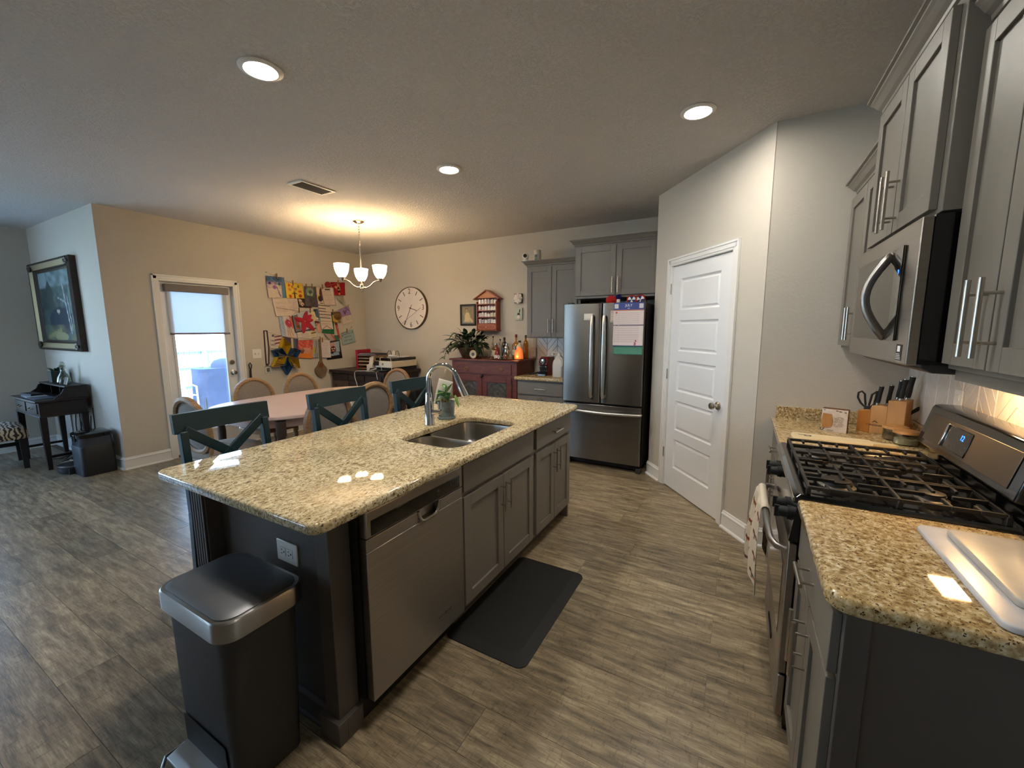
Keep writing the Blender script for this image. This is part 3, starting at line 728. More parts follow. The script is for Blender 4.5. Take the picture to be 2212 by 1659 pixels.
# granite top with undermount double sink
ct = tag(slab([rrect(IX0, IX1, IY0, IY1, .045), rrect(-1.588, -1.192, 1.565, 2.232, .085, 8)], CT - .036, CT, .010, 'island_countertop', GRANITE), 'speckled tan granite countertop of the island with a sink cutout', 'countertop')
sk = thing('kitchen_sink', 'stainless double-bowl undermount sink in the island granite', 'sink', (-1.39, 1.9, .70))
def bowl(y0, y1, dep, name):
    L = []
    for ins, z in ((-.012, CT - .037), (0, CT - .038), (.004, CT - .06), (.012, CT - dep + .05), (.03, CT - dep + .012), (.06, CT - dep)):
        L.append([(x, y, z) for x, y in rrect(-1.595 + ins, -1.185 - ins, y0 + ins, y1 - ins, max(.075 - ins * .4, .03))])
    mb = MB().loft(L, cap=False); k = len(L) - 1; n = len(L[0]); mb.f.append(tuple(k * n + i for i in range(n)))
    o = mb.build(name, BOWL, sk, fix=False, angle=60)
    s = o.modifiers.new('thickness', 'SOLIDIFY'); s.thickness = .0015; s.offset = -1
    MB().lathe([(0, CT - dep + .001), (.042, CT - dep + .001), (.042, CT - dep + .003), (.030, CT - dep + .002), (.0, CT - dep + .0015)], (-1.42, (y0 + y1) / 2, 0)).build('drain', CHROME, sk)
bowl(1.568, 1.806, .17, 'basin'); bowl(1.826, 2.230, .19, 'basin')
MB().box(-1.60, -1.18, 1.808, 1.824, CT - .062, CT - .046).build('divider', BOWL, sk, bevel=.006)
fa = thing('kitchen_faucet', 'chrome gooseneck pull-down faucet with side lever behind the sink', 'faucet', (-1.640, 1.905, CT))
fx, fy = -1.640, 1.905; sx, sy = .985, .17
MB().lathe([(0, CT), (.031, CT), (.031, CT + .006), (.029, CT + .012), (.0265, CT + .12), (.021, CT + .185), (.0165, CT + .20), (0, CT + .20)], (fx, fy, 0), 28).build('base', CHROME, fa)
R_ = .098; cz = CT + .272
arc = [(fx, fy, CT + .19), (fx, fy, cz)] + [(fx + sx * R_ * (1 - math.cos(a)), fy + sy * R_ * (1 - math.cos(a)), cz + R_ * math.sin(a)) for a in [math.radians(x) for x in range(10, 161, 10)]]
MB().tube(arc, .0145, 16).build('spout', CHROME, fa)
e = Vector(arc[-1]); dirv = (Vector(arc[-1]) - Vector(arc[-2])).normalized()
hd = MB().tube([e - dirv * .004, e + dirv * .01, e + dirv * .05, e + dirv * .115, e + dirv * .128], [.0165, .0175, .0185, .0225, .0215], 18); hd.build('spray_head', CHROME, fa)
MB().tube([e + dirv * .05 + Vector((-.017, 0, -.008)), e + dirv * .085 + Vector((-.019, 0, -.008))], .006, 8).build('spray_button', NICKEL, fa)
lv = MB().cyl((fx, fy, CT + .075), (fx + .075, fy + .020, CT + .085), .0165, .015, 16).tube([(fx + .066, fy + .018, CT + .088), (fx + .058, fy + .036, CT + .135), (fx + .050, fy + .046, CT + .18)], [.006, .0055, .004], 10)
lv.build('lever', CHROME, fa)
# outlet on the end wall
def plate(name, M, u, v, wd, hg, label, kind='outlet', par=None):
    o = thing(name, label, kind, tuple(M @ Vector((u, v, 0))))
    MB(M).box(u - wd / 2, u + wd / 2, v - hg / 2, v + hg / 2, 0, .006).build('cover_plate', WHITEP, o, bevel=.003)
    return o
ME = face((0, .862, 0), (0, -1, 0))
ol = plate('wall_outlet', ME, -1.456, .660, .125, .085, 'white horizontal power outlet on the grey island end above the trash can')
for s in (-1, 1):
    u = -1.456 + s * .021
    MB(ME).box(u - .017, u + .017, .643, .677, .006, .0085).build('socket', WHITEP, ol, bevel=.004)
    MB(ME).box(u - .010, u - .002, .666, .669, .0085, .0088).box(u - .010, u - .002, .651, .654, .0085, .0088).box(u + .005, u + .011, .657, .663, .0085, .0088).build('slot', INK, ol, smooth=False)
# foam mat
mt = MB(); L = [[(x, y, z) for x, y in rrect(-1.196 + i, -.752 - i, 1.440 + i, 2.250 - i, .045 - i * .2)] for i, z in ((0, 0), (0, .004), (.050, .019), (.056, .020))]
tag(mt.loft(L).build('anti_fatigue_mat', RUBBER, angle=30), 'black anti-fatigue mat with sloping edges on the floor before the sink cabinet', 'mat')
# trash can
tc_ = thing('trash_can', 'charcoal step trash can with steel rim and dark lid at the end of the island', 'trash can', (-1.49, .67, 0))
def rr(x0, x1, y0, y1, r, z): return [(x, y, z) for x, y in rrect(x0, x1, y0, y1, r, 8)]
MB().loft([rr(-1.665, -1.315, .562, .782, .035, 0), rr(-1.665, -1.315, .562, .782, .035, .02), rr(-1.668, -1.30, .553, .79, .045, .30), rr(-1.672, -1.283, .548, .793, .055, .585)]).build('bin_body', GREYPL, tc_, angle=50)
MB().loft([rr(-1.686, -1.268, .532, .806, .062, .570), rr(-1.690, -1.264, .528, .810, .064, .574), rr(-1.690, -1.264, .528, .810, .064, .632), rr(-1.686, -1.268, .532, .806, .062, .637), rr(-1.676, -1.278, .542, .796, .056, .637)]).build('steel_rim', STEEL, tc_, angle=40)
MB().loft([rr(-1.675, -1.279, .543, .795, .055, .630), rr(-1.675, -1.279, .543, .795, .055, .640), rr(-1.660, -1.294, .558, .780, .048, .646)]).build('lid', mat('smoked_lid', (112, 112, 114), .42, .85), tc_, angle=30)
for y in (.60, .74): pass
MB().add([(-1.63, .5535, .03), (-1.36, .5535, .03), (-1.36, .552, .17), (-1.63, .552, .17)], [(0, 1, 2, 3)]).build('pedal_recess', BLACKM, tc_, smooth=False)
pd = MB().hexa([(-1.63, .49, .040), (-1.36, .49, .040), (-1.36, .555, .05), (-1.63, .555, .05), (-1.63, .49, .048), (-1.36, .49, .048), (-1.36, .555, .062), (-1.63, .555, .062)])
pd.tube([(-1.66, .556, .025), (-1.665, .50, .022), (-1.63, .475, .020), (-1.36, .475, .020), (-1.325, .50, .022), (-1.33, .556, .025)], .007, 8)
pd.build('step_pedal', STEEL, tc_, bevel=.003)

# ---------------------------------------------------------------- range wall (working side faces -x)
MR = lambda x: face((x, 0, 0), (-1, 0, 0))      # u = -y
YN0, YN1, YR0, YR1 = 1.085, 1.650, 1.660, 2.418
CX = .235; MC = MR(CX)
nb = cab_root('near_base_cabinet', 'grey base cabinet with drawer over two doors under the near granite, nearest the viewer', (.54, 1.37, 0))
MB().box(CX, XR - .002, YN0, YN1, .105, CT - .038).build('carcass', CAB, nb, smooth=False)
MB().box(CX + .065, XR - .002, YN0 + .002, YN1, 0, .105).build('toe_kick', CAB_SHADED, nb, smooth=False)
MB().box(CX - .001, XR - .004, YN0 - .010, YN0, 0, CT - .038).box(CX - .001, CX + .045, YN0 - .016, YN0 - .010, 0, CT - .038).build('end_panel', CAB_SHADED, nb, bevel=.002)
drawer(MC, nb, -1.645, -1.092, .712, .862, hl=.13)
door(MC, nb, -1.645, -1.372, .125, .698, -1.400, .57, stand=.036); door(MC, nb, -1.366, -1.092, .125, .698, -1.338, .57, stand=.036)
fbx = cab_root('far_base_cabinet', 'grey base cabinet between the range and the pantry side wall', (.54, 2.79, 0))
MB().box(CX, XR - .002, 2.425, P2.y - .002, .105, CT - .038).build('carcass', CAB, fbx, smooth=False)
MB().box(CX + .065, XR - .002, 2.425, P2.y - .002, 0, .105).build('toe_kick', CAB_SHADED, fbx, smooth=False)
drawer(MC, fbx, -3.14, -2.435, .712, .862, hl=.13)
door(MC, fbx, -3.14, -2.79, .125, .698, -2.82, .57); door(MC, fbx, -2.784, -2.435, .125, .698, -2.755, .57)
near = rrect(.200, XR - .003, 1.060, YN1 + .006, .045)
near = [(min(max(x, .2), XR - .003), y) for x, y in near]
tag(slab([[(XR - .003, 1.060), (XR - .003, YN1 + .004), (.212, YN1 + .004), (.204, YN1 + .001), (.2, YN1 - .008)] + [(.2 + .05 * (1 - math.cos(a)), 1.06 + .05 * (1 - math.sin(a))) for a in [math.radians(x) for x in range(0, 91, 15)]]], CT - .038, CT, .011, 'near_countertop', GRANITE2), 'brown-flecked granite countertop nearest the viewer with a rounded corner', 'countertop')
tag(slab([[(.2, 2.424), (XR - .003, 2.424), (XR - .003, P2.y - .003), (.2, P2.y - .003)]], CT - .038, CT, .008, 'far_countertop', GRANITE2), 'granite countertop between the range and the side wall, under the knife block', 'countertop')
tag(MB().box(.222, XR - .024, P2.y - .023, P2.y - .003, CT, CT + .075).build('side_backsplash', GRANITE2, bevel=.002), 'short granite upstand along the side wall behind the recipe block', 'backsplash')
tag(MB().box(XR - .023, XR - .003, 2.424, P2.y - .003, CT, CT + .075).build('rear_backsplash', GRANITE2, bevel=.002), 'short granite upstand behind the two glass jars', 'backsplash')
tag(MB().box(XR - .023, XR - .003, 1.06, YN1, CT, CT + .075).build('near_backsplash', GRANITE2, bevel=.002), 'short granite upstand behind the marble cutting boards', 'backsplash')
# herringbone tiles above the upstand: children of the wall
TW, TL = .075, .30
MT = MR(XR)
tm = bpy.data.meshes.new('tile')
hb = TW / 2 - .001; hl_ = TL / 2 - .001
bev = MB().loft([[(-hl_, -hb, 0), (hl_, -hb, 0), (hl_, hb, 0), (-hl_, hb, 0)], [(-hl_, -hb, .006), (hl_, -hb, .006), (hl_, hb, .006), (-hl_, hb, .006)], [(-hl_ + .004, -hb + .004, .009), (hl_ - .004, -hb + .004, .009), (hl_ - .004, hb - .004, .009), (-hl_ + .004, hb - .004, .009)]])
tm.from_pydata([tuple(p) for p in bev.v], [], bev.f); tm.update(); tm.materials.append(TILE)
def clip_poly(poly, u0, u1, v0, v1):
    for ax, lim, sg in ((0, u0, 1), (0, u1, -1), (1, v0, 1), (1, v1, -1)):
        out = []
        for i in range(len(poly)):
            a, b = poly[i], poly[(i + 1) % len(poly)]; da, db_ = (a[ax] - lim) * sg, (b[ax] - lim) * sg
            if da >= 0: out.append(a)
            if da * db_ < 0: k = da / (da - db_); out.append((a[0] + (b[0] - a[0]) * k, a[1] + (b[1] - a[1]) * k))
        poly = out
        if len(poly) < 3: return []
    return poly
def chevron(parent, M, u0, u1, v0, v1, W_=.135, S=.075, steep=1.15, mt=None):
    """chevron columns of slanted tiles, clipped to the field"""
    u = u0 - W_; c = 0
    while u < u1:
        sl = steep * (1 if c % 2 == 0 else -1) * W_
        v = v0 - abs(sl) - S
        while v < v1 + abs(sl):
            g = .0012
            q = [(u + g, v + (0 if sl > 0 else -sl) + g), (u + W_ - g, v + (sl if sl > 0 else 0) + g), (u + W_ - g, v + S + (sl if sl > 0 else 0) - g), (u + g, v + S + (0 if sl > 0 else -sl) - g)]
            p = clip_poly(q, u0, u1, v0, v1)
            if p and len(p) >= 3:
                cx = sum(a for a, b in p) / len(p); cy = sum(b for a, b in p) / len(p)
                ins = [(a + (cx - a) * .05, b_ + (cy - b_) * .05) for a, b_ in p]
                MB(M).loft([[(a, b_, 0) for a, b_ in p], [(a, b_, .006) for a, b_ in p], [(a, b_, .0085) for a, b_ in ins]]).build('tile', mt or TILE, parent, smooth=False)
            v += S
        u += W_; c += 1
MB(MT).box(-P2.y + .01, -1.06, CT + .06, 1.373, -.001, .0012).build('grout_bed', GROUT, wall_right, smooth=False)
chevron(wall_right, MT, -P2.y + .012, -1.10, CT + .078, 1.373)

# range
rg = thing('gas_range', 'black and stainless gas range with cast iron grates and a towel on its oven handle', 'range', (.5, 2.04, 0))
MB().box(.215, .80, YR0, YR1, .03, .895).build('range_body', BLACKG, rg, smooth=False)
MB().box(.22, .79, YR0 + .02, YR1 - .02, 0, .03).build('feet_skirt', BLACKM, rg, smooth=False)
mo = MR(.215)
od = MB(mo).box(-YR1 + .006, -YR0 - .006, .235, .742, 0, .028).build('oven_door', STEELD, rg, bevel=.004)
MB(mo).box(-YR1 + .10, -YR0 - .10, .33, .62, .028, .0295).build('oven_window', BLACKG, rg, smooth=False)
MB(mo).box(-YR1 + .006, -YR0 - .006, .06, .225, 0, .026).build('warming_drawer', STEELD, rg, bevel=.004)
MB(mo).box(-2.12, -1.95, .165, .185, .026, .031).build('drawer_grip', BLACKM, rg, bevel=.002)
MB(mo).hexa([(-YR1, .752, 0), (-YR0, .752, 0), (-YR0, .752, .03), (-YR1, .752, .03), (-YR1, .895, 0), (-YR0, .895, 0), (-YR0, .895, .012), (-YR1, .895, .012)]).build('knob_panel', BLACKG, rg, smooth=False)
for y in (2.335, 2.245, 1.835, 1.745):
    k = MB(mo); k.cyl((-y, .824, .018), (-y, .824, .032), .026, n=20).cyl((-y, .824, .032), (-y, .824, .060), .021, .019, 20).box(-y - .005, -y + .005, .803, .845, .056, .072)
    k.build('control_knob', BLACKM, rg)
hbar = MB(mo); hbar.tube([(-2.375, .700, .028), (-2.372, .704, .058), (-2.33, .706, .076), (-2.2, .707, .082), (-1.88, .707, .082), (-1.75, .706, .076), (-1.708, .704, .058), (-1.705, .700, .028)], .0125, 12)
hbar.build('oven_handle', STEEL, rg)
ck = MB(); ck.loft([[(x, y, z) for x, y in rrect(.190 + i, .738 - i * .2, YR0 + i * .4, YR1 - i * .4, .012)] for i, z in ((0, .893), (0, .916), (.012, .926), (.05, .926), (.055, .918), (.07, .918))])
ck.build('cooktop', BLACKG, rg, angle=30)
MB().box(.186, .205, YR0 + .003, YR1 - .003, .896, .914).build('front_trim', STEELD, rg, bevel=.003)
# burners
for bx, by, br in ((.335, 1.84, .046), (.335, 2.24, .040), (.590, 1.84, .036), (.590, 2.24, .046), (.46, 2.04, .034)):
    MB().lathe([(0, .918), (br * 1.25, .918), (br * 1.25, .923), (br, .928), (br, .938), (0, .938)], (bx, by, 0)).build('burner_base', mat('burner_alloy', (96, 92, 88), .4, .8) if 'burner_alloy' not in MATS else MATS['burner_alloy'], rg)
    MB().lathe([(0, .938), (br * .92, .938), (br * .92, .944), (br * .7, .947), (0, .947)], (bx, by, 0)).build('burner_cap', IRON, rg)
# three cast grates
gx0, gx1 = .232, .708; gz = .949
for (a, b) in ((YR0 + .020, 1.905), (1.910, 2.168), (2.173, YR1 - .020)):
    g = MB(); th = .0095
    def bar(p, q): g.beam(p, q, th, .013)
    for y in (a + .006, b - .006): bar((gx0, y, gz), (gx1, y, gz))
    for x in (gx0, gx1): bar((x, a, gz), (x, b, gz))
    xm = (gx0 + gx1) / 2; bar((xm, a, gz), (xm, b, gz)); ym = (a + b) / 2
    for x0, x1 in ((gx0, xm), (xm, gx1)):
        c = (x0 + x1) / 2
        bar((x0, ym, gz), (c - .032, ym, gz)); bar((c + .032, ym, gz), (x1, ym, gz))
        bar((c, a, gz), (c, ym - .034, gz)); bar((c, ym + .034, gz), (c, b, gz))
        for xx in (x0 + .055, x1 - .055): bar((xx, a, gz), (xx, a + .05, gz)); bar((xx, b - .05, gz), (xx, b, gz))
    for x in (gx0, gx1, xm):
        for y in (a + .006, b - .006): g.box(x - .007, x + .007, y - .007, y + .007, .918, gz)
    g.build('grate', IRON, rg, bevel=.002, seg=1)
# backguard: slanted console
def bgx(z): return .700 + (z - 1.0) * .245
z0, z1 = .905, 1.165
MB().prism([(.742, .90), (.742, .985), (.700, 1.0), (bgx(1.15), 1.15), (bgx(1.15) + .006, 1.163), (bgx(1.15) + .022, 1.168), (.828, 1.168), (.828, .90)], YR0 + .001, YR1 - .001, 'y').build('backguard', BLACKG, rg, bevel=.006, seg=3)
fr = Vector((bgx(1.13) - bgx(1.03), 0, .1)).normalized(); nrm = Vector((-fr.z, 0, fr.x))
MS = Matrix(((0, fr.x, nrm.x, bgx(1.08)), (-1, fr.y, nrm.y, 2.04), (0, fr.z, nrm.z, 1.08), (0, 0, 0, 1)))
MB(MS).box(-.325, .325, -.058, .056, 0, .003).build('console_panel', CONSOLE, rg, bevel=.004)
dp = MB(MS).box(-.135, .045, -.046, .043, .003, .0065).build('display', BLACKG, rg, bevel=.006)
q = MB(MS).box(-.148, -.136, -.048, .045, .003, .012).build('display_trim', CHROME, rg, bevel=.003); q.parent = dp
q = text('12', .028, MS @ Matrix.Translation((-.012, .014, .0068)), BLUELED, rg, 'clock_digits'); q.parent = dp
mk = MB(MS)
for u, v in ((-.11, .02), (-.11, -.005), (.025, .03), (.03, -.012), (-.085, -.032), (-.055, -.036), (-.04, -.034), (.02, -.034)): mk.box(u, u + .010, v, v + .003, .0066, .007)
q = mk.build('display_marks', GREYPL, rg, smooth=False); q.parent = dp

# microwave
mw = thing('microwave', 'over-the-range stainless microwave with a curved handle and black glass door', 'microwave', (.65, 2.04, 1.375))
MB().box(.462, XR - .004, YR0, YR1, 1.385, 1.815).build('case', BLACKG, mw, smooth=False)
MM = MR(.462)
MB(MM).box(-YR1, -1.66, 1.380, 1.812, 0, .028).build('face_frame', STEELD, mw, bevel=.005, seg=3)
MB(MM).box(-2.345, -1.775, 1.452, 1.752, .028, .033).build('door_glass', mat('smoked_glass', (74, 68, 60), .10, .6), mw, bevel=.002)
MB(MM).box(-1.846, -1.775, 1.452, 1.752, .033, .0345).build('control_panel', BLACKG, mw, smooth=False)
text('9', .020, MM @ Matrix.Translation((-1.80, 1.672, .0348)), BLUELED, mw, 'clock_digits')
hh = MB(MM); pts = [(-1.905, 1.742, .033)]
for i in range(13):
    a = PI * i / 12; pts.append((-1.895 - .05 * math.sin(a) * 0, 1.735 - .27 * i / 12, .036 + .058 * math.sin(a)))
pts.append((-1.905, 1.458, .033)); hh.tube(pts, [.010] + [.014] * 13 + [.010], 12)
hh.build('handle', STEEL, mw)
MB(MM).box(-1.755, -1.70, 1.392, 1.442, .028, .0285).build('sticker', INK, mw, smooth=False)
st = MB(MM)
for i in range(4): st.box(-1.752, -1.706 - .004 * i, 1.396 + .005 * i, 1.3975 + .005 * i, .0285, .0288)
st.box(-1.744, -1.718, 1.419, 1.437, .0285, .0288); st.build('sticker_print', INKW, mw, smooth=False)
MB().prism([(.475, 1.385), (.475, 1.372), (.50, 1.358), (.66, 1.352), (.84, 1.362), (.84, 1.385)], YR0 + .015, YR1 - .01, 'y').build('underside', GREYPL, mw, bevel=.003)
MB().box(.655, .735, 1.93, 2.08, 1.3495, 1.354).build('cooktop_lamp', COOKL, mw, smooth=False)
# upper cabinets
mc = cab_root('microwave_cabinet', 'tall grey two-door wall cabinet above the microwave with crown moulding', (.65, 2.04, 1.82))
MX = MR(.472)
MB().box(.472, XR - .003, YR0, YR1, 1.822, 2.40).build('carcass', CAB, mc, bevel=.002)
door(MX, mc, -2.385, -2.043, 1.835, 2.372, -2.075, 1.945, hl=.20, stand=.036); door(MX, mc, -2.037, -1.695, 1.835, 2.372, -2.005, 1.945, hl=.20, stand=.036)
crown(MX, -YR1, -YR0, 2.395, .38, True, True, par=mc)
nu_ = cab_root('near_upper_cabinet', 'grey two-door wall cabinet at the right edge, above the marble boards', (.69, 1.36, 1.376))
NX = MR(.527); ny0, ny1 = 1.10, 1.655
MB().box(.527, XR - .003, ny0, ny1, 1.376, 2.30).build('carcass', CAB, nu_, bevel=.002)
MB().box(.54, XR - .02, ny0 + .01, ny1 - .012, 1.345, 1.376).build('light_rail', CAB, nu_, smooth=False)
door(NX, nu_, -1.640, -1.398, 1.392, 2.262, -1.428, 1.515, hl=.185, stand=.038); door(NX, nu_, -1.392, -1.115, 1.392, 2.262, -1.362, 1.515, hl=.185, stand=.038)
crown(NX, -ny1, -ny0, 2.285, .32, False, True, par=nu_)
fu = cab_root('far_upper_cabinet', 'grey wall cabinet half hidden behind the microwave, beside the side wall', (.69, 2.8, 1.376))
MB().box(.527, XR - .003, 2.42, P2.y - .003, 1.376, 2.26).build('carcass', CAB, fu, bevel=.002)
door(NX, fu, -3.15, -2.795, 1.392, 2.225, -2.825, 1.515); door(NX, fu, -2.789, -2.435, 1.392, 2.225, -2.76, 1.515)
crown(NX, -P2.y + .06, -2.42, 2.245, .32, True, False, par=fu)

# ---------------------------------------------------------------- refrigerator wall
fg = thing('refrigerator', 'stainless french-door refrigerator with a calendar on its right door', 'refrigerator', (-1.27, 4.6, 0))
MBk = MB().box(-1.695, -.845, 4.262, 4.98, .05, 1.745).build('case', mat('fridge_side', (62, 60, 58), .45), fg, bevel=.004)
MF = face((0, 4.20, 0), (0, -1, 0))
def fdoor(u0, u1, v0, v1, name):
    L = []
    pr = [(-.055, 0), (-.004, 0), (.008, .006), (.014, .02), (.017, .08)]
    def ring(w_, ins): return [(u0 + ins * .5, v0, w_), (u1 - ins * .5, v0, w_), (u1 - ins * .5, v1, w_), (u0 + ins * .5, v1, w_)]
    return MB(MF).loft([ring(w_, i_) for w_, i_ in pr]).build(name, FRIDGE, fg, bevel=.003, angle=30)
fdoor(-1.700, -1.278, .712, 1.752, 'left_door'); fdoor(-1.272, -.842, .712, 1.752, 'right_door'); fdoor(-1.700, -.842, .085, .692, 'freezer_drawer')
def fh(pts, name): MB(MF).tube(pts, [.011] + [.0155] * (len(pts) - 2) + [.011], 14).build(name, HANDLE, fg)
for u in (-1.365, -1.238):
    fh([(u, 1.625, .015), (u, 1.620, .050)] + [(u, 1.600 - .80 * i / 8, .060 + .012 * math.sin(PI * i / 8)) for i in range(9)] + [(u, .780, .050), (u, .775, .015)], 'door_handle')
fh([(-1.585, .625, .015), (-1.580, .625, .050)] + [(-1.56 + .70 * i / 10, .625 - .010 * math.sin(PI * i / 10), .058 + .012 * math.sin(PI * i / 10)) for i in range(11)] + [(-.845, .625, .050), (-.842, .625, .015)], 'drawer_handle')
MB(MF).box(-1.67, -.87, .02, .075, -.10, -.06).build('toe_grille', BLACKM, fg, smooth=False)
for u in (-1.66, -.885): MB(MF).box(u, u + .05, 0, .05, -.07, .0).build('foot', GREYPL, fg, bevel=.006)
for u in (-1.66, -.90): MB(MF).box(u, u + .05, 1.752, 1.768, -.10, -.02).build('hinge_cover', GREYPL, fg, bevel=.003)
MW_ = lambda y: face((0, y, 0), (0, -1, 0))
fc = cab_root('refrigerator_cabinet', 'grey two-door cabinet above the refrigerator', (-1.23, 4.75, 1.83))
MB().box(-1.672, -.782, 4.450, YB - .003, 1.822, 2.40).build('carcass', CAB, fc, bevel=.002)
fm = MW_(4.450)
door(fm, fc, -1.655, -1.212, 1.850, 2.370, -1.238, 1.955, hl=.17); door(fm, fc, -1.206, -.80, 1.850, 2.370, -1.178, 1.955, hl=.17)
crown(fm, -1.672, -.80, 2.385, .60, True, False, hgt=.06, par=fc)
uc = cab_root('small_upper_cabinet', 'grey two-door wall cabinet left of the refrigerator, over the red coffee machine', (-2.06, 4.9, 1.38))
MB().box(-2.415, -1.702, 4.732, YB - .003, 1.376, 2.275).build('carcass', CAB, uc, bevel=.002)
um = MW_(4.732)
door(um, uc, -2.402, -2.072, 1.392, 2.248, -2.098, 1.530, hl=.17); door(um, uc, -2.066, -1.74, 1.392, 2.248, -2.040, 1.530, hl=.17)
crown(um, -2.415, -1.702, 2.262, .32, True, False, hgt=.058, par=uc)
bc = cab_root('small_base_cabinet', 'grey base cabinet with a drawer left of the refrigerator, under the red coffee machine', (-2.08, 4.75, 0))
MB().box(-2.405, -1.735, 4.455, YB - .003, .105, CT - .038).build('carcass', CAB, bc, smooth=False)
MB().box(-2.405, -1.735, 4.52, YB - .003, 0, .105).build('toe_kick', CAB_SHADED, bc, smooth=False)
bm_ = MW_(4.455)
drawer(bm_, bc, -2.395, -1.745, .700, .850, hl=.15)
door(bm_, bc, -2.395, -2.073, .125, .680, -2.10, .57); door(bm_, bc, -2.067, -1.745, .125, .680, -2.04, .57)
tag(slab([[(-2.425, 4.405), (-1.725, 4.405), (-1.725, YB - .003), (-2.425, YB - .003)]], CT - .038, CT, .009, 'small_countertop', GRANITE2), 'short granite countertop left of the refrigerator', 'countertop')
MBB = face((0, YB, 0), (0, -1, 0))
wb = bpy.data.objects['wall_back']
MB(MBB).box(-2.425, -1.70, CT, 1.376, -.001, .0012).build('grout_bed', GROUT, wb, smooth=False)
chevron(wb, MBB, -2.425, -1.71, CT + .005, 1.372, W_=.15, S=.09)
# ================================================================== FURNITURE
# ---------------- counter stools (local frame: sitter faces +x, back at x = 0)
st = thing('counter_stool', '', 'stool', (-2.335, 1.12, 0), 0, 'teal counter stools at the island')
for s in (-1, 1):
    y = s * .195
    m = MB(); pts = [(-.055, y * 1.03, 0), (-.010, y, .30), (.006, y, .60), (-.002, y, .80), (-.020, y, 1.0)]
    for i in range(4): m.beam(pts[i], (pts[i + 1][0], pts[i + 1][1], pts[i + 1][2] + .004), .034, .040, (1, 0, 0))
    m.build('rear_leg', TEAL, st, bevel=.004, local=True)
    MB().hexa([(.345, y * 1.05 - .018, 0), (.38, y * 1.05 - .018, 0), (.38, y * 1.05 + .018, 0), (.345, y * 1.05 + .018, 0), (.33, y * .95 - .02, .60), (.37, y * .95 - .02, .60), (.37, y * .95 + .02, .60), (.33, y * .95 + .02, .60)]).build('front_leg', TEAL, st, bevel=.004, local=True)
m = MB()
def railp(i): u = i / 10; return (-.044 - .016 * math.sin(PI * u), -.228 + .456 * u)
for i in range(10):
    (xa, ya), (xb, yb_) = railp(i), railp(i + 1)
    m.hexa([(xa, ya, .995), (xb, yb_, .995), (xb + .026, yb_, .995), (xa + .026, ya, .995), (xa - .010, ya, 1.090), (xb - .010, yb_, 1.090), (xb + .016, yb_, 1.090), (xa + .016, ya, 1.090)])
m.build('top_rail', TEAL, st, local=True)
for s in (-1, 1):
    MB().beam((-.020, s * .19, 1.01), (.002, -s * .19, .70), .046, .020, (1, 0, 0)).build('cross_slat', TEAL, st, bevel=.003, local=True)
MB().box(-.012, .014, -.185, .185, .665, .705).build('lower_rail', TEAL, st, bevel=.003, local=True)
MB().loft([[(x, y, z) for x, y in rrect(.0 + i, .40 - i, -.21 + i, .21 - i, .05)] for i, z in ((.01, .60), (0, .61), (0, .635), (.015, .645))]).build('seat', TEAL, st, angle=40, local=True)
for z, x0, x1 in ((.20, -.02, .35), (.34, -.01, .345)):
    for s in (-1, 1): MB().beam((x0, s * .195, z), (x1, s * .195, z), .022, .030).build('side_stretcher', TEAL, st, bevel=.003, local=True)
MB().beam((.355, -.195, .24), (.355, .195, .24), .025, .035).build('foot_rest', TEAL, st, bevel=.003, local=True)
st['label'] = 'teal cross-back counter stool at the near left end of the island, before the glazed door'
dup(st, (-2.325, 1.825, 0), .02, 'teal cross-back counter stool halfway along the island, in front of two round-back chairs')
dup(st, (-2.335, 2.545, 0), -.02, 'teal cross-back counter stool at the far end of the island, behind the faucet')

# ---------------- dining table
TX, TY, TZ = -3.985, 2.83, .752
dt = thing('dining_table', 'oblong pale pink dining table with rounded ends under the chandelier', 'table', (TX, TY, 0))
def sup(hx, hy, n, z, k=56): return [(TX + hx * abs(math.cos(a)) ** (2 / n) * (1 if math.cos(a) > 0 else -1), TY + hy * abs(math.sin(a)) ** (2 / n) * (1 if math.sin(a) > 0 else -1), z) for a in [2 * PI * i / k for i in range(k)]]
hx, hy = .675, .955
MB().loft([sup(hx - .012, hy - .012, 3.2, TZ - .036), sup(hx, hy, 3.2, TZ - .028), sup(hx, hy, 3.2, TZ - .006), sup(hx - .006, hy - .006, 3.2, TZ)]).build('tabletop', TABLEP, dt, angle=40)
MB().loft([sup(hx - .07, hy - .07, 3.2, TZ - .115), sup(hx - .07, hy - .07, 3.2, TZ - .037)]).build('apron', TABLEP, dt, angle=40)
for sx_ in (-1, 1):
    for sy_ in (-1, 1):
        MB().lathe([(.0, 0), (.018, 0), (.022, .05), (.028, .25), (.036, .50), (.030, .55), (.042, .57), (.042, TZ - .05), (0, TZ - .05)], (TX + sx_ * .50, TY + sy_ * .74, 0), 16).build('leg', mat('table_leg_dark', (70, 58, 54), .4) if 'table_leg_dark' not in MATS else MATS['table_leg_dark'], dt)
# ---------------- round-back dining chair (local: sitter faces +x)
ch = thing('dining_chair', '', 'chair', (-4.98, 2.66, 0), 0, 'round-back chairs around the pink table')
def oval(ry, rz, lean, k=40, cz=.715):
    return [(-.215 - lean * (math.sin(a) * rz + rz) * .28 + 0, ry * math.cos(a), cz + rz * math.sin(a)) for a in [2 * PI * i / k for i in range(k)]]
m = MB(); k = 44
loops = []
for i in range(k):
    a = 2 * PI * i / k; z = .715 + .245 * math.sin(a); lean = -.075 * (z - .47) / .49
    cy, cz_ = math.cos(a), math.sin(a)
    sec = []
    for dr, dx in ((-.028, -.016), (-.010, -.026), (.014, -.020), (.018, .0), (.014, .018), (-.008, .024), (-.028, .014)):
        sec.append((-.20 + lean + dx, (.222 + dr) * cy, .715 + (.232 + dr) * cz_))
    loops.append(sec)
n_ = 7; vs = [p for L in loops for p in L]; fs = []
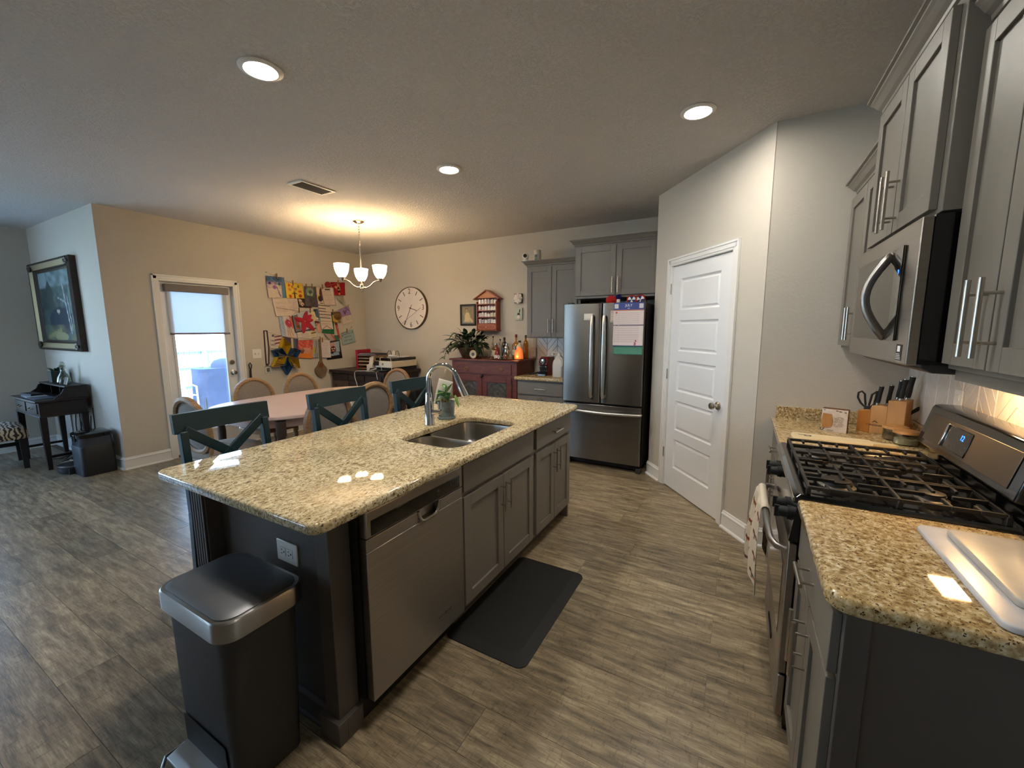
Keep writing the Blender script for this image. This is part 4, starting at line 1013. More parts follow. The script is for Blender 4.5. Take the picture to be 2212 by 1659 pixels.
for i in range(k):
    for j in range(n_): fs.append((i * n_ + j, i * n_ + (j + 1) % n_, ((i + 1) % k) * n_ + (j + 1) % n_, ((i + 1) % k) * n_ + j))
m.add(vs, fs); m.build('back_frame', OAK, ch, local=True)
def pad(sgn, off):
    def f(u, v):
        a = 2 * PI * u; r = v; z = .715 + .212 * r * math.sin(a)
        return (-.20 - .075 * (z - .47) / .49 + sgn * (off + .022 * (1 - r ** 3)), .202 * r * math.cos(a), z)
    return f
MB().surf(pad(1, .004), 32, 6).surf(pad(-1, .002), 32, 6).build('back_pad', LINEN, ch, local=True, angle=80)
for s in (-1, 1): MB().tube([(-.205, s * .14, .40), (-.205, s * .15, .47), (-.20, s * .172, .57)], .017, 8).build('back_post', OAK, ch, local=True)
def seatl(ins, z): return [(x, y, z) for x, y in rrect(-.24 + ins, .25 - ins, -.25 + ins, .25 - ins, .13)]
MB().loft([seatl(.01, .385), seatl(0, .392), seatl(0, .425), seatl(.006, .432)]).build('seat_frame', OAK, ch, local=True, angle=40)
MB().loft([seatl(.012, .428), seatl(.004, .445), seatl(.008, .475), seatl(.04, .497), seatl(.12, .508)]).build('seat_cushion', LINEN, ch, local=True, angle=70)
for x, y in ((.20, .19), (.20, -.19), (-.18, .17), (-.18, -.17)):
    MB().lathe([(0, 0), (.012, 0), (.014, .02), (.020, .26), (.024, .32), (.017, .335), (.028, .35), (.028, .395), (0, .395)], (x, y, 0), 14).build('leg', OAK, ch, local=True)
ch['label'] = 'round-back dining chair against the door wall, nearer the glazed door'
ch.location = (-4.665, 2.66, 0); ch.scale = (1, 1, .98)
LB = 'round-back dining chair '
dup(ch, (-4.665, 3.25, 0), .03, LB + 'against the door wall, below the yellow and blue paper star', (1, 1, .985))
dup(ch, (-3.335, 2.27, 0), PI + .05, LB + 'with its back to the island, behind the middle teal stool', (1, 1, 1.02))
dup(ch, (-3.40, 2.86, 0), PI - .12, LB + 'with its back to the island, between the middle and far teal stools', (1, 1, 1.025))
dup(ch, (-3.90, 1.84, 0), PI / 2 + .06, LB + 'at the near end of the table before the glazed door', (1, 1, 1.0))
dup(ch, (-4.10, 3.88, 0), -PI / 2 + .04, LB + 'at the far end of the table before the dark buffet', (1, 1, 1.0))

# ---------------- chandelier
cx, cy = -3.99, 3.50
chd = thing('chandelier', 'three-arm satin nickel chandelier with frosted bell shades over the table', 'chandelier', (cx, cy, ZC))
MB().lathe([(0, ZC - .001), (.064, ZC - .001), (.064, ZC - .010), (.040, ZC - .026), (.012, ZC - .032), (0, ZC - .032)], (cx, cy, 0)).build('canopy', NICKEL, chd)
z = ZC - .034; k = 0
while z > 2.505:
    L = [(cx + (.009 * math.cos(a) if k % 2 == 0 else 0), cy + (0 if k % 2 == 0 else .009 * math.cos(a)), z - .017 + .019 * math.sin(a)) for a in [2 * PI * i / 14 for i in range(14)]]
    MB().tube(L, .0026, 6, closed=True).build('chain_link', NICKEL, chd); z -= .030; k += 1
MB().lathe([(0, 2.515), (.006, 2.51), (.006, 2.48), (.011, 2.47), (.0085, 2.45), (.0095, 2.04), (.02, 2.03), (.030, 2.015), (.024, 1.99), (.028, 1.975), (.012, 1.962), (.012, 1.95), (.0, 1.945)], (cx, cy, 0), 18).build('stem', NICKEL, chd)
va = math.atan2(cy, cx)
for i in range(3):
    a = va + i * 2 * PI / 3; ca, sa = math.cos(a), math.sin(a)
    P = lambda r, z: (cx + r * ca, cy + r * sa, z)
    ar = MB().tube([P(.015, 1.99), P(.06, 1.985), P(.11, 2.005), P(.155, 2.045), P(.195, 2.062), P(.238, 2.063)], .0075, 10).build('arm', NICKEL, chd)
    q = MB().lathe([(0, 2.045), (.010, 2.048), (.018, 2.065), (.030, 2.088), (.026, 2.092), (0, 2.092)], P(.24, 0), 18).build('socket_cup', NICKEL, chd); q.parent = ar
    prof = [(.024, 2.082), (.040, 2.095), (.062, 2.13), (.076, 2.175), (.082, 2.235), (.079, 2.235), (.073, 2.175), (.059, 2.132), (.038, 2.10), (.024, 2.09)]
    m = MB(); nn = 28; vs = []; fs = []
    for r, zz in prof:
        for kk in range(nn): b_ = 2 * PI * kk / nn; vs.append((P(.24, 0)[0] + r * math.cos(b_), P(.24, 0)[1] + r * math.sin(b_), zz))
    for ii in range(len(prof)):
        jj = (ii + 1) % len(prof)
        for kk in range(nn): ll = (kk + 1) % nn; fs.append((ii * nn + kk, ii * nn + ll, jj * nn + ll, jj * nn + kk))
    m.add(vs, fs).build('shade', SHADE, chd, angle=60)
    pl = bpy.data.objects.new('bulb', bpy.data.lights.new('bulb', 'POINT')); C.objects.link(pl)
    pl.data.energy = 1.2; pl.data.color = (1.0, .84, .64); pl.data.shadow_soft_size = .03; pl.location = P(.24, 2.20)
# ---------------- recessed ceiling lights
def downlight(x, y, label):
    o = thing('ceiling_light', label, 'ceiling light', (x, y, ZC), 0, 'recessed lights in the kitchen ceiling')
    MB().lathe([(.072, ZC - .001), (.098, ZC - .001), (.098, ZC - .004), (.088, ZC - .010), (.074, ZC - .011), (.070, ZC - .006)], (x, y, 0), 36).build('trim_ring', WHITEP, o)
    MB().lathe([(0, ZC - .0045), (.072, ZC - .0045), (.072, ZC - .007), (.0, ZC - .0072)], (x, y, 0), 36).build('lens', LAMPG, o)
downlight(-2.12, 1.313, 'recessed white ceiling light above the near end of the island, topmost in view')
downlight(-2.105, 2.77, 'recessed white ceiling light above the far end of the island, near the air vent')
downlight(-.306, 2.79, 'recessed white ceiling light in front of the white pantry door')
downlight(-.62, 1.15, 'unseen recessed white ceiling light assumed over the viewer, shifted towards the island for its light')  # assumed lamp, set off the grid to favour the island over the wall cabinets
ve = thing('ceiling_vent', 'white ceiling air vent with dark louvres between the lights and the chandelier', 'vent', (-3.42, 2.50, ZC))
vx0, vx1, vy0, vy1 = -3.525, -3.325, 2.335, 2.68
m = MB(); b_ = .026
m.box(vx0, vx1, vy0, vy0 + b_, ZC - .010, ZC - .0005).box(vx0, vx1, vy1 - b_, vy1, ZC - .010, ZC - .0005).box(vx0, vx0 + b_, vy0 + b_, vy1 - b_, ZC - .010, ZC - .0005).box(vx1 - b_, vx1, vy0 + b_, vy1 - b_, ZC - .010, ZC - .0005)
m.build('vent_frame', WHITEP, ve, bevel=.003)
MB().box(vx0 + b_, vx1 - b_, vy0 + b_, vy1 - b_, ZC - .002, ZC - .0005).build('duct_back', INK, ve, smooth=False)
for i in range(6):
    x = vx0 + b_ + .008 + i * .0245
    MB().hexa([(x, vy0 + b_, ZC - .012), (x + .004, vy0 + b_, ZC - .012), (x + .004, vy1 - b_, ZC - .012), (x, vy1 - b_, ZC - .012), (x + .012, vy0 + b_, ZC - .002), (x + .016, vy0 + b_, ZC - .002), (x + .016, vy1 - b_, ZC - .002), (x + .012, vy1 - b_, ZC - .002)]).build('louvre', GREYPL, ve, smooth=False)

# ---------------- wall clock
kx, kz, kr = -4.645, 1.825, .333
cl = thing('wall_clock', 'large round marble-faced wall clock missing the one of its twelve', 'clock', (kx, YB, kz))
MB().lathe([(0, .002), (kr, .002), (kr, .045), (kr - .010, .045), (kr - .012, .036), (0, .036)], (kx, YB, kz), 64, '-y').build('clock_body', mat('bronze_rim', (96, 76, 48), .4, .6), cl)
MB().lathe([(0, .036), (kr - .011, .036), (kr - .011, .038), (0, .038)], (kx, YB, kz), 64, '-y').build('clock_face', CLOCKF, cl)
MK = face((kx, YB - .0385, kz), (0, -1, 0)); WDK = mat('walnut_marks', (74, 50, 38), .6)
for s, u, v in (('2', -.015, .262), ('3', .258, .005), ('6', .0, -.262), ('9', -.258, 0)): text(s, .115, MK @ Matrix.Translation((u, v, 0)), WDK, cl, 'numeral', xs=.9)
for h_ in (1, 2, 4, 5, 7, 8, 10, 11):
    a = PI / 2 - h_ * PI / 6; r0, r1 = .225, .295
    MB(MK).beam((r0 * math.cos(a), r0 * math.sin(a), .001), (r1 * math.cos(a), r1 * math.sin(a), .001), .010, .003, (0, 0, 1)).build('hour_mark', WDK, cl, smooth=False)
def hand(a, L, wd, nm, tail=.03):
    a = math.radians(a); d = (math.cos(a), math.sin(a))
    MB(MK).beam((-tail * d[0], -tail * d[1], .006), (L * d[0], L * d[1], .006), wd, .002, (0, 0, 1)).build(nm, WDK, cl, smooth=False)
hand(-17, .135, .009, 'hour_hand'); hand(-117, .30, .007, 'minute_hand', .06)
MB(MK).beam((-.20, -.245, .007), (.215, .0, .007), .004, .0015, (0, 0, 1)).build('second_hand', MATS['hem_bar'], cl, smooth=False)
MB(MK).cyl((0, 0, 0), (0, 0, .010), .011, n=16).build('hub', WDK, cl)
# ---------------- framed portrait, shelf house, plaques
pf = thing('picture_frame', 'black framed sepia portrait left of the cherry shelf house', 'picture', (-3.555, YB, 1.70))
MPf = face((-3.555, YB, 1.70), (0, -1, 0)); m = MB(MPf); a_, b_ = .137, .155
for q in ((-a_, -a_ + .022, -b_, b_), (a_ - .022, a_, -b_, b_), (-a_ + .022, a_ - .022, -b_, -b_ + .022), (-a_ + .022, a_ - .022, b_ - .022, b_)): m.box(*q, 0, .020)
m.build('frame', BLACKM, pf, bevel=.003)
sheet('print', lambda u, v: MPf @ Vector((-.116 + .232 * u, -.134 + .268 * v, .010)), (104, 106, 102), [('r', .09, .10, .91, .93, (150, 140, 116)), ('n', .09, .1, .91, .93, .4, 9, (120, 110, 92)), ('e', .40, .78, .12, .10, (112, 92, 70)), ('e', .40, .74, .085, .09, (176, 152, 116)), ('t', (.18, .12), (.66, .12), (.44, .66), (206, 188, 150)), ('e', .45, .40, .2, .24, (206, 188, 150)), ('l', .5, .45, .8, .16, .06, (204, 184, 146)), ('r', .09, .06, .91, .1, (170, 172, 168))], pf, 30, 34, 4, (0, .006, 0))
sh = thing('shelf_house', 'cherry wood house-shaped wall shelf with four rows of miniature houses', 'wall shelf', (-3.17, YB, 1.72))
hx0, hx1, hz0, hz1, hd = -3.335, -3.005, 1.478, 1.925, .115
m = MB(face((0, YB, 0), (0, -1, 0)))
m.box(hx0, hx0 + .012, hz0, hz1 - .05, 0, hd).box(hx1 - .012, hx1, hz0, hz1 - .05, 0, hd).box(hx0, hx1, hz0, hz1, 0, .006)
m.box(hx0, hx0 + .012, hz1 - .05, hz1, 0, hd * .7).box(hx1 - .012, hx1, hz1 - .05, hz1, 0, hd * .7)
m.build('cabinet_case', SHELFW, sh, smooth=False)
MB(face((0, YB, 0), (0, -1, 0))).box(hx0 - .014, hx1 + .014, hz0 - .014, hz0, 0, hd + .012).build('base_board', SHELFW, sh, bevel=.003)
tops_z = [1.575, 1.665, 1.755, 1.845]
for zz in tops_z: MB(face((0, YB, 0), (0, -1, 0))).box(hx0 + .012, hx1 - .012, zz - .010, zz, 0, hd - .006).build('shelf', SHELFW, sh, smooth=False)
xm = (hx0 + hx1) / 2; ap = 2.035
MB().prism([(hx0 - .005, hz1), (hx1 + .005, hz1), (xm, ap - .012)], YB - hd * .86, YB - .001, 'y').build('gable', mat('pale_gable_wood', (190, 116, 70), .45), sh, smooth=False)
for s in (-1, 1):
    e = hx0 - .045 if s < 0 else hx1 + .045
    MB().hexa([(xm, YB - hd - .014, ap - .010), (e, YB - hd - .014, hz1 - .022), (e, YB - .001, hz1 - .022), (xm, YB - .001, ap - .010), (xm, YB - hd - .014, ap + .004), (e, YB - hd - .014, hz1 - .009), (e, YB - .001, hz1 - .009), (xm, YB - .001, ap + .004)]).build('roof_board', SHELFW, sh, smooth=False)
MSh = face((0, YB, 0), (0, -1, 0))
dr = MB(MSh).box(hx0 + .016, hx1 - .016, hz0 + .004, 1.562, .02, hd - .004).build('drawer', mat('drawer_cherry', (150, 72, 34), .4), sh, bevel=.002)
tr = MB(MSh); L = rrect(hx0 + .026, hx1 - .026, hz0 + .012, 1.553, .032, 6); tr.tube([(a, b, hd - .004) for a, b in L], .0022, 6, closed=True); q = tr.build('inlay', mat('pale_inlay', (206, 150, 100), .5), sh); q.parent = dr
k = MB(MSh); k.lathe([(0, hd - .004), (.005, hd - .004), (.005, hd + .004), (.009, hd + .010), (.006, hd + .017), (0, hd + .018)], (xm, 1.52, 0), 14); q = k.build('knob', CREAM, sh); q.parent = dr
rr_ = random.Random(11); HC = [mat('mini_house_white', (232, 228, 226), .4), mat('mini_house_pink', (222, 200, 198), .4), mat('mini_house_blue', (176, 178, 190), .4), mat('mini_house_cream', (214, 200, 176), .4)]
RC = [mat('mini_roof_grey', (150, 146, 152), .5), mat('mini_roof_rose', (172, 120, 116), .5), mat('mini_roof_white', (224, 220, 216), .5)]
rows = ('lowest', 'second lowest', 'second highest', 'top')
cols = ('first from the left', 'second from the left', 'third from the left', 'third from the right', 'second from the right', 'first from the right')
for r, zz in enumerate(tops_z):
    for c in range(6):
        x = hx0 + .038 + c * .0505 + rr_.uniform(-.003, .003); w_ = rr_.uniform(.034, .042); h_ = rr_.uniform(.040, .054); y = YB - hd + .045
        o = thing('miniature_house', 'tiny white house on the %s row of the shelf house, %s' % (rows[r], cols[c]), 'miniature house', (x, y, zz), 0, 'miniature houses in the shelf house')
        wm = HC[rr_.choice((0, 0, 0, 1, 2, 3))]
        MB().box(x - w_ / 2, x + w_ / 2, y - .016, y + .016, zz, zz + h_).build('walls', wm, o, smooth=False)
        kind = rr_.choice('gghf')
        if kind == 'g': MB().prism([(x - w_ / 2 - .002, zz + h_), (x + w_ / 2 + .002, zz + h_), (x, zz + h_ + .019)], y - .017, y + .017, 'y').build('roof', RC[rr_.choice((0, 1, 2, 2))], o, smooth=False)
        elif kind == 'h': MB().loft([[(x - w_ / 2, y - .017, zz + h_), (x + w_ / 2, y - .017, zz + h_), (x + w_ / 2, y + .017, zz + h_), (x - w_ / 2, y + .017, zz + h_)], [(x - w_ / 4, y - .006, zz + h_ + .014), (x + w_ / 4, y - .006, zz + h_ + .014), (x + w_ / 4, y + .006, zz + h_ + .014), (x - w_ / 4, y + .006, zz + h_ + .014)]]).build('roof', RC[rr_.choice((0, 2))], o, smooth=False)
        else: MB().box(x - w_ / 2 - .002, x + w_ / 2 + .002, y - .018, y + .018, zz + h_, zz + h_ + .005).box(x + w_ * .15, x + w_ * .32, y - .004, y + .004, zz + h_ + .005, zz + h_ + .014).build('roof', RC[2], o, smooth=False)
        m = MB()
        for dx in (-.3, 0.1): m.box(x + dx * w_, x + dx * w_ + .007, y - .0165, y - .0155, zz + h_ * .55, zz + h_ * .55 + .009)
        m.box(x - .004, x + .004, y - .0165, y - .0155, zz + .002, zz + .016); m.build('openings', RC[0], o, smooth=False)
p1 = thing('flower_tile', 'square white ruffled ceramic flower tile on the wall, above the pale green plaque', 'wall plaque', (-2.70, YB, 1.905))
MQ = face((-2.705, YB, 1.905), (0, -1, 0))
MB(MQ).box(-.058, .058, -.064, .064, 0, .03).build('tile_back', INK, p1, bevel=.003)
m = MB(MQ)
for ring, (rad, nn) in enumerate(((.046, 8), (.024, 5), (0, 1))):
    for i in range(nn):
        a = 2 * PI * i / nn + ring * .4; m.sphere((rad * math.cos(a), rad * 1.1 * math.sin(a), .030 + ring * .008), .023 - ring * .002, 1, 1.05, .55, 12, 6)
m.build('ruffled_petals', mat('bone_ceramic', (222, 212, 200), .5), p1)
p2_ = thing('penguin_plaque', 'pale green wall plaque with a white figure in a dark hat beside the cabinet', 'wall plaque', (-2.70, YB, 1.695))
MQ2 = face((-2.70, YB, 1.695), (0, -1, 0))
MB(MQ2).box(-.055, .055, -.082, .082, 0, .028).build('plaque_board', mat('pale_green', (186, 198, 180), .6), p2_, bevel=.004)
m = MB(MQ2).sphere((.004, -.042, .03), .030, .95, 1.1, .35, 16, 8).sphere((.004, .045, .03), .024, .9, 1.1, .35, 16, 8); m.build('white_figure', MATS['bone_ceramic'], p2_)
m = MB(MQ2).box(-.012, .018, -.012, .012, .028, .038).box(-.018, .028, -.014, -.008, .028, .040).tube([(.015, .02, .036), (.022, .045, .038), (.024, .062, .036)], .004, 6); m.build('dark_hat', INK, p2_)

# ---------------- pie safe with its bottles and plant
PY = 4.54; px0, px1 = -3.475, -2.462; pzt = 1.095
ps = thing('pie_safe', 'red stained pie safe sideboard with punched tin doors below the bottles', 'sideboard', (-2.97, 4.78, 0))
MB().box(px0, px1, PY, 5.035, .12, pzt - .022).build('case', REDW, ps, bevel=.003)
MB().box(px0 - .035, px1 + .03, PY - .022, 5.045, pzt - .022, pzt).build('top_board', REDW, ps, bevel=.004)
for x in (px0 + .03, px1 - .03):
    for y in (PY + .03, 5.0): MB().box(x - .03, x + .03, y - .03, y + .03, 0, .12).build('leg', REDW, ps, bevel=.003)
MPs = face((0, PY, 0), (0, -1, 0))
pdw = MB(MPs).box(px0 + .055, px1 - .075, .905, 1.040, -.01, .010).build('drawer', REDW, ps, bevel=.003)
for u in (-3.225, -2.685):
    m = MB(MPs).box(u - .035, u + .035, .972, .984, .010, .013); m.lathe([(0, .010), (.014, .010), (.014, .013), (0, .014)], (u, .986, 0), 12)
    m.tube([(u - .030, .975, .014), (u - .028, .955, .022), (u, .942, .026), (u + .028, .955, .022), (u + .030, .975, .014)], .0035, 8)
    q = m.build('bail_pull', BRASS, ps); q.parent = pdw
q = MB(MPs).lathe([(0, .010), (.010, .010), (.010, .013), (0, .013)], (-2.96, .98, 0), 12).build('keyhole_plate', BRASS, ps); q.parent = pdw
for i, (u0, u1) in enumerate(((px0 + .055, -2.985), (-2.978, px1 - .075))):
    m = MB(MPs); rl = .075
    m.box(u0, u0 + rl, .18, .880, -.01, .012).box(u1 - rl, u1, .18, .880, -.01, .012).box(u0 + rl, u1 - rl, .18, .26, -.01, .012).box(u0 + rl, u1 - rl, .80, .880, -.01, .012)
    dd = m.build('door', REDW, ps, bevel=.003)
    t_ = MB(MPs); cu, cv = (u0 + u1) / 2, .53
    def tin(u, v, u0=u0, u1=u1, cu=cu):
        x = u0 + rl + (u1 - u0 - 2 * rl) * u; z = .26 + .54 * v; r = math.hypot(x - cu, (z - .67)); 
        return (x, z, .0035 + .003 * math.cos(r * 95) * (1 if r < .16 else .4))
    q = t_.surf(tin, 36, 60).build('tin_panel', TIN, ps); q.parent = dd
    m = MB(MPs)
    for zz in (.30, .76): m.box((u0 if i == 0 else u1) - .006, (u0 if i == 0 else u1) + .006, zz - .03, zz + .03, .008, .015)
    q = m.build('hinge', BRASS, ps); q.parent = dd
MB(MPs).box(-3.0, -2.962, .862, .900, .010, .026).cyl((-2.981, .88, .02), (-2.981, .86, .034), .014, n=12).build('latch', BLACKM, ps, bevel=.003)

def bottle(name, x, y, label, prof, m, cap=None, capm=None, lab=None, labm=None, cat='bottle', z=pzt, sq=False):
    o = thing(name, label, cat, (x, y, z), 0, 'bottles on the pie safe')
    if sq:
        L = [[(x + a, y + b, z + zz) for a, b in rrect(-r, r, -r * .8, r * .8, r * .35)] for r, zz in prof]
        MB().loft(L).build('bottle_glass', m, o, angle=50)
    else: MB().lathe([(r, z + zz) for r, zz in prof], (x, y, 0), 22).build('bottle_glass', m, o, angle=50)
    if cap: MB().lathe([(0, z + cap[1]), (cap[0], z + cap[1]), (cap[0], z + cap[2]), (0, z + cap[2])], (x, y, 0), 16).build('cap', capm, o)
    if lab:
        r, z0_, z1_ = lab
        MB().lathe([(r, z + z0_), (r + .0008, z + z0_), (r + .0008, z + z1_), (r, z + z1_)], (x, y, 0), 22).build('label', labm, o) if not sq else MB().box(x - r * .85, x + r * .85, y - r * .81 - .0008, y - r * .80, z + z0_, z + z1_).build('label', labm, o, smooth=False)
    return o
LABW = mat('ivory_label', (206, 188, 156), .6); LABR = mat('white_red_label', (214, 196, 190), .6); CAPR = mat('burgundy_cap', (112, 22, 28), .4)
bottle('dark_bottle', -2.825, 4.86, 'tall dark liqueur bottle with black cap at the back of the tray', [(0, 0), (.040, 0), (.042, .01), (.042, .165), (.034, .20), (.016, .23), (.013, .245), (0, .245)], DARKB, (.015, .245, .285), BLACKM)
bottle('square_bottle', -2.925, 4.80, 'squat square whisky bottle with tan label at the left of the tray', [(0, 0), (.046, 0), (.048, .01), (.048, .13), (.036, .155), (.014, .165), (.014, .19), (0, .19)], AMBER, (.020, .185, .205), NICKEL, (.048, .03, .11), LABW, sq=True)
bottle('red_bottle', -2.865, 4.73, 'small red bottle with white and red label at the front of the tray', [(0, 0), (.030, 0), (.034, .01), (.036, .05), (.026, .10), (.013, .13), (.012, .165), (0, .165)], REDB, (.015, .15, .185), CAPR, (.0355, .016, .052), LABR)
bottle('rum_bottle', -2.655, 4.88, 'tall clear bottle of amber liquor with a burgundy cap', [(0, 0), (.048, 0), (.052, .01), (.053, .17), (.048, .195), (.022, .22), (.0125, .235), (.0125, .30), (0, .30)], AMBER, (.0165, .285, .325), CAPR, (.0535, .05, .12), LABW)
bottle('white_bottle', -2.558, 4.80, 'white-labelled bottle with short black cap near the salt lamp', [(0, 0), (.042, 0), (.045, .01), (.045, .16), (.036, .185), (.016, .20), (.0145, .225), (0, .225)], PALEB, (.018, .22, .245), BLACKM, (.0452, .03, .13), LABW)
bottle('wine_bottle', -2.535, 4.93, 'slim amber bottle with olive stopper behind the white-labelled bottle', [(0, 0), (.034, 0), (.036, .01), (.036, .19), (.026, .23), (.013, .25), (.012, .285), (0, .285)], AMBER, (.0155, .275, .315), mat('olive_cap', (96, 84, 46), .5))
ss = thing('cocktail_shaker', 'polished steel cocktail shaker among the bottles on the tray', 'shaker', (-2.745, 4.80, pzt)); MB().lathe([(0, pzt), (.030, pzt), (.034, pzt + .006), (.038, pzt + .14), (.030, pzt + .165), (.016, pzt + .18), (.016, pzt + .205), (0, pzt + .21)], (-2.755, 4.80, 0), 24).build('shaker_body', CHROME, ss)
for i, (x, y, nm, lb) in enumerate(((-2.722, 4.70, 'round_decanter', 'round clear decanter with rosy contents at the front of the tray'), (-2.650, 4.70, 'shot_glass', 'small clear shot glass at the front right of the tray'))):
    o = thing(nm, lb, 'glass', (x, y, pzt))
    if i == 0: MB().lathe([(0, pzt + .004), (.03, pzt + .004), (.042, pzt + .04), (.034, pzt + .08), (.014, pzt + .10), (.014, pzt + .13), (.02, pzt + .145), (0, pzt + .15)], (x, y, 0)).build('vessel', GLASSV, o); MB().sphere((x, y, pzt + .038), .026, 1, 1, 1).build('contents', mat('rosy_liquor', (150, 70, 70), .3), o)
    else: MB().lathe([(0, pzt + .004), (.024, pzt + .004), (.028, pzt + .07), (.016, pzt + .085), (.014, pzt + .11), (0, pzt + .11)], (x, y, 0)).build('vessel', GLASSV, o)
tr = thing('serving_tray', 'round silver tray with looped wire handles under the bottles', 'tray', (-2.73, 4.80, pzt))
MB().lathe([(0, pzt + .0005), (.20, pzt + .0005), (.215, pzt + .010), (.217, pzt + .012), (.20, pzt + .003), (0, pzt + .003)], (-2.745, 4.765, 0), 40).build('tray_plate', NICKEL, tr)
for s in (-1, 1):
    m = MB(); pts = [(-2.745 + s * .20 + s * .04 * math.sin(PI * i / 10), 4.68 + .17 * i / 10, pzt + .010 + .085 * math.sin(PI * i / 10)) for i in range(11)]; m.tube(pts, .003, 6); m.build('wire_handle', BLACKM, tr)
m = MB()
for i in range(4):
    a0 = -2.1 + i * .3; pts = [(-2.745 + .214 * math.cos(a0 + .3 * j / 8), 4.765 + .214 * math.sin(a0 + .3 * j / 8), pzt + .012 + .045 * math.sin(PI * j / 8)) for j in range(9)]; m.tube(pts, .0022, 6)
m.build('wire_rim', NICKEL, tr)
for i, (x, y, zt, lb) in enumerate(((-3.03, 4.90, 1.405, 'tall twisted iron candle stick left of the liquor bottles'), (-2.945, 4.95, 1.365, 'shorter iron candle stick behind the square whisky bottle'))):
    o = thing('candle_stick', lb, 'candle holder', (x, y, pzt), 0, 'iron candle sticks on the pie safe')
    MB().lathe([(0, pzt), (.034, pzt), (.034, pzt + .004), (.005, pzt + .01), (0, pzt + .01)], (x, y, 0)).build('foot', BRASS, o)
    MB().tube([(x, y, pzt + .008), (x + .004, y, pzt + .12), (x - .003, y, pzt + .2), (x, y, zt - .03)], .004, 8).tube([(x, y, pzt + .17), (x - .018, y, pzt + .185), (x - .022, y, pzt + .21)], .003, 6).build('stem', BRASS, o)
    MB().lathe([(0, zt - .035), (.006, zt - .035), (.013, zt - .012), (.011, zt - .010), (0, zt - .02)], (x, y, 0)).build('cup', BLACKM, o)
    MB().lathe([(0, zt - .018), (.009, zt - .018), (.009, zt + .012), (0, zt + .016)], (x, y, 0)).build('candle', CREAM, o)
cd = thing('round_medallion', 'small round cream medallion with a grey centre leaning on the plant pot', 'ornament', (-3.195, 4.66, pzt))
MB().lathe([(0, .0), (.056, .0), (.058, .006), (.056, .013), (.027, .013), (.024, .011), (0, .011)], (-3.197, 4.655, pzt + .058), 36, '-y').build('disc', CREAM, cd)
MB().lathe([(0, .011), (.024, .011), (.024, .0125), (0, .0125)], (-3.197, 4.655, pzt + .058), 24, '-y').build('centre', mat('slate_centre', (84, 90, 96), .5), cd)
sl = thing('salt_lamp', 'glowing orange salt lamp shaped like a flame on the end of the pie safe', 'lamp', (-2.50, 4.70, pzt))
lx, ly = -2.505, 4.68
rs_ = random.Random(5)
L = []
for r, zz in ((.055, .012), (.060, .02), (.060, .075), (.058, .10), (.046, .125), (.030, .15), (.010, .172)):
    L.append([(lx + r * (1 + .05 * rs_.uniform(-1, 1)) * math.cos(2 * PI * i / 14) + (.006 if zz > .12 else 0), ly + r * .8 * math.sin(2 * PI * i / 14), pzt + zz) for i in range(14)])
MB().loft(L).build('salt_block', ORANGE, sl, angle=25)
MB().lathe([(0, pzt), (.058, pzt), (.058, pzt + .012), (0, pzt + .012)], (lx, ly, 0), 20).build('wood_base', DARKW, sl)
MB().sphere((lx, ly - .045, pzt + .045), .017, 1, .35, 1).build('glow', GLOWC, sl)
pl = bpy.data.objects.new('salt_bulb', bpy.data.lights.new('salt_bulb', 'POINT')); C.objects.link(pl); pl.data.energy = .35; pl.data.color = (1, .45, .15); pl.data.shadow_soft_size = .05; pl.location = (lx, ly - .085, pzt + .06)
# pothos in its bowl
pp = thing('potted_plant', 'trailing dark green houseplant in a wide clay bowl on the pie safe', 'plant', (-3.35, 4.78, pzt))
bx, by = -3.345, 4.79
MB().lathe([(0, pzt), (.10, pzt), (.115, pzt + .012), (.155, pzt + .09), (.165, pzt + .128), (.172, pzt + .132), (.172, pzt + .148), (.160, pzt + .148), (.15, pzt + .125), (0, pzt + .125)], (bx, by, 0), 32).build('bowl', TERRA, pp)
MB().lathe([(0, pzt + .124), (.152, pzt + .124), (.10, pzt + .138), (0, pzt + .142)], (bx, by, 0), 20).build('soil', SOIL, pp)
def leaf(mb, p, d, L, wd, droop, up_=Vector((0, 0, 1))):
    d = Vector(d).normalized(); s = d.cross(up_); s = s.normalized() if s.length > .01 else Vector((1, 0, 0)); p = Vector(p)
    n_ = 6; vs = []; fs = []
    for i in range(n_ + 1):
        t = i / n_; c = p + d * (L * t) + Vector((0, 0, -droop * L * t * t)); w_ = wd * (math.sin(PI * (t * .93 + .05)) ** .8) * (1 - .35 * t)
        vs += [c - s * w_ + Vector((0, 0, -w_ * .25)), c + Vector((0, 0, w_ * .1)), c + s * w_ + Vector((0, 0, -w_ * .25))]
    for i in range(n_):
        for j in range(2): q = i * 3 + j; fs.append((q, q + 1, q + 4, q + 3))
    mb.add(vs, fs)
rp_ = random.Random(21)
stem = MB()
def put_leaf(p, d, L, wd, droop, par, m, nm='leaf'):
    mb = MB(); leaf(mb, p, d, L, wd, droop); mb.build(nm, m, par, fix=False, angle=80)
for i in range(92):
    a = rp_.uniform(0, 2 * PI); r = rp_.uniform(.02, .13); el = rp_.uniform(.2, 1.3); L = rp_.uniform(.14, .24)
    b0 = Vector((bx + r * math.cos(a), by + r * .8 * math.sin(a), pzt + .14))
    out = Vector((math.cos(a) * math.cos(el), math.sin(a) * math.cos(el) * .75, math.sin(el)))
    hgt = rp_.uniform(.04, .23); tip = b0 + out * hgt
    if tip.y > 4.86: tip.y = 4.86 - rp_.uniform(0, .08)
    if tip.y > 4.76: out.y = -abs(out.y)
    stem.tube([b0, b0.lerp(tip, .5) + Vector((0, 0, .02)), tip], .003, 5)
    put_leaf(tip, out + Vector((0, -.15, .0)), L, rp_.uniform(.026, .042), rp_.uniform(.35, 1.1), pp, LEAF)
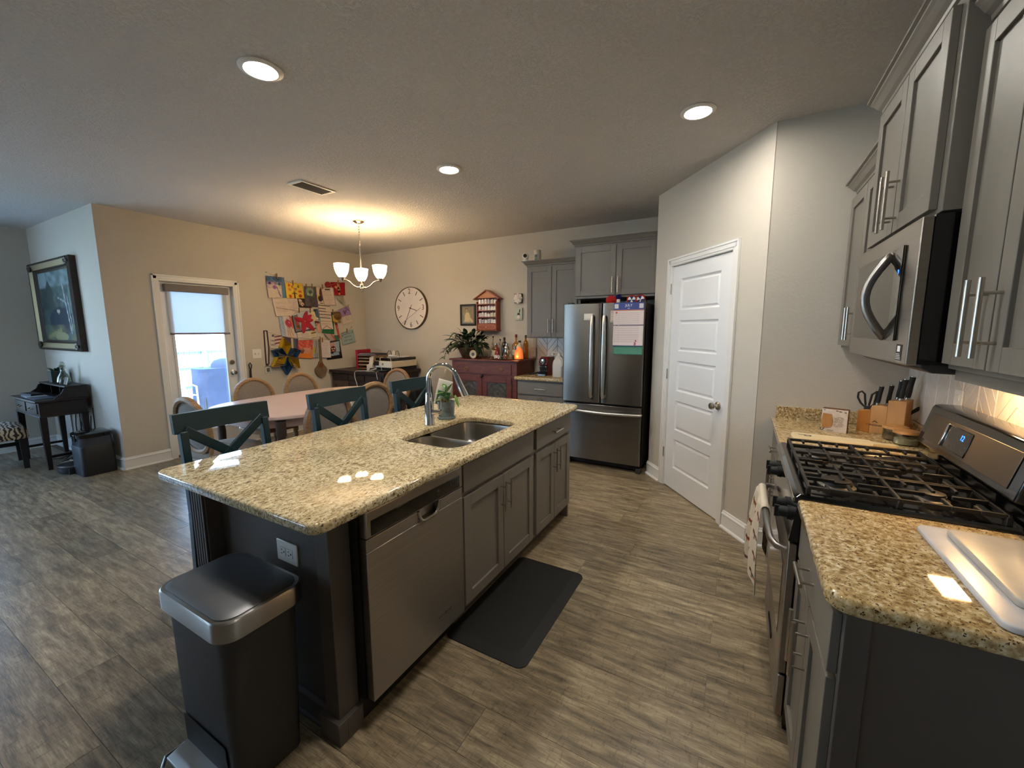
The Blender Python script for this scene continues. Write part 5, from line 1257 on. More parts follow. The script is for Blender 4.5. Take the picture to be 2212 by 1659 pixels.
for (pts, nl) in (([(bx - .12, by - .05, pzt + .14), (bx - .22, by - .08, pzt + .24), (bx - .30, by - .12, pzt + .16), (bx - .32, by - .16, pzt + .04), (bx - .27, by - .24, pzt - .02)], 9), ([(bx - .1, by - .1, pzt + .15), (bx - .26, by - .1, pzt + .20), (bx - .37, by - .1, pzt + .11), (bx - .40, by - .1, pzt + .06)], 7), ([(bx + .1, by, pzt + .15), (bx + .17, by - .02, pzt + .30), (bx + .22, by - .02, pzt + .26), (bx + .24, by - .04, pzt + .14)], 7), ([(bx + .02, by - .14, pzt + .14), (bx + .05, by - .19, pzt + .10), (bx + .06, by - .21, pzt + .03)], 5), ([(bx + .05, by + .0, pzt + .15), (bx + .13, by - .0, pzt + .36), (bx + .19, by - .0, pzt + .35), (bx + .20, by, pzt + .27)], 5)):
    stem.tube(pts, .0035, 6)
    for i in range(nl):
        t = (i + .5) / nl * (len(pts) - 1); k = int(t); q = Vector(pts[k]).lerp(Vector(pts[k + 1]), t - k)
        put_leaf(q, (rp_.uniform(-1, 1), rp_.uniform(-.8, .1), rp_.uniform(-.5, .6)), rp_.uniform(.05, .10), rp_.uniform(.014, .024), .6, pp, LEAF)
stem.build('stems', LEAF, pp)

# ---------------- dark buffet with its clutter
BY, bx0, bx1, bz = 4.27, -5.69, -4.50, .868
bf = thing('dark_buffet', 'dark walnut buffet cabinet with panelled doors in the corner behind the table', 'sideboard', (-5.1, 4.6, 0))
MB().box(bx0 + .03, bx1 - .03, BY + .02, 5.03, .08, bz - .04).build('case', DARKW, bf, bevel=.003)
MB().box(bx0 - .005, bx1 + .01, BY - .012, 5.045, bz - .04, bz).build('top_board', DARKW, bf, bevel=.005)
for x in (bx0 + .06, bx1 - .06):
    for y in (BY + .06, 4.99): MB().box(x - .03, x + .03, y - .03, y + .03, 0, .08).build('leg', DARKW, bf, smooth=False)
MBf = face((0, BY + .02, 0), (0, -1, 0)); OAKD = mat('worn_panel_wood', (78, 58, 44), .5, var=(9, .3, (5, 1, 1)))
for i in range(3):
    u0 = bx0 + .06 + i * .36; u1 = u0 + .34
    d = shaker(MBf, u0, u1, .14, .70, 0, .018, .055).build('door', OAKD if i != 1 else DARKW, bf, bevel=.002)
    k = MB(MBf).sphere((u1 - .03, .46, .03), .012).build('knob', BRASS, bf); k.parent = d
    dr_ = MB(MBf).box(u0, u1, .72, .80, 0, .016).build('drawer', DARKW, bf, bevel=.003)
for x in (bx0 + .10, bx0 + .45, bx1 - .10): pass
ph = thing('letter_organizer', 'wooden letter organizer stuffed with papers and folders on the dark buffet', 'organizer', (-5.3, 4.68, bz))
ox0, ox1, oy0, oy1 = -5.40, -5.03, 4.58, 4.86
for i in range(5): MB().box(ox0, ox1, oy0, oy1, bz + .001 + i * .052, bz + .008 + i * .052).build('shelf', OAK, ph, smooth=False)
for x in (ox0 - .010, ox1): MB().box(x, x + .010, oy0, oy1, bz, bz + .23).build('side_panel', OAK, ph, smooth=False)
for i, (z0_, c_) in enumerate(((.010, (120, 70, 44)), (.062, (198, 178, 150)), (.068, (170, 128, 96)), (.114, (206, 190, 160)), (.122, (186, 150, 110)), (.166, (190, 178, 166)))):
    MB().box(ox0 + .012, ox1 - .015 - .02 * (i % 3), oy0 - .012 * (i % 2), oy1 - .02, bz + z0_, bz + z0_ + .005).build('paper_stack', mat('stack_%s' % 'abcdef'[i], c_, .8), ph, smooth=False)
def flatpile(name, label, x, y, z, items, grp=None):
    o = thing(name, label, 'papers', (x, y, z), 0, grp)
    zz = z
    for (w_, d_, h_, c_, ang, dx) in items:
        M_ = Matrix.Translation((x + dx, y, zz)) @ Matrix.Rotation(ang, 4, 'Z'); MB(M_).box(-w_ / 2, w_ / 2, -d_ / 2, d_ / 2, .0003, h_).build('folder', mat('sheet_tone_%d' % len(MATS), c_, .7), o, smooth=False); zz += h_
    return o
flatpile('folder_pile', 'fanned dark folders and papers lying on top of the letter organizer', -5.21, 4.71, bz + .2165, [(.40, .26, .006, (200, 190, 178), .05, 0), (.42, .27, .008, (60, 56, 66), -.1, -.02), (.38, .26, .006, (88, 84, 92), .12, .02), (.34, .24, .005, (212, 202, 188), .02, .0), (.36, .22, .006, (54, 52, 62), -.05, .04)])
rf = thing('red_binder', 'red binder standing upright at the left of the letter organizer', 'binder', (-5.5, 4.75, bz))
MBn = Matrix.Translation((-5.435, 4.74, bz)) @ Matrix.Rotation(math.radians(12), 4, 'Z')
RED = mat('red_vinyl', (150, 20, 44), .35)
MB(MBn).box(-.030, -.024, -.17, .17, 0, .30).box(.0, .006, -.17, .17, 0, .30).box(-.030, .006, -.175, -.17, 0, .30).build('cover', RED, rf, bevel=.002)
MB(MBn).box(-.023, -.001, -.165, .165, .006, .285).build('pages', PAPER, rf, smooth=False)
bxs = thing('white_carton', 'small opened white carton standing in front of the letter organizer', 'box', (-4.93, 4.45, bz))
MB().box(-5.00, -4.88, 4.40, 4.50, bz, bz + .095).build('carton', mat('white_card', (206, 194, 180), .7), bxs, smooth=False)
MB().hexa([(-4.955, 4.405, bz + .095), (-4.875, 4.405, bz + .095), (-4.875, 4.410, bz + .095), (-4.955, 4.410, bz + .095), (-4.965, 4.435, bz + .205), (-4.885, 4.435, bz + .205), (-4.885, 4.440, bz + .205), (-4.965, 4.440, bz + .205)]).build('flap', MATS['white_card'], bxs, smooth=False)
pt = thing('printer', 'white and black desktop printer at the right end of the dark buffet', 'printer', (-4.68, 4.72, bz))
qx0, qx1, qy0, qy1 = -4.86, -4.515, 4.42, 4.98
MB().box(qx0 + .01, qx1 - .005, qy0 + .03, qy1, bz, bz + .055).build('lower_body', BLACKM, pt, bevel=.006)
MB().box(qx0, qx1, qy0 + .015, qy1, bz + .055, bz + .150).build('white_body', WHITEP, pt, bevel=.006)
MB().box(qx0 - .03, qx1 - .01, qy0 + .06, qy1, bz + .150, bz + .195).build('scanner_lid', BLACKG, pt, bevel=.010, seg=3)
MPt = face((0, qy0 + .015, bz), (0, -1, 0))
MB(MPt).hexa([(qx0 - .005, .085, 0), (qx0 + .09, .085, 0), (qx0 + .09, .085, .012), (qx0 - .005, .085, .03), (qx0 - .005, .15, 0), (qx0 + .09, .15, 0), (qx0 + .09, .15, .004), (qx0 - .005, .15, .008)]).build('control_panel', BLACKG, pt, bevel=.003)
MB(MPt).lathe([(0, .0), (.017, .0), (.017, .001), (0, .001)], (qx0 + .165, .105, 0), 20).build('emblem', GREYPL, pt)
text('hp', .022, MPt @ Matrix.Translation((qx0 + .165, .106, .0012)), INKW, pt, 'emblem_letters')
MB().box(qx0 - .02, qx1 - .06, qy0 - .10, qy0 + .05, bz + .012, bz + .020).build('paper_tray', mat('dark_teal_plastic', (40, 56, 64), .4), pt, bevel=.003)
for x in (-4.55,): MB().box(qx1 + .0, qx1 + .006, qy0 + .02, qy1 - .01, bz + .06, bz + .145).build('side_cover', CREAM, pt, smooth=False)
zt = bz + .195
flatpile('paper_heap', 'loose papers and envelopes lying on the printer lid', -4.66, 4.74, zt, [(.30, .20, .006, (206, 198, 190), .1, 0), (.28, .19, .006, (150, 146, 146), -.15, .03), (.22, .16, .005, (214, 206, 198), .2, .05)])
ch_ = thing('phone_charger', 'white charger with looping black cords on the papers on the printer', 'charger', (-4.68, 4.66, zt + .017))
zc_ = zt + .0175
MB().box(-4.76, -4.66, 4.62, 4.70, zc_, zc_ + .022).box(-4.70, -4.672, 4.64, 4.67, zc_ + .022, zc_ + .075).build('charger_body', WHITEP, ch_, bevel=.004)
m = MB()
for s, x in ((-1, -4.735), (1, -4.65)): m.tube([(x, 4.66, zc_ + .018), (x + s * .01, 4.66, zc_ + .075), (x + s * .05, 4.66, zc_ + .085), (x + s * .085, 4.65, zc_ + .045), (x + s * .085, 4.65, zc_ + .0)], .004, 8)
m.build('cord', BLACKM, ch_)
wf_ = thing('wooden_frame', 'small pale wooden A-shaped frame on the far end of the printer lid', 'ornament', (-4.83, 4.86, zt))
MB().beam((-4.90, 4.80, zt), (-4.83, 4.80, zt + .10), .02, .012).beam((-4.83, 4.80, zt + .10), (-4.77, 4.80, zt), .02, .012).box(-4.90, -4.77, 4.79, 4.81, zt, zt + .03).build('a_frame', BOARDW, wf_, smooth=False)
cb = thing('white_cable', 'tangled white charging cable hanging over the front edge of the dark buffet', 'cable', (-4.9, 4.25, bz))
MB().tube([(-4.76, 4.38, bz + .05), (-4.88, 4.33, bz + .012), (-4.98, 4.29, bz + .006), (-5.07, 4.262, bz + .004), (-5.10, 4.250, bz - .02), (-5.095, 4.248, bz - .10), (-5.06, 4.248, bz - .19), (-5.03, 4.245, bz - .30)], .0045, 8).tube([(-4.76, 4.37, bz + .04), (-4.83, 4.30, bz + .006), (-4.90, 4.29, bz + .006), (-4.86, 4.34, bz + .006), (-4.74, 4.31, bz + .006)], .004, 8).build('cable_run', CORDW, cb)
MB().box(-4.90, -4.82, 4.36, 4.41, bz, bz + .045).build('adapter', BLACKM, cb, bevel=.01)
cb2 = thing('printer_cable', 'thin white cables hanging down the printer and the buffet side', 'cable', (-4.55, 4.42, bz))
MB().tube([(-4.80, 4.55, bz + .202), (-4.75, 4.44, bz + .200), (-4.73, 4.425, bz + .12), (-4.70, 4.415, bz + .02), (-4.65, 4.258, bz + .006), (-4.62, 4.25, bz - .1)], .004, 8).tube([(-4.62, 4.5, bz + .202), (-4.535, 4.44, bz + .20), (-4.50, 4.42, bz + .14), (-4.490, 4.41, bz + .0), (-4.480, 4.40, bz - .10), (-4.485, 4.41, bz - .3)], .004, 8).build('cable_run', CORDW, cb2)
# black floor subwoofer / case behind the far stool
bxk = thing('black_case', 'black plastic case standing on the floor beside the buffet, seen through the far stool', 'case', (-4.05, 4.7, 0))
MB().box(-4.40, -4.10, 4.45, 4.85, 0, .62).build('case_body', BLACKM, bxk, bevel=.04, seg=3)
for z in (.18, .46): MB().box(-4.33, -4.17, 4.440, 4.452, z, z + .02).build('latch', STEEL, bxk, bevel=.003)
# dog bed / grey lump next to it
gb = thing('grey_bag', 'slumped grey bag on the floor by the back wall, right of the black case', 'bag', (-3.85, 4.8, 0))
MB().surf(lambda u, v: (-3.82 + .16 * (1 + .1 * math.sin(3 * 2 * PI * u)) * math.cos(2 * PI * u) * math.sin(PI * (.03 + .94 * v)) ** .6, 4.82 + .15 * math.sin(2 * PI * u) * math.sin(PI * (.03 + .94 * v)) ** .6, .0 + .52 * v + .02 * math.sin(6 * PI * u) * v), 28, 14).build('bag_body', LINEN, gb, angle=80)
MB().tube([(-3.90, 4.80, .50), (-3.88, 4.79, .60), (-3.78, 4.79, .60), (-3.75, 4.80, .50)], .008, 8).build('bag_handle', BLACKM, gb)
# ================================================================== THE PAPER WALL (beside the exterior door)
WX = XD + .001
COL = thing   # alias for readability
def wall_sheet(name, label, q, base, shapes, layer, nu=24, nv=28, seed=0, curl=0.012, cat='artwork', grp='papers clipped on the door wall'):
    """paper hung on the wall: corners (y, z) TL, TR, BR, BL; the layer sets how far it stands off"""
    (a, b, c, d) = [Vector((p[0], p[1], 0)) for p in q]
    off = WX + .003 + .0032 * layer
    def fn(u, v):
        p = a.lerp(b, u) * v + d.lerp(c, u) * (1 - v)
        x = off + curl * (1 - v) ** 2 * (0.4 + .6 * abs(2 * u - 1) ** 2) + .0015 * math.sin(6 * u + seed)
        return (x, p.x, p.y)
    o = sheet(name, fn, base, shapes, None, nu, nv, seed, (-.0008, 0, 0))
    return tag(o, label, cat, grp)
Wt = (206, 192, 178)
WS = wall_sheet
WS('child_drawing', 'pale pink drawing of a girl with a red balloon, hung under the handwritten pages', [(3.524,1.690),(3.707,1.696),(3.788,1.356),(3.543,1.397)], (196, 186, 184), [('r', 0, 0, .30, 1, (140, 156, 180)), ('n', 0, 0, .3, 1, .5, 14, (190, 196, 206)), ('t', (.30, 0), (.95, 0), (.6, .75), (198, 176, 162)), ('l', .45, .1, .5, .6, .02, (150, 120, 110)), ('l', .6, .05, .6, .5, .02, (150, 120, 110)), ('l', .75, .1, .68, .5, .02, (150, 120, 110)), ('r', .82, .45, 1, 1, (196, 110, 96)), ('r', .92, 0, 1, .5, (150, 164, 190)), ('e', .64, .66, .24, .17, (178, 62, 84)), ('t', (.50, .70), (.58, .88), (.66, .78), (178, 62, 84)), ('e', .72, .70, .03, .025, (232, 190, 190))], 2, seed=1)
WS('dark_card', 'dark purple card with a cream stripe behind the paper star', [(3.550,1.419),(3.790,1.361),(3.771,1.175),(3.567,1.197)], (74, 58, 84), [('r', .55, 0, .68, 1, (196, 182, 158)), ('r', .68, 0, .85, 1, (84, 92, 92)), ('n', .8, 0, 1, 1, .5, 20, (92, 72, 120))], 1, seed=2)
WS('newspaper_clipping', 'printed newspaper clipping behind the yellow and blue star', [(3.401,1.443),(3.517,1.433),(3.500,1.206),(3.361,1.215)], (198, 188, 174), [('lines', .08, .05, .9, .72, 16, (140, 132, 124)), ('r', .1, .80, .35, .93, (90, 84, 80)), ('lines', .45, .76, .95, .95, 4, (110, 102, 96))], 1, seed=3)
WS('striped_oval', 'pink and maroon striped oval paper above the star', [(3.445,1.425),(3.560,1.420),(3.545,1.265),(3.430,1.270)], (206, 180, 174), [('l', 0, .2, 1, .35, .07, (112, 66, 74)), ('l', 0, .5, 1, .65, .07, (112, 66, 74)), ('l', 0, .8, 1, .95, .06, (112, 66, 74))], 3, seed=4)
WS('watercolor_sheet', 'blue and purple watercolour over cream, topmost left paper', [(3.384,2.226),(3.642,2.224),(3.636,1.944),(3.393,1.926)], (206, 190, 170), [('r', .80, 0, 1, 1, (88, 128, 150)), ('r', 0, .74, 1, 1, (96, 124, 150)), ('n', 0, .62, .85, 1, .85, 16, (36, 58, 112)), ('n', 0, .45, .85, .75, .7, 14, (150, 110, 158)), ('e', .15, .68, .08, .06, (60, 30, 84)), ('e', .64, .88, .09, .07, (40, 84, 96)), ('e', .70, .66, .08, .06, (44, 86, 110)), ('e', .40, .50, .10, .09, (150, 88, 150)), ('t', (.52, .55), (.66, .05), (.80, .05), (150, 130, 168)), ('l', .55, .5, .70, .08, .02, (110, 92, 110)), ('n', 0, 0, .6, .45, .3, 9, (176, 156, 150))], 5, seed=5)
YL = (222, 184, 60)
leaves = [('e', .20, .86, .075, .09, (196, 92, 50)), ('e', .37, .76, .065, .085, (180, 110, 50)), ('e', .22, .58, .085, .10, (206, 130, 90)), ('e', .55, .62, .10, .09, (176, 122, 84)), ('e', .72, .78, .055, .10, (104, 108, 44)), ('e', .80, .45, .10, .09, (200, 96, 44)), ('e', .22, .13, .085, .12, (188, 66, 40)), ('e', .80, .16, .095, .11, (172, 46, 34))]
WS('yellow_leaf_picture', 'yellow picture of a small figure among falling orange leaves', [(3.651,2.154),(3.920,2.168),(3.924,1.953),(3.653,1.939)], YL, leaves + [('e', .475, .44, .04, .055, (120, 78, 54)), ('r', .43, .12, .53, .38, (42, 50, 58)), ('l', .36, .28, .43, .34, .03, (42, 50, 58)), ('l', .62, .28, .53, .34, .03, (42, 50, 58)), ('r', .44, 0, .475, .14, (36, 42, 48)), ('r', .49, 0, .525, .14, (36, 42, 48))], 4, seed=6)
WS('handwritten_page', 'handwritten lined page hung below the watercolour', [(3.448,1.932),(3.659,1.940),(3.695,1.693),(3.479,1.680)], (208, 190, 176), [('lines', .12, .08, .95, .92, 22, (182, 164, 152))], 3, 26, 48, seed=7)
WS('second_page', 'folded handwritten page beside the first, lower edge slanting up', [(3.659,1.940),(3.823,1.944),(3.821,1.764),(3.688,1.676)], (204, 186, 176), [('lines', .08, .3, .5, .95, 12, (180, 162, 150)), ('lines', .5, .2, .95, .92, 14, (166, 150, 140)), ('l', .12, .95, .6, .3, .02, (180, 162, 152))], 2, 24, 36, seed=8)
WS('bone_drawing', 'black card with a white bone drawing under the yellow picture', [(3.830,1.950),(3.954,1.952),(4.046,1.816),(3.838,1.819)], (58, 38, 34), [('e', .25, .75, .18, .16, (206, 182, 164)), ('e', .32, .42, .22, .18, (210, 184, 164)), ('l', .15, .9, .3, .2, .06, (200, 170, 150)), ('e', .28, .6, .05, .05, (66, 36, 32)), ('e', .40, .36, .08, .07, (170, 96, 60)), ('e', .2, .45, .04, .06, (66, 36, 32))], 2, seed=9)
WS('seed_ball_painting', 'grey painting with a pale green mottled ball at its top', [(3.938,2.130),(4.140,2.142),(4.142,1.837),(3.927,1.837)], (86, 80, 80), [('n', 0, 0, 1, .6, .6, 10, (58, 44, 46)), ('n', 0, 0, .4, 1, .4, 12, (116, 112, 116)), ('e', .46, .72, .34, .24, (48, 50, 46)), ('e', .45, .74, .31, .22, (132, 146, 124)), ('e', .50, .72, .13, .09, (72, 66, 58)), ('n', .15, .52, .76, .95, .35, 20, (96, 120, 96)), ('e', .32, .62, .10, .07, (158, 166, 142)), ('e', .60, .60, .10, .07, (150, 160, 136))], 4, seed=10)
WS('brown_creature_picture', 'cream picture of a brown animal half hidden by a list', [(4.141,2.139),(4.259,2.143),(4.256,1.905),(4.149,1.929)], (208, 190, 168), [('e', .75, .55, .34, .42, (74, 46, 34)), ('n', .4, .2, 1, .95, .5, 12, (128, 76, 48)), ('e', .1, .30, .20, .16, (206, 176, 60)), ('e', .45, .2, .3, .2, (52, 42, 40))], 2, seed=11)
WS('red_card', 'red card with a pale hand cut-out at the top right of the papers', [(4.398,2.236),(4.674,2.252),(4.660,2.045),(4.448,2.034)], (150, 24, 34), [('e', .48, .50, .135, .26, (206, 140, 96)), ('e', .48, .42, .105, .23, (54, 22, 22)), ('e', .49, .12, .08, .09, (206, 130, 90)), ('e', .30, .62, .09, .10, (206, 140, 96)), ('e', .44, .82, .035, .10, (206, 140, 96)), ('e', .51, .86, .035, .10, (206, 140, 96)), ('e', .57, .80, .03, .09, (206, 140, 96)), ('e', .49, .42, .045, .05, (222, 190, 170))], 3, 30, 28, seed=12)
o = MB().sphere((WX + .006, 4.358, 2.185), .052, .06, 1.15, 1.0, 20, 10).build('red_felt_lobe', mat('dark_red_felt', (138, 22, 34), .8)); tag(o, 'dark red rounded paper lobe peeking out left of the red card', 'artwork', 'papers clipped on the door wall')
WS('curled_grey_sheet', 'grey sheet curling away below the red card', [(4.470,2.032),(4.644,2.038),(4.659,1.869),(4.564,1.915)], (158, 148, 132), [('lines', .3, .3, .9, .8, 7, (136, 126, 114)), ('l', .9, 0, .98, 1, .02, (200, 188, 168))], 1, curl=.05, seed=13)
WS('purple_picture', 'lilac picture with dark figures at the right edge of the papers', [(4.512,1.801),(4.718,1.884),(4.759,1.739),(4.579,1.696)], (150, 116, 158), [('e', .45, .45, .10, .30, (66, 44, 74)), ('e', .62, .55, .07, .15, (70, 44, 80)), ('l', .7, .9, .9, .5, .03, (66, 44, 60)), ('n', 0, 0, 1, 1, .3, 8, (182, 150, 184))], 2, seed=14)
WS('small_note', 'small white note hanging from the lilac picture', [(4.564,1.696),(4.759,1.736),(4.795,1.624),(4.577,1.567)], (202, 184, 170), [('lines', .4, .35, .9, .9, 6, (172, 152, 140))], 3, seed=15)
WS('green_poster', 'green painted poster behind the long banner', [(4.357,1.768),(4.433,1.767),(4.411,1.419),(4.180,1.443)], (34, 92, 58), [('n', 0, 0, 1, 1, .5, 12, (52, 118, 72)), ('r', 0, .8, 1, 1, (52, 84, 100))], 1, seed=16)
WS('yellow_scrap', 'pale yellow scrap behind the red flower picture', [(4.018,1.759),(4.090,1.765),(4.115,1.656),(4.031,1.590)], (212, 192, 146), [('lines', .2, .2, .8, .8, 6, (180, 160, 120))], 2, seed=17)
WS('blue_animal_picture', 'small blue animal picture left of the long banner', [(4.073,1.802),(4.154,1.811),(4.161,1.633),(4.095,1.656)], (84, 102, 124), [('n', 0, 0, 1, 1, .6, 12, (58, 72, 90)), ('e', .3, .85, .3, .14, (40, 48, 58)), ('e', .5, .12, .4, .1, (206, 196, 190))], 1, seed=18)
WS('peach_strip', 'peach paper strip with a black edge below the blue animal picture', [(4.083,1.626),(4.160,1.622),(4.171,1.452),(4.120,1.449)], (206, 158, 138), [('r', 0, .82, 1, 1, (90, 50, 44)), ('r', .0, .6, .1, .9, (52, 40, 40)), ('l', .8, .9, .2, .6, .04, (130, 70, 60))], 2, seed=19)
bars = [('r', 0, y, x, y + .022, (34, 26, 26)) for y, x in ((.86, 1), (.745, .62), (.645, .62), (.53, 1), (.405, .92), (.29, 1))]
WS('barred_banner', 'long white paper banner with black bars and a pointed fold', [(4.148,1.925),(4.361,1.910),(4.392,1.498),(4.177,1.496)], (206, 188, 174), bars + [('lines', .1, .44, .9, .50, 2, (150, 134, 126)), ('lines', .1, .15, .9, .26, 3, (176, 158, 148)), ('l', .1, .01, .5, .13, .010, (60, 40, 36)), ('l', .9, .01, .5, .13, .010, (60, 40, 36)), ('r', .2, .93, .45, .95, (70, 60, 56)), ('l', 0, 0, 0, 1, .015, (60, 50, 50))], 3, 30, 80, seed=20)
WS('checklist_sheet', 'lined checklist on grey backing clipped over the brown animal picture', [(4.218,2.134),(4.442,2.152),(4.466,1.876),(4.250,1.872)], (160, 142, 132), [('r', .05, .04, .93, .97, (206, 184, 170)), ('lines', .12, .08, .88, .80, 11, (176, 156, 146)), ('r', .3, .86, .7, .92, (60, 50, 48))], 5, 26, 50, seed=21)
WS('red_flower_picture', 'picture frame print with a big red paper flower across it', [(3.713,1.699),(3.993,1.799),(4.087,1.506),(3.740,1.447)], (178, 186, 188), [('r', 0, 0, .06, 1, (52, 54, 56)), ('r', 0, 0, 1, .05, (52, 54, 56)), ('r', .06, .05, .32, .95, (110, 116, 116)), ('r', .12, .14, .27, .86, (182, 86, 76)), ('e', .22, .30, .07, .10, (56, 88, 52)), ('n', .12, .14, .27, .86, .4, 22, (120, 60, 50))], 4, 30, 30, seed=22)
# paper flower petals stand proud of the picture
fl = thing('red_paper_flower', 'large red paper flower with five petals on the framed print', 'artwork', (WX, 3.905, 1.62))
FR = mat('crimson_petal', (158, 22, 46), .55, var=(14, .3)); 
for (py_, pz_, ln, wd, an) in ((3.93, 1.715, .085, .036, 72), (3.835, 1.665, .085, .034, 165), (3.99, 1.675, .085, .036, 38), (4.02, 1.655, .080, .034, 8), (3.855, 1.545, .10, .040, -100), (4.005, 1.565, .115, .040, -42)):
    a = math.radians(an); cy_, cz_ = 3.90 + .045 * math.cos(a) * 0, 1.62; vs = []
    d = (math.cos(a), math.sin(a)); s = (-d[1], d[0]); nn = 18; m = MB()
    rim = []
    for i in range(nn):
        t = 2 * PI * i / nn; p = (.065 + .072 * math.cos(t)) * ln / .075; q = wd * math.sin(t) * (1 - .25 * math.cos(t))
        rim.append((WX + .030 + .004 * math.cos(t), cy_ + d[0] * p + s[0] * q, cz_ + d[1] * p + s[1] * q))
    c0 = (WX + .040, cy_ + d[0] * .07, cz_ + d[1] * .07)
    m.add(rim + [c0] + [(x - .006, y, z) for x, y, z in rim], [(i, (i + 1) % nn, nn) for i in range(nn)] + [(i, nn + 1 + i, nn + 1 + (i + 1) % nn, (i + 1) % nn) for i in range(nn)])
    m.build('petal', FR, fl, angle=70)
MB().sphere((WX + .036, 3.90, 1.62), .012, .6).build('flower_centre', mat('flower_centre', (206, 140, 110), .6), fl)
WS('turtle_backing', 'mustard backing sheet behind the paper turtle', [(4.400,1.766),(4.555,1.777),(4.542,1.595),(4.397,1.619)], (170, 136, 60), [('r', 0, .75, 1, 1, (60, 76, 84)), ('n', 0, 0, 1, .7, .5, 9, (196, 166, 84))], 3, seed=23)
tu = thing('paper_turtle', 'domed brown and gold paper turtle right of the long banner', 'artwork', (WX, 4.495, 1.72))
m = MB().surf(lambda u, v: (WX + .016 + .035 * (1 - v * v), 4.495 + .075 * v * math.cos(2 * PI * u), 1.712 + .070 * v * math.sin(2 * PI * u)), 24, 6); m.build('shell', mat('turtle_shell', (104, 74, 30), .6, var=(45, .8)), tu)
MB().sphere((WX + .024, 4.515, 1.628), .024, .4, 1, 1.1).build('head', mat('turtle_head', (150, 112, 50), .6), tu)
WS('red_ribbon_strip', 'red ribbon strip hanging right of the green poster', [(4.432,1.605),(4.483,1.599),(4.524,1.322),(4.483,1.392)], (178, 66, 54), [('n', 0, 0, 1, 1, .5, 9, (206, 104, 84)), ('r', 0, .85, 1, 1, (112, 40, 44))], 3, 10, 30, seed=24)
WS('pale_blue_scrap', 'pale blue scrap of paper under the paper turtle', [(4.472,1.607),(4.539,1.614),(4.513,1.507),(4.477,1.514)], (180, 184, 182), [('n', 0, 0, 1, .6, .4, 8, (206, 190, 170))], 1, 8, 12, seed=25)
WS('green_scrap', 'dark green scrap beside the red ribbon strip', [(4.410,1.406),(4.505,1.392),(4.501,1.313),(4.433,1.315)], (58, 98, 70), [('n', 0, 0, 1, 1, .5, 8, (84, 120, 92))], 2, 10, 10, seed=26)
WS('grey_sheet', 'grey sheet with a red bar below the green poster', [(4.227,1.427),(4.368,1.425),(4.433,1.321),(4.283,1.328)], (166, 152, 146), [('l', .92, 1, .95, 0, .10, (182, 64, 58)), ('l', 0, 1, .25, 0, .05, (52, 46, 46))], 2, 16, 16, seed=27)
WS('typed_page', 'white typed page under the red flower print', [(3.780,1.453),(4.006,1.471),(4.006,1.344),(3.787,1.341)], (206, 192, 176), [('lines', .06, .1, .95, .8, 10, (178, 164, 152))], 3, 26, 26, seed=28)
WS('olive_card', 'cream card with an olive stripe right of the typed page', [(3.999,1.480),(4.087,1.503),(4.087,1.375),(4.004,1.368)], (210, 194, 158), [('r', 0, .55, 1, .68, (104, 92, 54)), ('lines', .1, .15, .9, .45, 4, (180, 164, 134))], 2, 14, 18, seed=29)
WS('orange_landscape', 'red and orange painting with a brown shape, hung beside the star', [(3.788,1.338),(4.029,1.338),(3.995,1.052),(3.760,1.081)], (206, 112, 92), [('n', .0, .45, 1, 1, .8, 12, (176, 30, 44)), ('r', 0, 0, 1, .27, (206, 120, 52)), ('e', .50, .42, .40, .16, (192, 136, 110)), ('e', .26, .42, .17, .15, (116, 72, 58)), ('n', .1, .45, .9, .6, .4, 15, (224, 170, 150))], 3, seed=30)
WS('blue_green_pattern', 'blue and yellow patterned picture between the orange painting and the guitar', [(4.028,1.335),(4.107,1.327),(4.094,1.057),(3.985,1.067)], (92, 116, 124), [('n', 0, 0, 1, 1, .9, 18, (214, 200, 180)), ('r', 0, .25, .55, .6, (176, 166, 66)), ('n', .5, 0, 1, 1, .7, 16, (46, 66, 92))], 2, 16, 26, seed=31)
WS('black_folder', 'black folder backing behind the brown-headed portrait', [(4.289,1.310),(4.515,1.316),(4.536,1.032),(4.246,1.019)], (40, 36, 36), [], 1, 10, 10, seed=32)
WS('brown_head_portrait', 'child\'s portrait of a dark round head on a pale blue sheet', [(4.326,1.284),(4.503,1.310),(4.495,1.136),(4.323,1.139)], (150, 164, 176), [('r', 0, .45, .5, 1, (186, 150, 146)), ('e', .30, .25, .30, .36, (84, 30, 22)), ('e', .18, .34, .08, .06, (220, 200, 180)), ('e', .44, .34, .08, .06, (220, 200, 180)), ('e', .31, .12, .16, .06, (206, 140, 120)), ('n', .5, .2, 1, 1, .3, 10, (190, 196, 200))], 2, seed=33)
WS('blue_strip', 'blue and white strip at the bottom of the black folder', [(4.322,1.129),(4.483,1.134),(4.480,1.086),(4.325,1.070)], (98, 128, 156), [('n', 0, 0, 1, 1, .6, 16, (200, 206, 208))], 2, 20, 8, seed=34)
WS('plain_white_page', 'plain white page clipped right of the paper guitar', [(4.145,1.335),(4.324,1.329),(4.316,1.052),(4.159,1.056)], (204, 194, 192), [('lines', .1, .1, .92, .9, 20, (180, 168, 164))], 4, 20, 40, seed=35)
WS('certificate', 'light blue certificate with dark lettering, nearest the corner', [(4.546,1.439),(4.782,1.498),(4.821,1.288),(4.554,1.239)], (150, 166, 164), [('lines', .15, .72, .85, .85, 1, (60, 70, 76)), ('lines', .2, .50, .8, .60, 1, (96, 106, 110)), ('lines', .15, .25, .45, .35, 1, (110, 120, 122)), ('lines', .5, .2, .8, .35, 1, (110, 120, 122)), ('r', .08, .65, .12, .82, (40, 46, 54)), ('r', .88, .72, .92, .90, (40, 46, 54))], 3, seed=36)
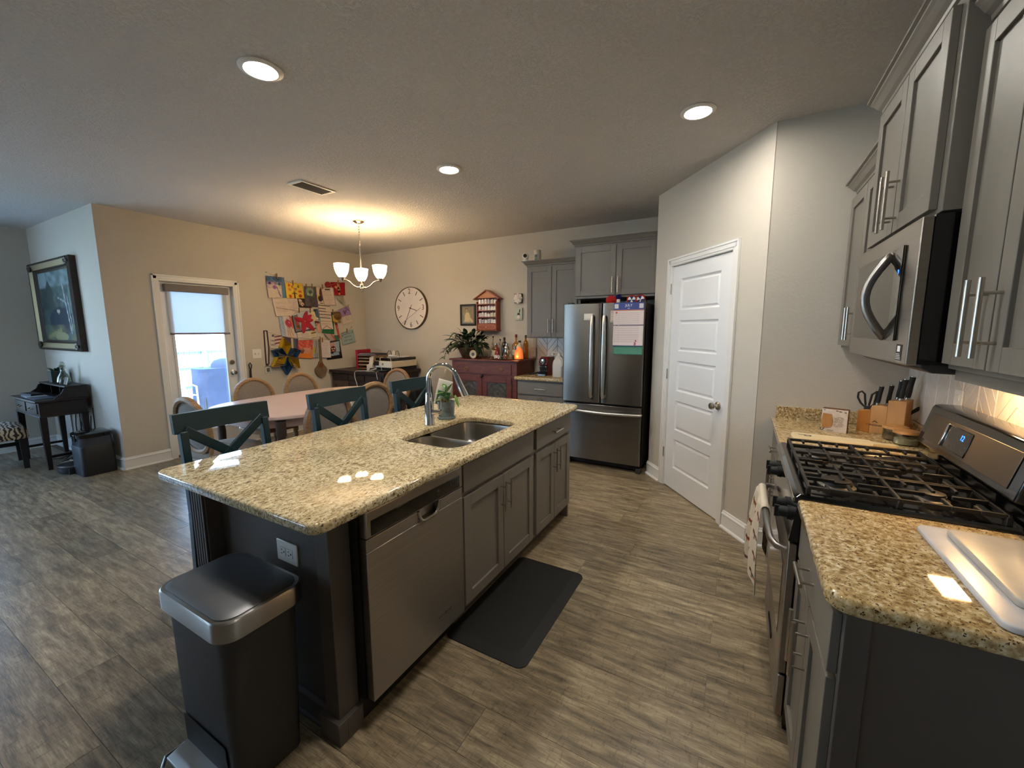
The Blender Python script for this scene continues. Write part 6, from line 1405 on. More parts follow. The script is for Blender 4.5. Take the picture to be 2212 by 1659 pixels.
# paper guitar
gt = thing('paper_guitar', 'brown cardboard guitar hanging at the bottom of the papers', 'artwork', (WX, 4.125, .86))
CARD = mat('brown_cardboard', (112, 92, 74), .8, var=(14, .2))
def blob(cy_, cz_, ry, rz, n=32): return [(cy_ + ry * math.cos(2 * PI * i / n), cz_ + rz * math.sin(2 * PI * i / n)) for i in range(n)]
body = []
for i in range(40):
    a = 2 * PI * i / 40; r = .098 + (.020 * math.cos(2 * a) * -1); 
    zz = math.sin(a); wdt = .105 if zz < .1 else .105 - .045 * min(1, (zz - .1) / .5) + (.012 if zz > .8 else 0)
    body.append((4.125 + wdt * math.cos(a) * (1 if zz < .2 else .95), .885 + .130 * zz))
MB().prism(body, WX + .016, WX + .030, 'x').build('guitar_body', CARD, gt, bevel=.003)
MB().prism([(4.105, .98), (4.155, .98), (4.150, 1.33), (4.118, 1.35)], WX + .024, WX + .032, 'x').build('guitar_neck', CARD, gt, bevel=.002)
MB().prism(blob(4.128, .945, .040, .040), WX + .030, WX + .0315, 'x').build('sound_hole', mat('rust_patch', (110, 60, 30), .8), gt, smooth=False)
# folded star
sr_ = thing('paper_star', 'three-dimensional folded paper star with yellow and blue points', 'artwork', (WX, 3.573, 1.135))
SY, SB = mat('yellow_card', (206, 168, 34), .6), mat('blue_card', (36, 80, 122), .6)
sc_, sz_ = 3.573, 1.128
for (ty, tz, m_) in ((3.535, 1.385, SY), (3.360, 1.205, SB), (3.778, 1.190, SB), (3.345, .985, SY), (3.745, .930, SY), (3.548, .850, SB)):
    d = Vector((0, ty - sc_, tz - sz_)); L = d.length; d.normalize(); s = Vector((0, -d.z, d.y)); pt = MB()
    for rad, wd, dep in ((1.0, .072, .105), (.70, .044, .085), (.42, .020, .065)):
        tip = Vector((WX + .055, sc_, sz_)) + d * (L * (.5 + .5 * rad)); base_ = Vector((WX + .05, sc_, sz_)) + d * (L * (.5 - .45 * rad)); mid = Vector((WX + .05, sc_, sz_)) + d * (L * .52)
        for sg in (-1, 1):
            e = mid + s * (sg * wd)
            for w0, w1 in ((-1, 1),):
                lo, hi = Vector((-dep * .5, 0, 0)), Vector((dep * .5, 0, 0))
                pt.add([base_ + lo * .4, e + lo, tip + lo * .5, base_ + hi * .4, e + hi, tip + hi * .5], [(0, 1, 4, 3), (1, 2, 5, 4)])
    o = pt.build('star_point', m_, sr_, fix=False, smooth=False)
    q = o.modifiers.new('thickness', 'SOLIDIFY'); q.thickness = .0012
# lanyard with badge
la = thing('lanyard', 'maroon lanyard with a white printed badge hanging left of the star', 'lanyard', (WX, 3.32, 1.2))
m = MB()
for a, b in (((3.303, 1.478), (3.298, 1.03)), ((3.345, 1.478), (3.352, 1.25))):
    m.hexa([(WX + .004, a[0] - .008, a[1]), (WX + .004, a[0] + .008, a[1]), (WX + .007, a[0] + .008, a[1]), (WX + .007, a[0] - .008, a[1]), (WX + .004, b[0] - .008, b[1]), (WX + .004, b[0] + .008, b[1]), (WX + .007, b[0] + .008, b[1]), (WX + .007, b[0] - .008, b[1])])
m.hexa([(WX + .004, 3.344, 1.25), (WX + .004, 3.360, 1.25), (WX + .007, 3.360, 1.25), (WX + .007, 3.344, 1.25), (WX + .004, 3.326, 1.02), (WX + .004, 3.342, 1.02), (WX + .007, 3.342, 1.02), (WX + .007, 3.326, 1.02)])
m.box(WX + .004, WX + .007, 3.296, 3.352, 1.474, 1.486); m.build('strap', mat('maroon_ribbon', (62, 24, 38), .7), la, smooth=False)
MB().box(WX + .004, WX + .008, 3.29, 3.33, 1.00, 1.03).build('clip', GREYPL, la)
sheet('badge', lambda u, v: (WX + .009, 3.275 + .092 * u, .900 + .092 * v), (206, 204, 198), [('r', .22, .18, .72, .80, (120, 116, 112)), ('lines', .24, .2, .7, .78, 5, (60, 56, 56)), ('r', 0, .88, 1, 1, (90, 84, 80))], la, 16, 16, 3, (-.004, 0, 0))
# clothespins on their string
pin0 = thing('clothespin', 'small wooden clothespin on the string of papers', 'clothespin', (WX + .03, 3.531, 2.22), 0, 'clothespins on the strings of papers')
MB().box(-.006, -.001, -.006, .006, -.03, .042).box(.001, .006, -.006, .006, -.03, .042).build('peg_half', PIN, pin0, local=True, smooth=False)
MB().tube([(-.007, 0, .002), (.007, 0, .002)], .004, 8).build('spring', NICKEL, pin0, local=True)
PL = [(3.531, 2.225, 'over the watercolour'), (3.76, 2.155, 'over the yellow leaf picture'), (3.968, 2.125, 'over the left of the seed ball painting'), (4.062, 2.135, 'over the right of the seed ball painting'), (4.241, 2.142, 'over the checklist'), (4.531, 2.235, 'over the red card'), (3.827, 1.768, 'above the left of the red flower print'), (4.007, 1.775, 'above the right of the red flower print'), (4.40, 1.770, 'above the green poster'), (4.143, 1.345, 'on the neck of the paper guitar'), (4.179, 1.330, 'on the plain white page'), (4.647, 1.468, 'over the light blue certificate')]
pin0['label'] = 'wooden clothespin ' + PL[0][2]; pin0.location = (WX + .03, PL[0][0], PL[0][1])
for y, z, s in PL[1:]: dup(pin0, (WX + .03, y, z), None, 'wooden clothespin ' + s)
strg = thing('clip_strings', 'thin jute strings on which the papers are clipped', 'string', (WX, 4.0, 2.2))
m = MB()
for pts in ([(3.395, 2.272), (3.531, 2.215), (3.76, 2.155), (3.97, 2.13), (4.24, 2.14), (4.53, 2.232), (4.66, 2.26)], [(3.50, 1.80), (3.83, 1.765), (4.01, 1.772), (4.40, 1.768), (4.72, 1.893)], [(3.345, 1.46), (3.56, 1.40), (4.14, 1.34), (4.30, 1.35), (4.65, 1.47), (4.755, 1.533)]):
    m.tube([(WX + .028, y, z) for y, z in pts], .002, 5)
for y, z in ((3.395, 2.272), (4.66, 2.26), (3.50, 1.80), (4.72, 1.893), (3.345, 1.46), (4.755, 1.533)): m.cyl((WX - .001, y, z), (WX + .03, y, z), .003, n=6)
m.build('string_run', STRING, strg)
# switch plate, hanging swatter
MLw = face((XD, 0, 0), (1, 0, 0))
sw = plate('light_switch', MLw, 3.185, 1.172, .118, .125, 'white double toggle light switch between the exterior door and the papers', 'light switch')
for du in (-.023, .023): MB(MLw).hexa([(3.185 + du - .005, 1.160, .006), (3.185 + du + .005, 1.160, .006), (3.185 + du + .005, 1.184, .006), (3.185 + du - .005, 1.184, .006), (3.185 + du - .004, 1.172, .016), (3.185 + du + .004, 1.172, .016), (3.185 + du + .004, 1.184, .018), (3.185 + du - .004, 1.184, .018)]).build('toggle', WHITEP, sw, smooth=False)
fs_ = thing('hanging_flashlight', 'black looped hand tool hanging on the wall beside the exterior door casing', 'tool', (XD, 3.075, .93))
MB(MLw).tube([(3.07, .80, .02), (3.072, .92, .022), (3.078, .99, .022)], [.016, .012, .010], 10).tube([(3.066, .985, .022), (3.060, 1.03, .02), (3.078, 1.06, .02), (3.096, 1.03, .02), (3.088, .985, .022)], .006, 8).build('handle_loop', BLACKM, fs_)

# ================================================================== DESK ALCOVE
dk = thing('writing_desk', 'near-black writing desk with raised back shelf under the gilt painting', 'desk', (-6.85, 1.5, 0))
dx0, dx1, dy0, dy1, dz = -7.32, -6.40, 1.265, 1.680, .757
MB().box(dx0, dx1, dy0, dy1, dz - .022, dz).build('desktop', DESKW, dk, bevel=.005)
MB().box(dx0 + .03, dx1 - .03, dy0 + .03, dy1 - .02, dz - .17, dz - .022).build('apron', DESKW, dk, smooth=False)
for s in (0, 1):
    u0 = dx0 + .09 + s * .40
    d_ = MB().box(u0, u0 + .34, dy0 + .022, dy0 + .032, dz - .145, dz - .04).build('drawer', DESKW, dk, bevel=.003)
    q = MB().tube([(u0 + .12, dy0 + .022, dz - .09), (u0 + .13, dy0 + .004, dz - .10), (u0 + .21, dy0 + .004, dz - .10), (u0 + .22, dy0 + .022, dz - .09)], .004, 8).build('bail_pull', BRASS, dk); q.parent = d_
MB().box(dx0 + .02, dx1 - .02, dy0 + .02, dy1 - .01, dz - .182, dz - .17).build('bead_moulding', DESKW, dk, bevel=.004)
for x in (dx0 + .055, dx1 - .055):
    for y in (dy0 + .05, dy1 - .045):
        MB().loft([[(x + a * .018, y + b * .018, 0) for a, b in ((-1, -1), (1, -1), (1, 1), (-1, 1))], [(x + a * .028, y + b * .028, .55) for a, b in ((-1, -1), (1, -1), (1, 1), (-1, 1))], [(x + a * .028, y + b * .028, dz - .182) for a, b in ((-1, -1), (1, -1), (1, 1), (-1, 1))]]).build('leg', DESKW, dk, bevel=.004)
for x in (dx0 + .055, dx1 - .055): MB().box(x - .012, x + .012, dy0 + .05, dy1 - .045, .13, .155).build('stretcher', DESKW, dk, smooth=False)
MB().box(dx0 + .02, dx1 - .02, 1.50, 1.685, dz + .118, dz + .135).build('gallery_top', DESKW, dk, bevel=.004)
for x in (dx0 + .02, dx1 - .036): MB().prism([(1.40, dz), (1.684, dz), (1.684, dz + .118), (1.52, dz + .118), (1.49, dz + .105), (1.47, dz + .06), (1.43, dz + .03)], x, x + .016, 'x').build('gallery_side', DESKW, dk, bevel=.003)
MB().box(dx0 + .036, dx1 - .036, 1.670, 1.684, dz, dz + .118).build('gallery_back', DESKW, dk, smooth=False)
for i in range(1, 3): MB().box(dx0 + .30 * i, dx0 + .30 * i + .010, 1.53, 1.67, dz, dz + .118).build('pigeonhole_divider', DESKW, dk, smooth=False)
flatpile('desk_papers', 'notebook, papers and dark case lying on the desktop', -6.95, 1.385, dz, [(.46, .17, .006, (62, 66, 78), .02, .15), (.30, .16, .006, (150, 156, 160), -.05, -.02), (.28, .10, .020, (26, 24, 26), .08, -.1)])
ct_z = dz + .135
dcn = thing('glass_decanter', 'clear glass decanter with stopper on the desk shelf', 'decanter', (-6.78, 1.60, ct_z))
MB().lathe([(0, ct_z + .004), (.05, ct_z + .004), (.062, ct_z + .02), (.055, ct_z + .07), (.022, ct_z + .13), (.018, ct_z + .18), (.034, ct_z + .205), (.030, ct_z + .206), (.015, ct_z + .18), (.018, ct_z + .13), (.050, ct_z + .07), (.057, ct_z + .02), (0, ct_z + .008)], (-6.80, 1.595, 0), 28).build('vessel', GLASSV, dcn)
MB().sphere((-6.80, 1.595, ct_z + .225), .026).build('stopper', GLASSV, dcn)
dpl = thing('desk_plant', 'small dark leafy plant in a dark box on the desk shelf behind the decanter', 'plant', (-7.02, 1.60, ct_z))
MB().box(-7.10, -6.98, 1.54, 1.66, ct_z, ct_z + .13).build('planter_box', mat('dark_green_box', (36, 48, 44), .5), dpl, bevel=.004)
for i in range(16):
    a = rp_.uniform(0, 2 * PI); put_leaf((-7.03 + .03 * math.cos(a), 1.60 + .03 * math.sin(a), ct_z + .12), (math.cos(a), math.sin(a) * .5, rp_.uniform(.6, 1.6)), rp_.uniform(.08, .15), .016, .5, dpl, LEAF)
for i, (x, w_, lb) in enumerate(((-6.60, .10, 'small silver framed photo on the desk shelf nearest the wall end'), (-6.66, .05, 'small bright glass ornament beside the framed photo on the desk'))):
    if i == 0:
        o = thing('photo_frame', lb, 'photo frame', (x, 1.58, ct_z)); MB().hexa([(x - .07, 1.555, ct_z), (x + .06, 1.545, ct_z), (x + .06, 1.555, ct_z), (x - .07, 1.565, ct_z), (x - .07, 1.575, ct_z + .085), (x + .06, 1.565, ct_z + .085), (x + .06, 1.575, ct_z + .085), (x - .07, 1.585, ct_z + .085)]).build('frame', NICKEL, o, bevel=.003)
        MB().hexa([(x - .055, 1.5535, ct_z + .010), (x + .045, 1.5455, ct_z + .010), (x + .045, 1.548, ct_z + .010), (x - .055, 1.556, ct_z + .010), (x - .055, 1.5695, ct_z + .075), (x + .045, 1.5615, ct_z + .075), (x + .045, 1.564, ct_z + .075), (x - .055, 1.572, ct_z + .075)]).build('print', MATS['burner_alloy'], o, smooth=False)
    else:
        o = thing('glass_ornament', lb, 'ornament', (-6.715, 1.56, ct_z)); MB().lathe([(0, ct_z), (.022, ct_z), (.026, ct_z + .03), (.016, ct_z + .055), (.022, ct_z + .075), (0, ct_z + .08)], (-6.715, 1.56, 0), 16).build('vessel', GLASSV, o)
# painting in gilt frame
pn_ = thing('framed_painting', 'dark woodland painting in a heavy gilt frame on the alcove wall', 'painting', (-7.05, YP, 1.78))
fx0, fx1, fz0, fz1 = -7.72, -6.345, 1.262, 2.300
MPa = face((0, YP, 0), (0, -1, 0))
prof = [(0, .002), (0, .055), (.020, .075), (.030, .070), (.075, .045), (.085, .052), (.10, .030), (.125, .020), (.125, .002)]
mats_p = (DKFRAME, GILT, GILT, GILT)
L = []
for ins, w_ in prof: L.append([(fx0 + ins, fz0 + ins, w_), (fx1 - ins, fz0 + ins, w_), (fx1 - ins, fz1 - ins, w_), (fx0 + ins, fz1 - ins, w_)])
MB(MPa).loft(L[:4], cap=False).build('outer_moulding', DKFRAME, pn_, smooth=False)
MB(MPa).loft(L[3:6], cap=False).build('gilt_moulding', mat('pale_gilt', (186, 172, 136), .35, .5), pn_, smooth=False)
MB(MPa).loft(L[5:], cap=False).build('inner_moulding', DKFRAME, pn_, smooth=False)
for x in (fx0 + .055, fx1 - .055):
    for z in (fz0 + .055, fz1 - .055):
        m = MB(MPa)
        for a in range(6): m.sphere((x + .03 * math.cos(a * PI / 3), z + .03 * math.sin(a * PI / 3), .070), .022, 1, 1, .6, 10, 6)
        m.build('corner_rosette', DKFRAME, pn_)
trunk = (150, 158, 160)
sheet('canvas', lambda u, v: MPa @ Vector((fx0 + .115 + (fx1 - fx0 - .23) * u, fz0 + .115 + (fz1 - fz0 - .23) * v, .022)), (66, 82, 82), [('r', 0, .78, 1, 1, (128, 146, 152)), ('n', .25, .55, 1, 1, .8, 14, (60, 80, 80)), ('t', (0, .45), (.60, .45), (.28, .88), (58, 68, 64)), ('n', 0, .2, 1, .8, .6, 12, (40, 54, 54)), ('e', .55, .28, .35, .20, (30, 42, 54)), ('n', 0, 0, 1, .22, .8, 9, (104, 104, 70)), ('l', .1, .05, .5, .15, .03, (120, 118, 82)), ('e', .5, .06, .2, .06, (128, 124, 90)), ('l', .70, .80, .80, .12, .012, trunk), ('l', .80, .62, .84, .15, .010, trunk), ('l', .52, .62, .72, .55, .010, trunk), ('l', .86, .9, .88, .2, .008, (120, 130, 130)), ('e', .5, .42, .05, .03, (170, 160, 140)), ('n', .4, .5, 1, .95, .35, 20, (104, 120, 116))], pn_, 60, 46, 5, (0, .012, 0))
# zebra chair
zc = thing('zebra_chair', 'zebra print upholstered desk chair with dark legs, cut by the left edge', 'chair', (-7.05, 1.02, 0), math.radians(84))
def zs(ins, z, x0=-.26, x1=.27, hw=.30): return [(x, y, z) for x, y in rrect(x0 + ins, x1 - ins, -hw + ins, hw - ins, .07)]
MB().loft([zs(.01, .335), zs(0, .345), zs(0, .41), zs(.02, .45), zs(.10, .475)]).build('seat_cushion', ZEBRA, zc, local=True, angle=60)
MB().surf(lambda u, v: (-.24 - .12 * v + .05 * math.cos(2 * PI * u) , .29 * (1 - .12 * v) * (1.0 if False else 1) * (math.sin(2 * PI * u)), .40 + .56 * v - .0), 32, 10).build('back_cushion', ZEBRA, zc, local=True)
MB().sphere((-.36, 0, .955), .27, .20, 1.0, .18, 24, 10).build('back_roll', ZEBRA, zc, local=True)
for x, y in ((.22, .24), (.22, -.24), (-.21, .24), (-.21, -.24)): MB().hexa([(x - .02, y - .02, 0), (x + .02, y - .02, 0), (x + .02, y + .02, 0), (x - .02, y + .02, 0), (x - .028, y - .028, .34), (x + .028, y - .028, .34), (x + .028, y + .028, .34), (x - .028, y + .028, .34)]).build('leg', BLACKM, zc, local=True)
MB().box(-.20, .20, -.012, .012, .22, .26).build('stretcher', BLACKM, zc, local=True)
# pet feeder
pfd = thing('pet_feeder', 'black automatic pet feeder with smoked hopper and silver-rimmed bowl by the corner', 'pet feeder', (-6.0, 1.5, 0))
def fr_(x0, x1, y0, y1, r, z): return [(x, y, z) for x, y in rrect(x0, x1, y0, y1, r)]
MB().loft([fr_(-6.09, -5.80, 1.40, 1.67, .04, 0), fr_(-6.09, -5.80, 1.40, 1.67, .04, .30), fr_(-6.085, -5.805, 1.405, 1.665, .04, .31)]).build('base_unit', BLACKM, pfd, angle=40)
MB().loft([fr_(-6.085, -5.805, 1.405, 1.665, .04, .31), fr_(-6.075, -5.81, 1.41, 1.66, .04, .40)]).build('hopper', mat('smoked_plastic', (58, 62, 72), .2), pfd, angle=40)
MB().loft([fr_(-6.085, -5.80, 1.40, 1.67, .045, .40), fr_(-6.085, -5.80, 1.40, 1.67, .045, .435), fr_(-6.07, -5.815, 1.415, 1.655, .04, .445)]).build('lid', BLACKG, pfd, angle=40)
MB().box(-5.98, -5.91, 1.392, 1.402, .36, .43).build('lid_latch', BLACKG, pfd, bevel=.008)
bc_ = (-6.20, 1.425)
MB().loft([[(bc_[0] + .16 * k_ * math.cos(2 * PI * i / 32), bc_[1] + .115 * k_ * math.sin(2 * PI * i / 32), z) for i in range(32)] for k_, z in ((.92, 0), (1, .02), (1, .075))]).box(-6.20, -6.05, 1.36, 1.52, 0, .06).build('bowl_stand', BLACKM, pfd, angle=40)
MB().loft([[(bc_[0] + .16 * k_ * math.cos(2 * PI * i / 32), bc_[1] + .115 * k_ * math.sin(2 * PI * i / 32), z) for i in range(32)] for k_, z in ((1.0, .074), (1.02, .082), (.95, .086), (.80, .05))], cap=False).build('bowl_rim', NICKEL, pfd, angle=40)
MB().loft([[(bc_[0] + .16 * k_ * math.cos(2 * PI * i / 32), bc_[1] + .115 * k_ * math.sin(2 * PI * i / 32), z) for i in range(32)] for k_, z in ((.80, .055), (.3, .05))]).build('bowl_inside', BLACKG, pfd, angle=40)
cbl = thing('desk_cables', 'tangled black power cables on the floor under the desk', 'cable', (-6.7, 1.6, 0))
m = MB(); rc_ = random.Random(8)
for i in range(7):
    x = -6.95 + .09 * i; m.tube([(x, 1.695, .62 - .05 * (i % 3)), (x + rc_.uniform(-.05, .05), 1.68, .35), (x + rc_.uniform(-.1, .1), 1.66, .10), (x + rc_.uniform(-.15, .15), rc_.uniform(1.45, 1.6), .008), (x + rc_.uniform(-.2, .2), rc_.uniform(1.4, 1.6), .008)], .005, 6)
m.build('cable_run', BLACKM, cbl)
ps_ = thing('power_strip', 'pale power strip on the floor under the desk', 'power strip', (-6.45, 1.56, 0)); MB().box(-6.62, -6.36, 1.50, 1.55, 0, .04).build('strip_body', WHITEP, ps_, bevel=.005)
for i in range(4): MB().box(-6.60 + .06 * i, -6.57 + .06 * i, 1.51, 1.54, .04, .045).build('socket', GREYPL, ps_, smooth=False)

# ================================================================== THINGS ON THE COUNTERS
# plant by the faucet
pcx, pcy = -1.668, 2.105
pp2 = thing('potted_seedling', 'small lemon seedling in a mottled blue-grey glazed pot behind the sink', 'plant', (pcx, pcy, CT))
MB().lathe([(0, CT), (.056, CT), (.060, CT + .004), (.060, CT + .014), (.054, CT + .016), (0, CT + .016)], (pcx, pcy, 0), 32).build('saucer', POTG, pp2)
MB().lathe([(0, CT + .012), (.048, CT + .012), (.050, CT + .016), (.058, CT + .115), (.053, CT + .115), (.050, CT + .095), (0, CT + .095)], (pcx, pcy, 0), 32).build('pot', POTG, pp2)
MB().lathe([(0, CT + .095), (.050, CT + .095), (.03, CT + .104), (0, CT + .106)], (pcx, pcy, 0), 16).build('soil', SOIL, pp2)
MB().tube([(pcx, pcy, CT + .09), (pcx + .004, pcy, CT + .15), (pcx - .004, pcy, CT + .19), (pcx + .004, pcy, CT + .215)], .0035, 6).tube([(pcx + .002, pcy, CT + .13), (pcx + .05, pcy - .01, CT + .17), (pcx + .085, pcy - .02, CT + .15)], .002, 5).build('stem', LEAF2, pp2)
for (dx, dz_, d, L, wd) in ((.0, .17, (.55, 0, .95), .105, .021), (-.002, .175, (-1, -.3, .0), .08, .022), (-.002, .145, (-1, -.4, -.25), .10, .024), (.0, .19, (.2, -.8, .35), .05, .017), (.0, .15, (.6, -.6, .3), .05, .016), (.0, .2, (-.7, .5, .7), .07, .018), (.075, .16, (.5, -.2, -.8), .07, .014)):
    put_leaf((pcx + dx, pcy, CT + dz_), d, L, wd, .25, pp2, LEAF2)
tgc = thing('plant_tag', 'white plant tag card with a printed flower standing in the seedling pot', 'card', (pcx - .02, pcy + .03, CT + .09))
Mc = Matrix.Translation((pcx - .038, pcy + .02, CT + .165)) @ Matrix.Rotation(math.radians(25), 4, 'Z') @ Matrix.Rotation(math.radians(14), 4, 'Y')
sheet('card', lambda u, v: Mc @ Vector((-.048 + .096 * u, 0, -.085 + .17 * v)), (222, 214, 200), [('r', .12, 0, 1, .55, (50, 92, 60)), ('e', .5, .2, .3, .14, (232, 220, 196)), ('e', .55, .2, .12, .06, (206, 160, 60)), ('n', .1, .3, 1, .58, .4, 12, (84, 124, 72)), ('e', .85, .14, .14, .12, (196, 120, 60))], tgc, 20, 30, 6, Mc.to_3x3() @ Vector((0, .0015, 0)))
# marble boards on the near counter
bd1 = slab([rrect(.472, .835, 1.085, 1.560, .025)], CT + .0005, CT + .016, .005, 'marble_board', MARBLEW); tag(bd1, 'larger white marble cutting board underneath on the near counter', 'cutting board')
bd2 = slab([rrect(.520, .845, 1.160, 1.515, .020)], CT + .0165, CT + .034, .005, 'marble_board', MARBLE); tag(bd2, 'smaller grey marble slab resting on top of the white marble board', 'cutting board')
# wood board with a P
Mb = Matrix.Translation((.467, 2.600, CT)) @ Matrix.Rotation(math.radians(-3), 4, 'Z')
pts = rrect(-.205, .130, -.062, .062, .018)
loop = [(x, y) for x, y in pts]
brd = thing('paddle_board', 'pale wooden paddle cutting board burnt with the letter P, behind the range', 'cutting board', (.467, 2.600, CT), math.radians(-3))
def paddle(ins): 
    out = []
    for x, y in rrect(-.205 + ins, .130 - ins, -.058 + ins, .058 - ins, .018, 4): out.append((x, y))
    k = next(i for i, (x, y) in enumerate(out) if x > .12 and y > 0)
    return out
hb_ = [( .130, .030), (.150, .018), (.205, .016), (.217, .008), (.217, -.008), (.205, -.016), (.150, -.018), (.130, -.030)]
bodyp = [(-.187, .058), (-.200, .053), (-.205, .040), (-.205, -.040), (-.200, -.053), (-.187, -.058), (.110, -.058), (.124, -.052)] + hb_[::-1] + [(.124, .052), (.110, .058)]
MB().loft([[(x, y, z) for x, y in bodyp] if z not in (.001, .016) else [(x * .985, y * .96, z) for x, y in bodyp] for z in (.001, .004, .013, .016)]).build('board_body', BOARDW, brd, local=True, angle=40)
text('P', .085, Matrix.Translation((.467, 2.600, CT)) @ Matrix.Rotation(math.radians(-3), 4, 'Z') @ Matrix.Translation((-.150, .0, .0163)) @ Matrix.Rotation(math.radians(-90), 4, 'Z'), INK, brd, 'burnt_letter', xs=.8)
# recipe block
Mr = Matrix.Translation((.485, 2.868, CT)) @ Matrix.Rotation(math.radians(-16), 4, 'Z')
rb = thing('recipe_block', 'whitewashed wooden sign block with a brown state shape beside the knife block', 'sign', (.485, 2.868, CT))
MB(Mr).box(-.058, .058, -.028, .028, 0, .128).build('wood_block', mat('rough_brown_wood', (104, 64, 36), .7, var=(12, .3)), rb, smooth=False)
sheet('sign_face', lambda u, v: Mr @ Vector((-.058 + .116 * u, -.0285, .128 * v)), (214, 204, 194), [('lines', .50, .22, .92, .74, 11, (120, 104, 94)), ('l', .55, .94, .75, .92, .02, (80, 50, 36)), ('e', .9, .9, .04, .025, (80, 50, 36)), ('e', .1, .95, .05, .02, (80, 50, 36)), ('n', 0, 0, 1, 1, .25, 9, (176, 150, 126)), ('r', .25, .06, .5, .09, (110, 96, 92))], rb, 40, 44, 7, Mr.to_3x3() @ Vector((0, .002, 0)))
MB(Mr).prism([(-.052, .104), (-.014, .100), (-.010, .075), (-.006, .060), (-.010, .040), (-.014, .024), (-.040, .024), (-.040, .016), (-.052, .018), (-.058, .05)], -.034, -.0285, 'y').build('state_shape', LIDW, rb, bevel=.001)
MB(Mr).tube([(-.052 + .007 * math.cos(a), -.031, .014 + .007 * math.sin(a)) for a in [2 * PI * i / 12 for i in range(12)]], .002, 6, closed=True).build('ring', INK, rb)
# knife block with knives and shears
Mk = Matrix.Translation((.730, 2.945, CT)) @ Matrix.Rotation(math.radians(-28), 4, 'Z')
kb_ = thing('knife_block', 'stepped maple knife block in the corner behind the range', 'knife block', (.72, 2.95, CT))
def kbx(x0, x1, h0, h1, m, nm): return MB(Mk).hexa([(x0, -.058, 0), (x1, -.058, 0), (x1, .058, 0), (x0, .058, 0), (x0, -.058, h0), (x1, -.058, h1), (x1, .058, h1), (x0, .058, h0)]).build(nm, m, kb_, bevel=.002)
kbx(-.120, -.062, .118, .128, MAPLE2, 'low_step'); kbx(-.062, .006, .152, .156, MAPLE, 'middle_step'); kbx(.006, .080, .190, .196, MAPLE, 'tall_step')
Mkf = Mk @ Matrix(((1, 0, 0, 0), (0, 0, -1, -.0585), (0, 1, 0, 0), (0, 0, 0, 1)))
text('CANGSHAN', .0135, Mkf @ Matrix.Translation((-.040, .046, 0)), DARKW, kb_, 'logo_text')
MB(Mkf).prism([(-.055, .060), (-.040, .072), (-.025, .060), (-.034, .062), (-.040, .067), (-.046, .062)], 0, .0004, 'z').build('logo_mark', DARKW, kb_, smooth=False)
kn_lab = ('short knife at the back of the low step', 'left knife in the middle step', 'right knife in the middle step', 'left knife in the tall step', 'front knife in the tall step', 'tallest knife at the back of the tall step')
for i, (x, y, z, L, r) in enumerate(((-.075, .030, .122, .105, .009), (-.048, -.020, .154, .105, .010), (-.016, .018, .154, .11, .010), (.022, .020, .192, .10, .010), (.046, -.022, .192, .115, .012), (.060, .028, .194, .125, .012))):
    o = thing('knife', 'black handled knife with steel butt, %s' % kn_lab[i], 'knife', tuple(Mk @ Vector((x, y, z))), 0, 'knives in the maple block')
    lean = Vector((.10, 0, 1)).normalized(); p0 = Vector((x, y, z)); 
    MB(Mk).tube([p0, p0 + lean * .012], r * .95, 10).build('bolster', NICKEL, o)
    MB(Mk).tube([p0 + lean * .012, p0 + lean * .03, p0 + lean * (L * .6), p0 + lean * L], [r * .9, r * 1.05, r * .95, r * 1.08], 12).build('grip', BLACKM, o)
    MB(Mk).tube([p0 + lean * L, p0 + lean * (L + .003)], r * 1.0, 12).build('butt_cap', NICKEL, o)
sc2 = thing('kitchen_shears', 'black handled kitchen shears in the low step of the knife block', 'scissors', tuple(Mk @ Vector((-.09, -.02, .12))))
m = MB(Mk)
for s in (-1, 1):
    pts = [(-.092 + s * .010, -.020, .135), (-.092 + s * .030, -.020, .155), (-.092 + s * .046, -.020, .185), (-.092 + s * .045, -.020, .212), (-.092 + s * .030, -.020, .222), (-.092 + s * .016, -.020, .208), (-.092 + s * .012, -.020, .175), (-.092 + s * .008, -.020, .150)]
    m.tube(pts, .0055, 8, closed=True)
m.box(-.104, -.080, -.026, -.014, .112, .142); m.build('handles', BLACKM, sc2, bevel=.001)
hn = thing('honing_handle', 'black handle sticking out behind the right side of the knife block', 'knife', tuple(Mk @ Vector((.10, .03, .12))))
MB(Mk).tube([(.070, .045, .115), (.105, .050, .150), (.140, .055, .165)], [.008, .010, .011], 10).build('grip', BLACKM, hn)
# two jars with wooden lids
for i, (x, y, r, h, lb, fill) in enumerate(((.745, 2.700, .050, .058, 'glass salt jar with wooden lid, the nearer of the two beside the range', (226, 222, 214)), (.725, 2.790, .050, .060, 'glass jar with wooden lid tucked behind the salt jar', (150, 120, 92)))):
    o = thing('spice_jar', lb, 'jar', (x, y, CT))
    MB().lathe([(0, CT + .001), (r - .004, CT + .001), (r, CT + .006), (r, CT + h), (r - .003, CT + h), (r - .003, CT + .008), (0, CT + .005)], (x, y, 0), 32).build('jar_glass', GLASSV, o)
    MB().lathe([(0, CT + .006), (r - .005, CT + .006), (r - .005, CT + .030), (r * .5, CT + .036), (0, CT + .031)], (x, y, 0), 24).build('contents', mat('jar_fill_%d' % i, fill, .9), o)
    MB().lathe([(0, CT + h), (r + .003, CT + h), (r + .003, CT + h + .010), (r + .001, CT + h + .013), (0, CT + h + .013)], (x, y, 0), 32).build('lid', LIDW, o)
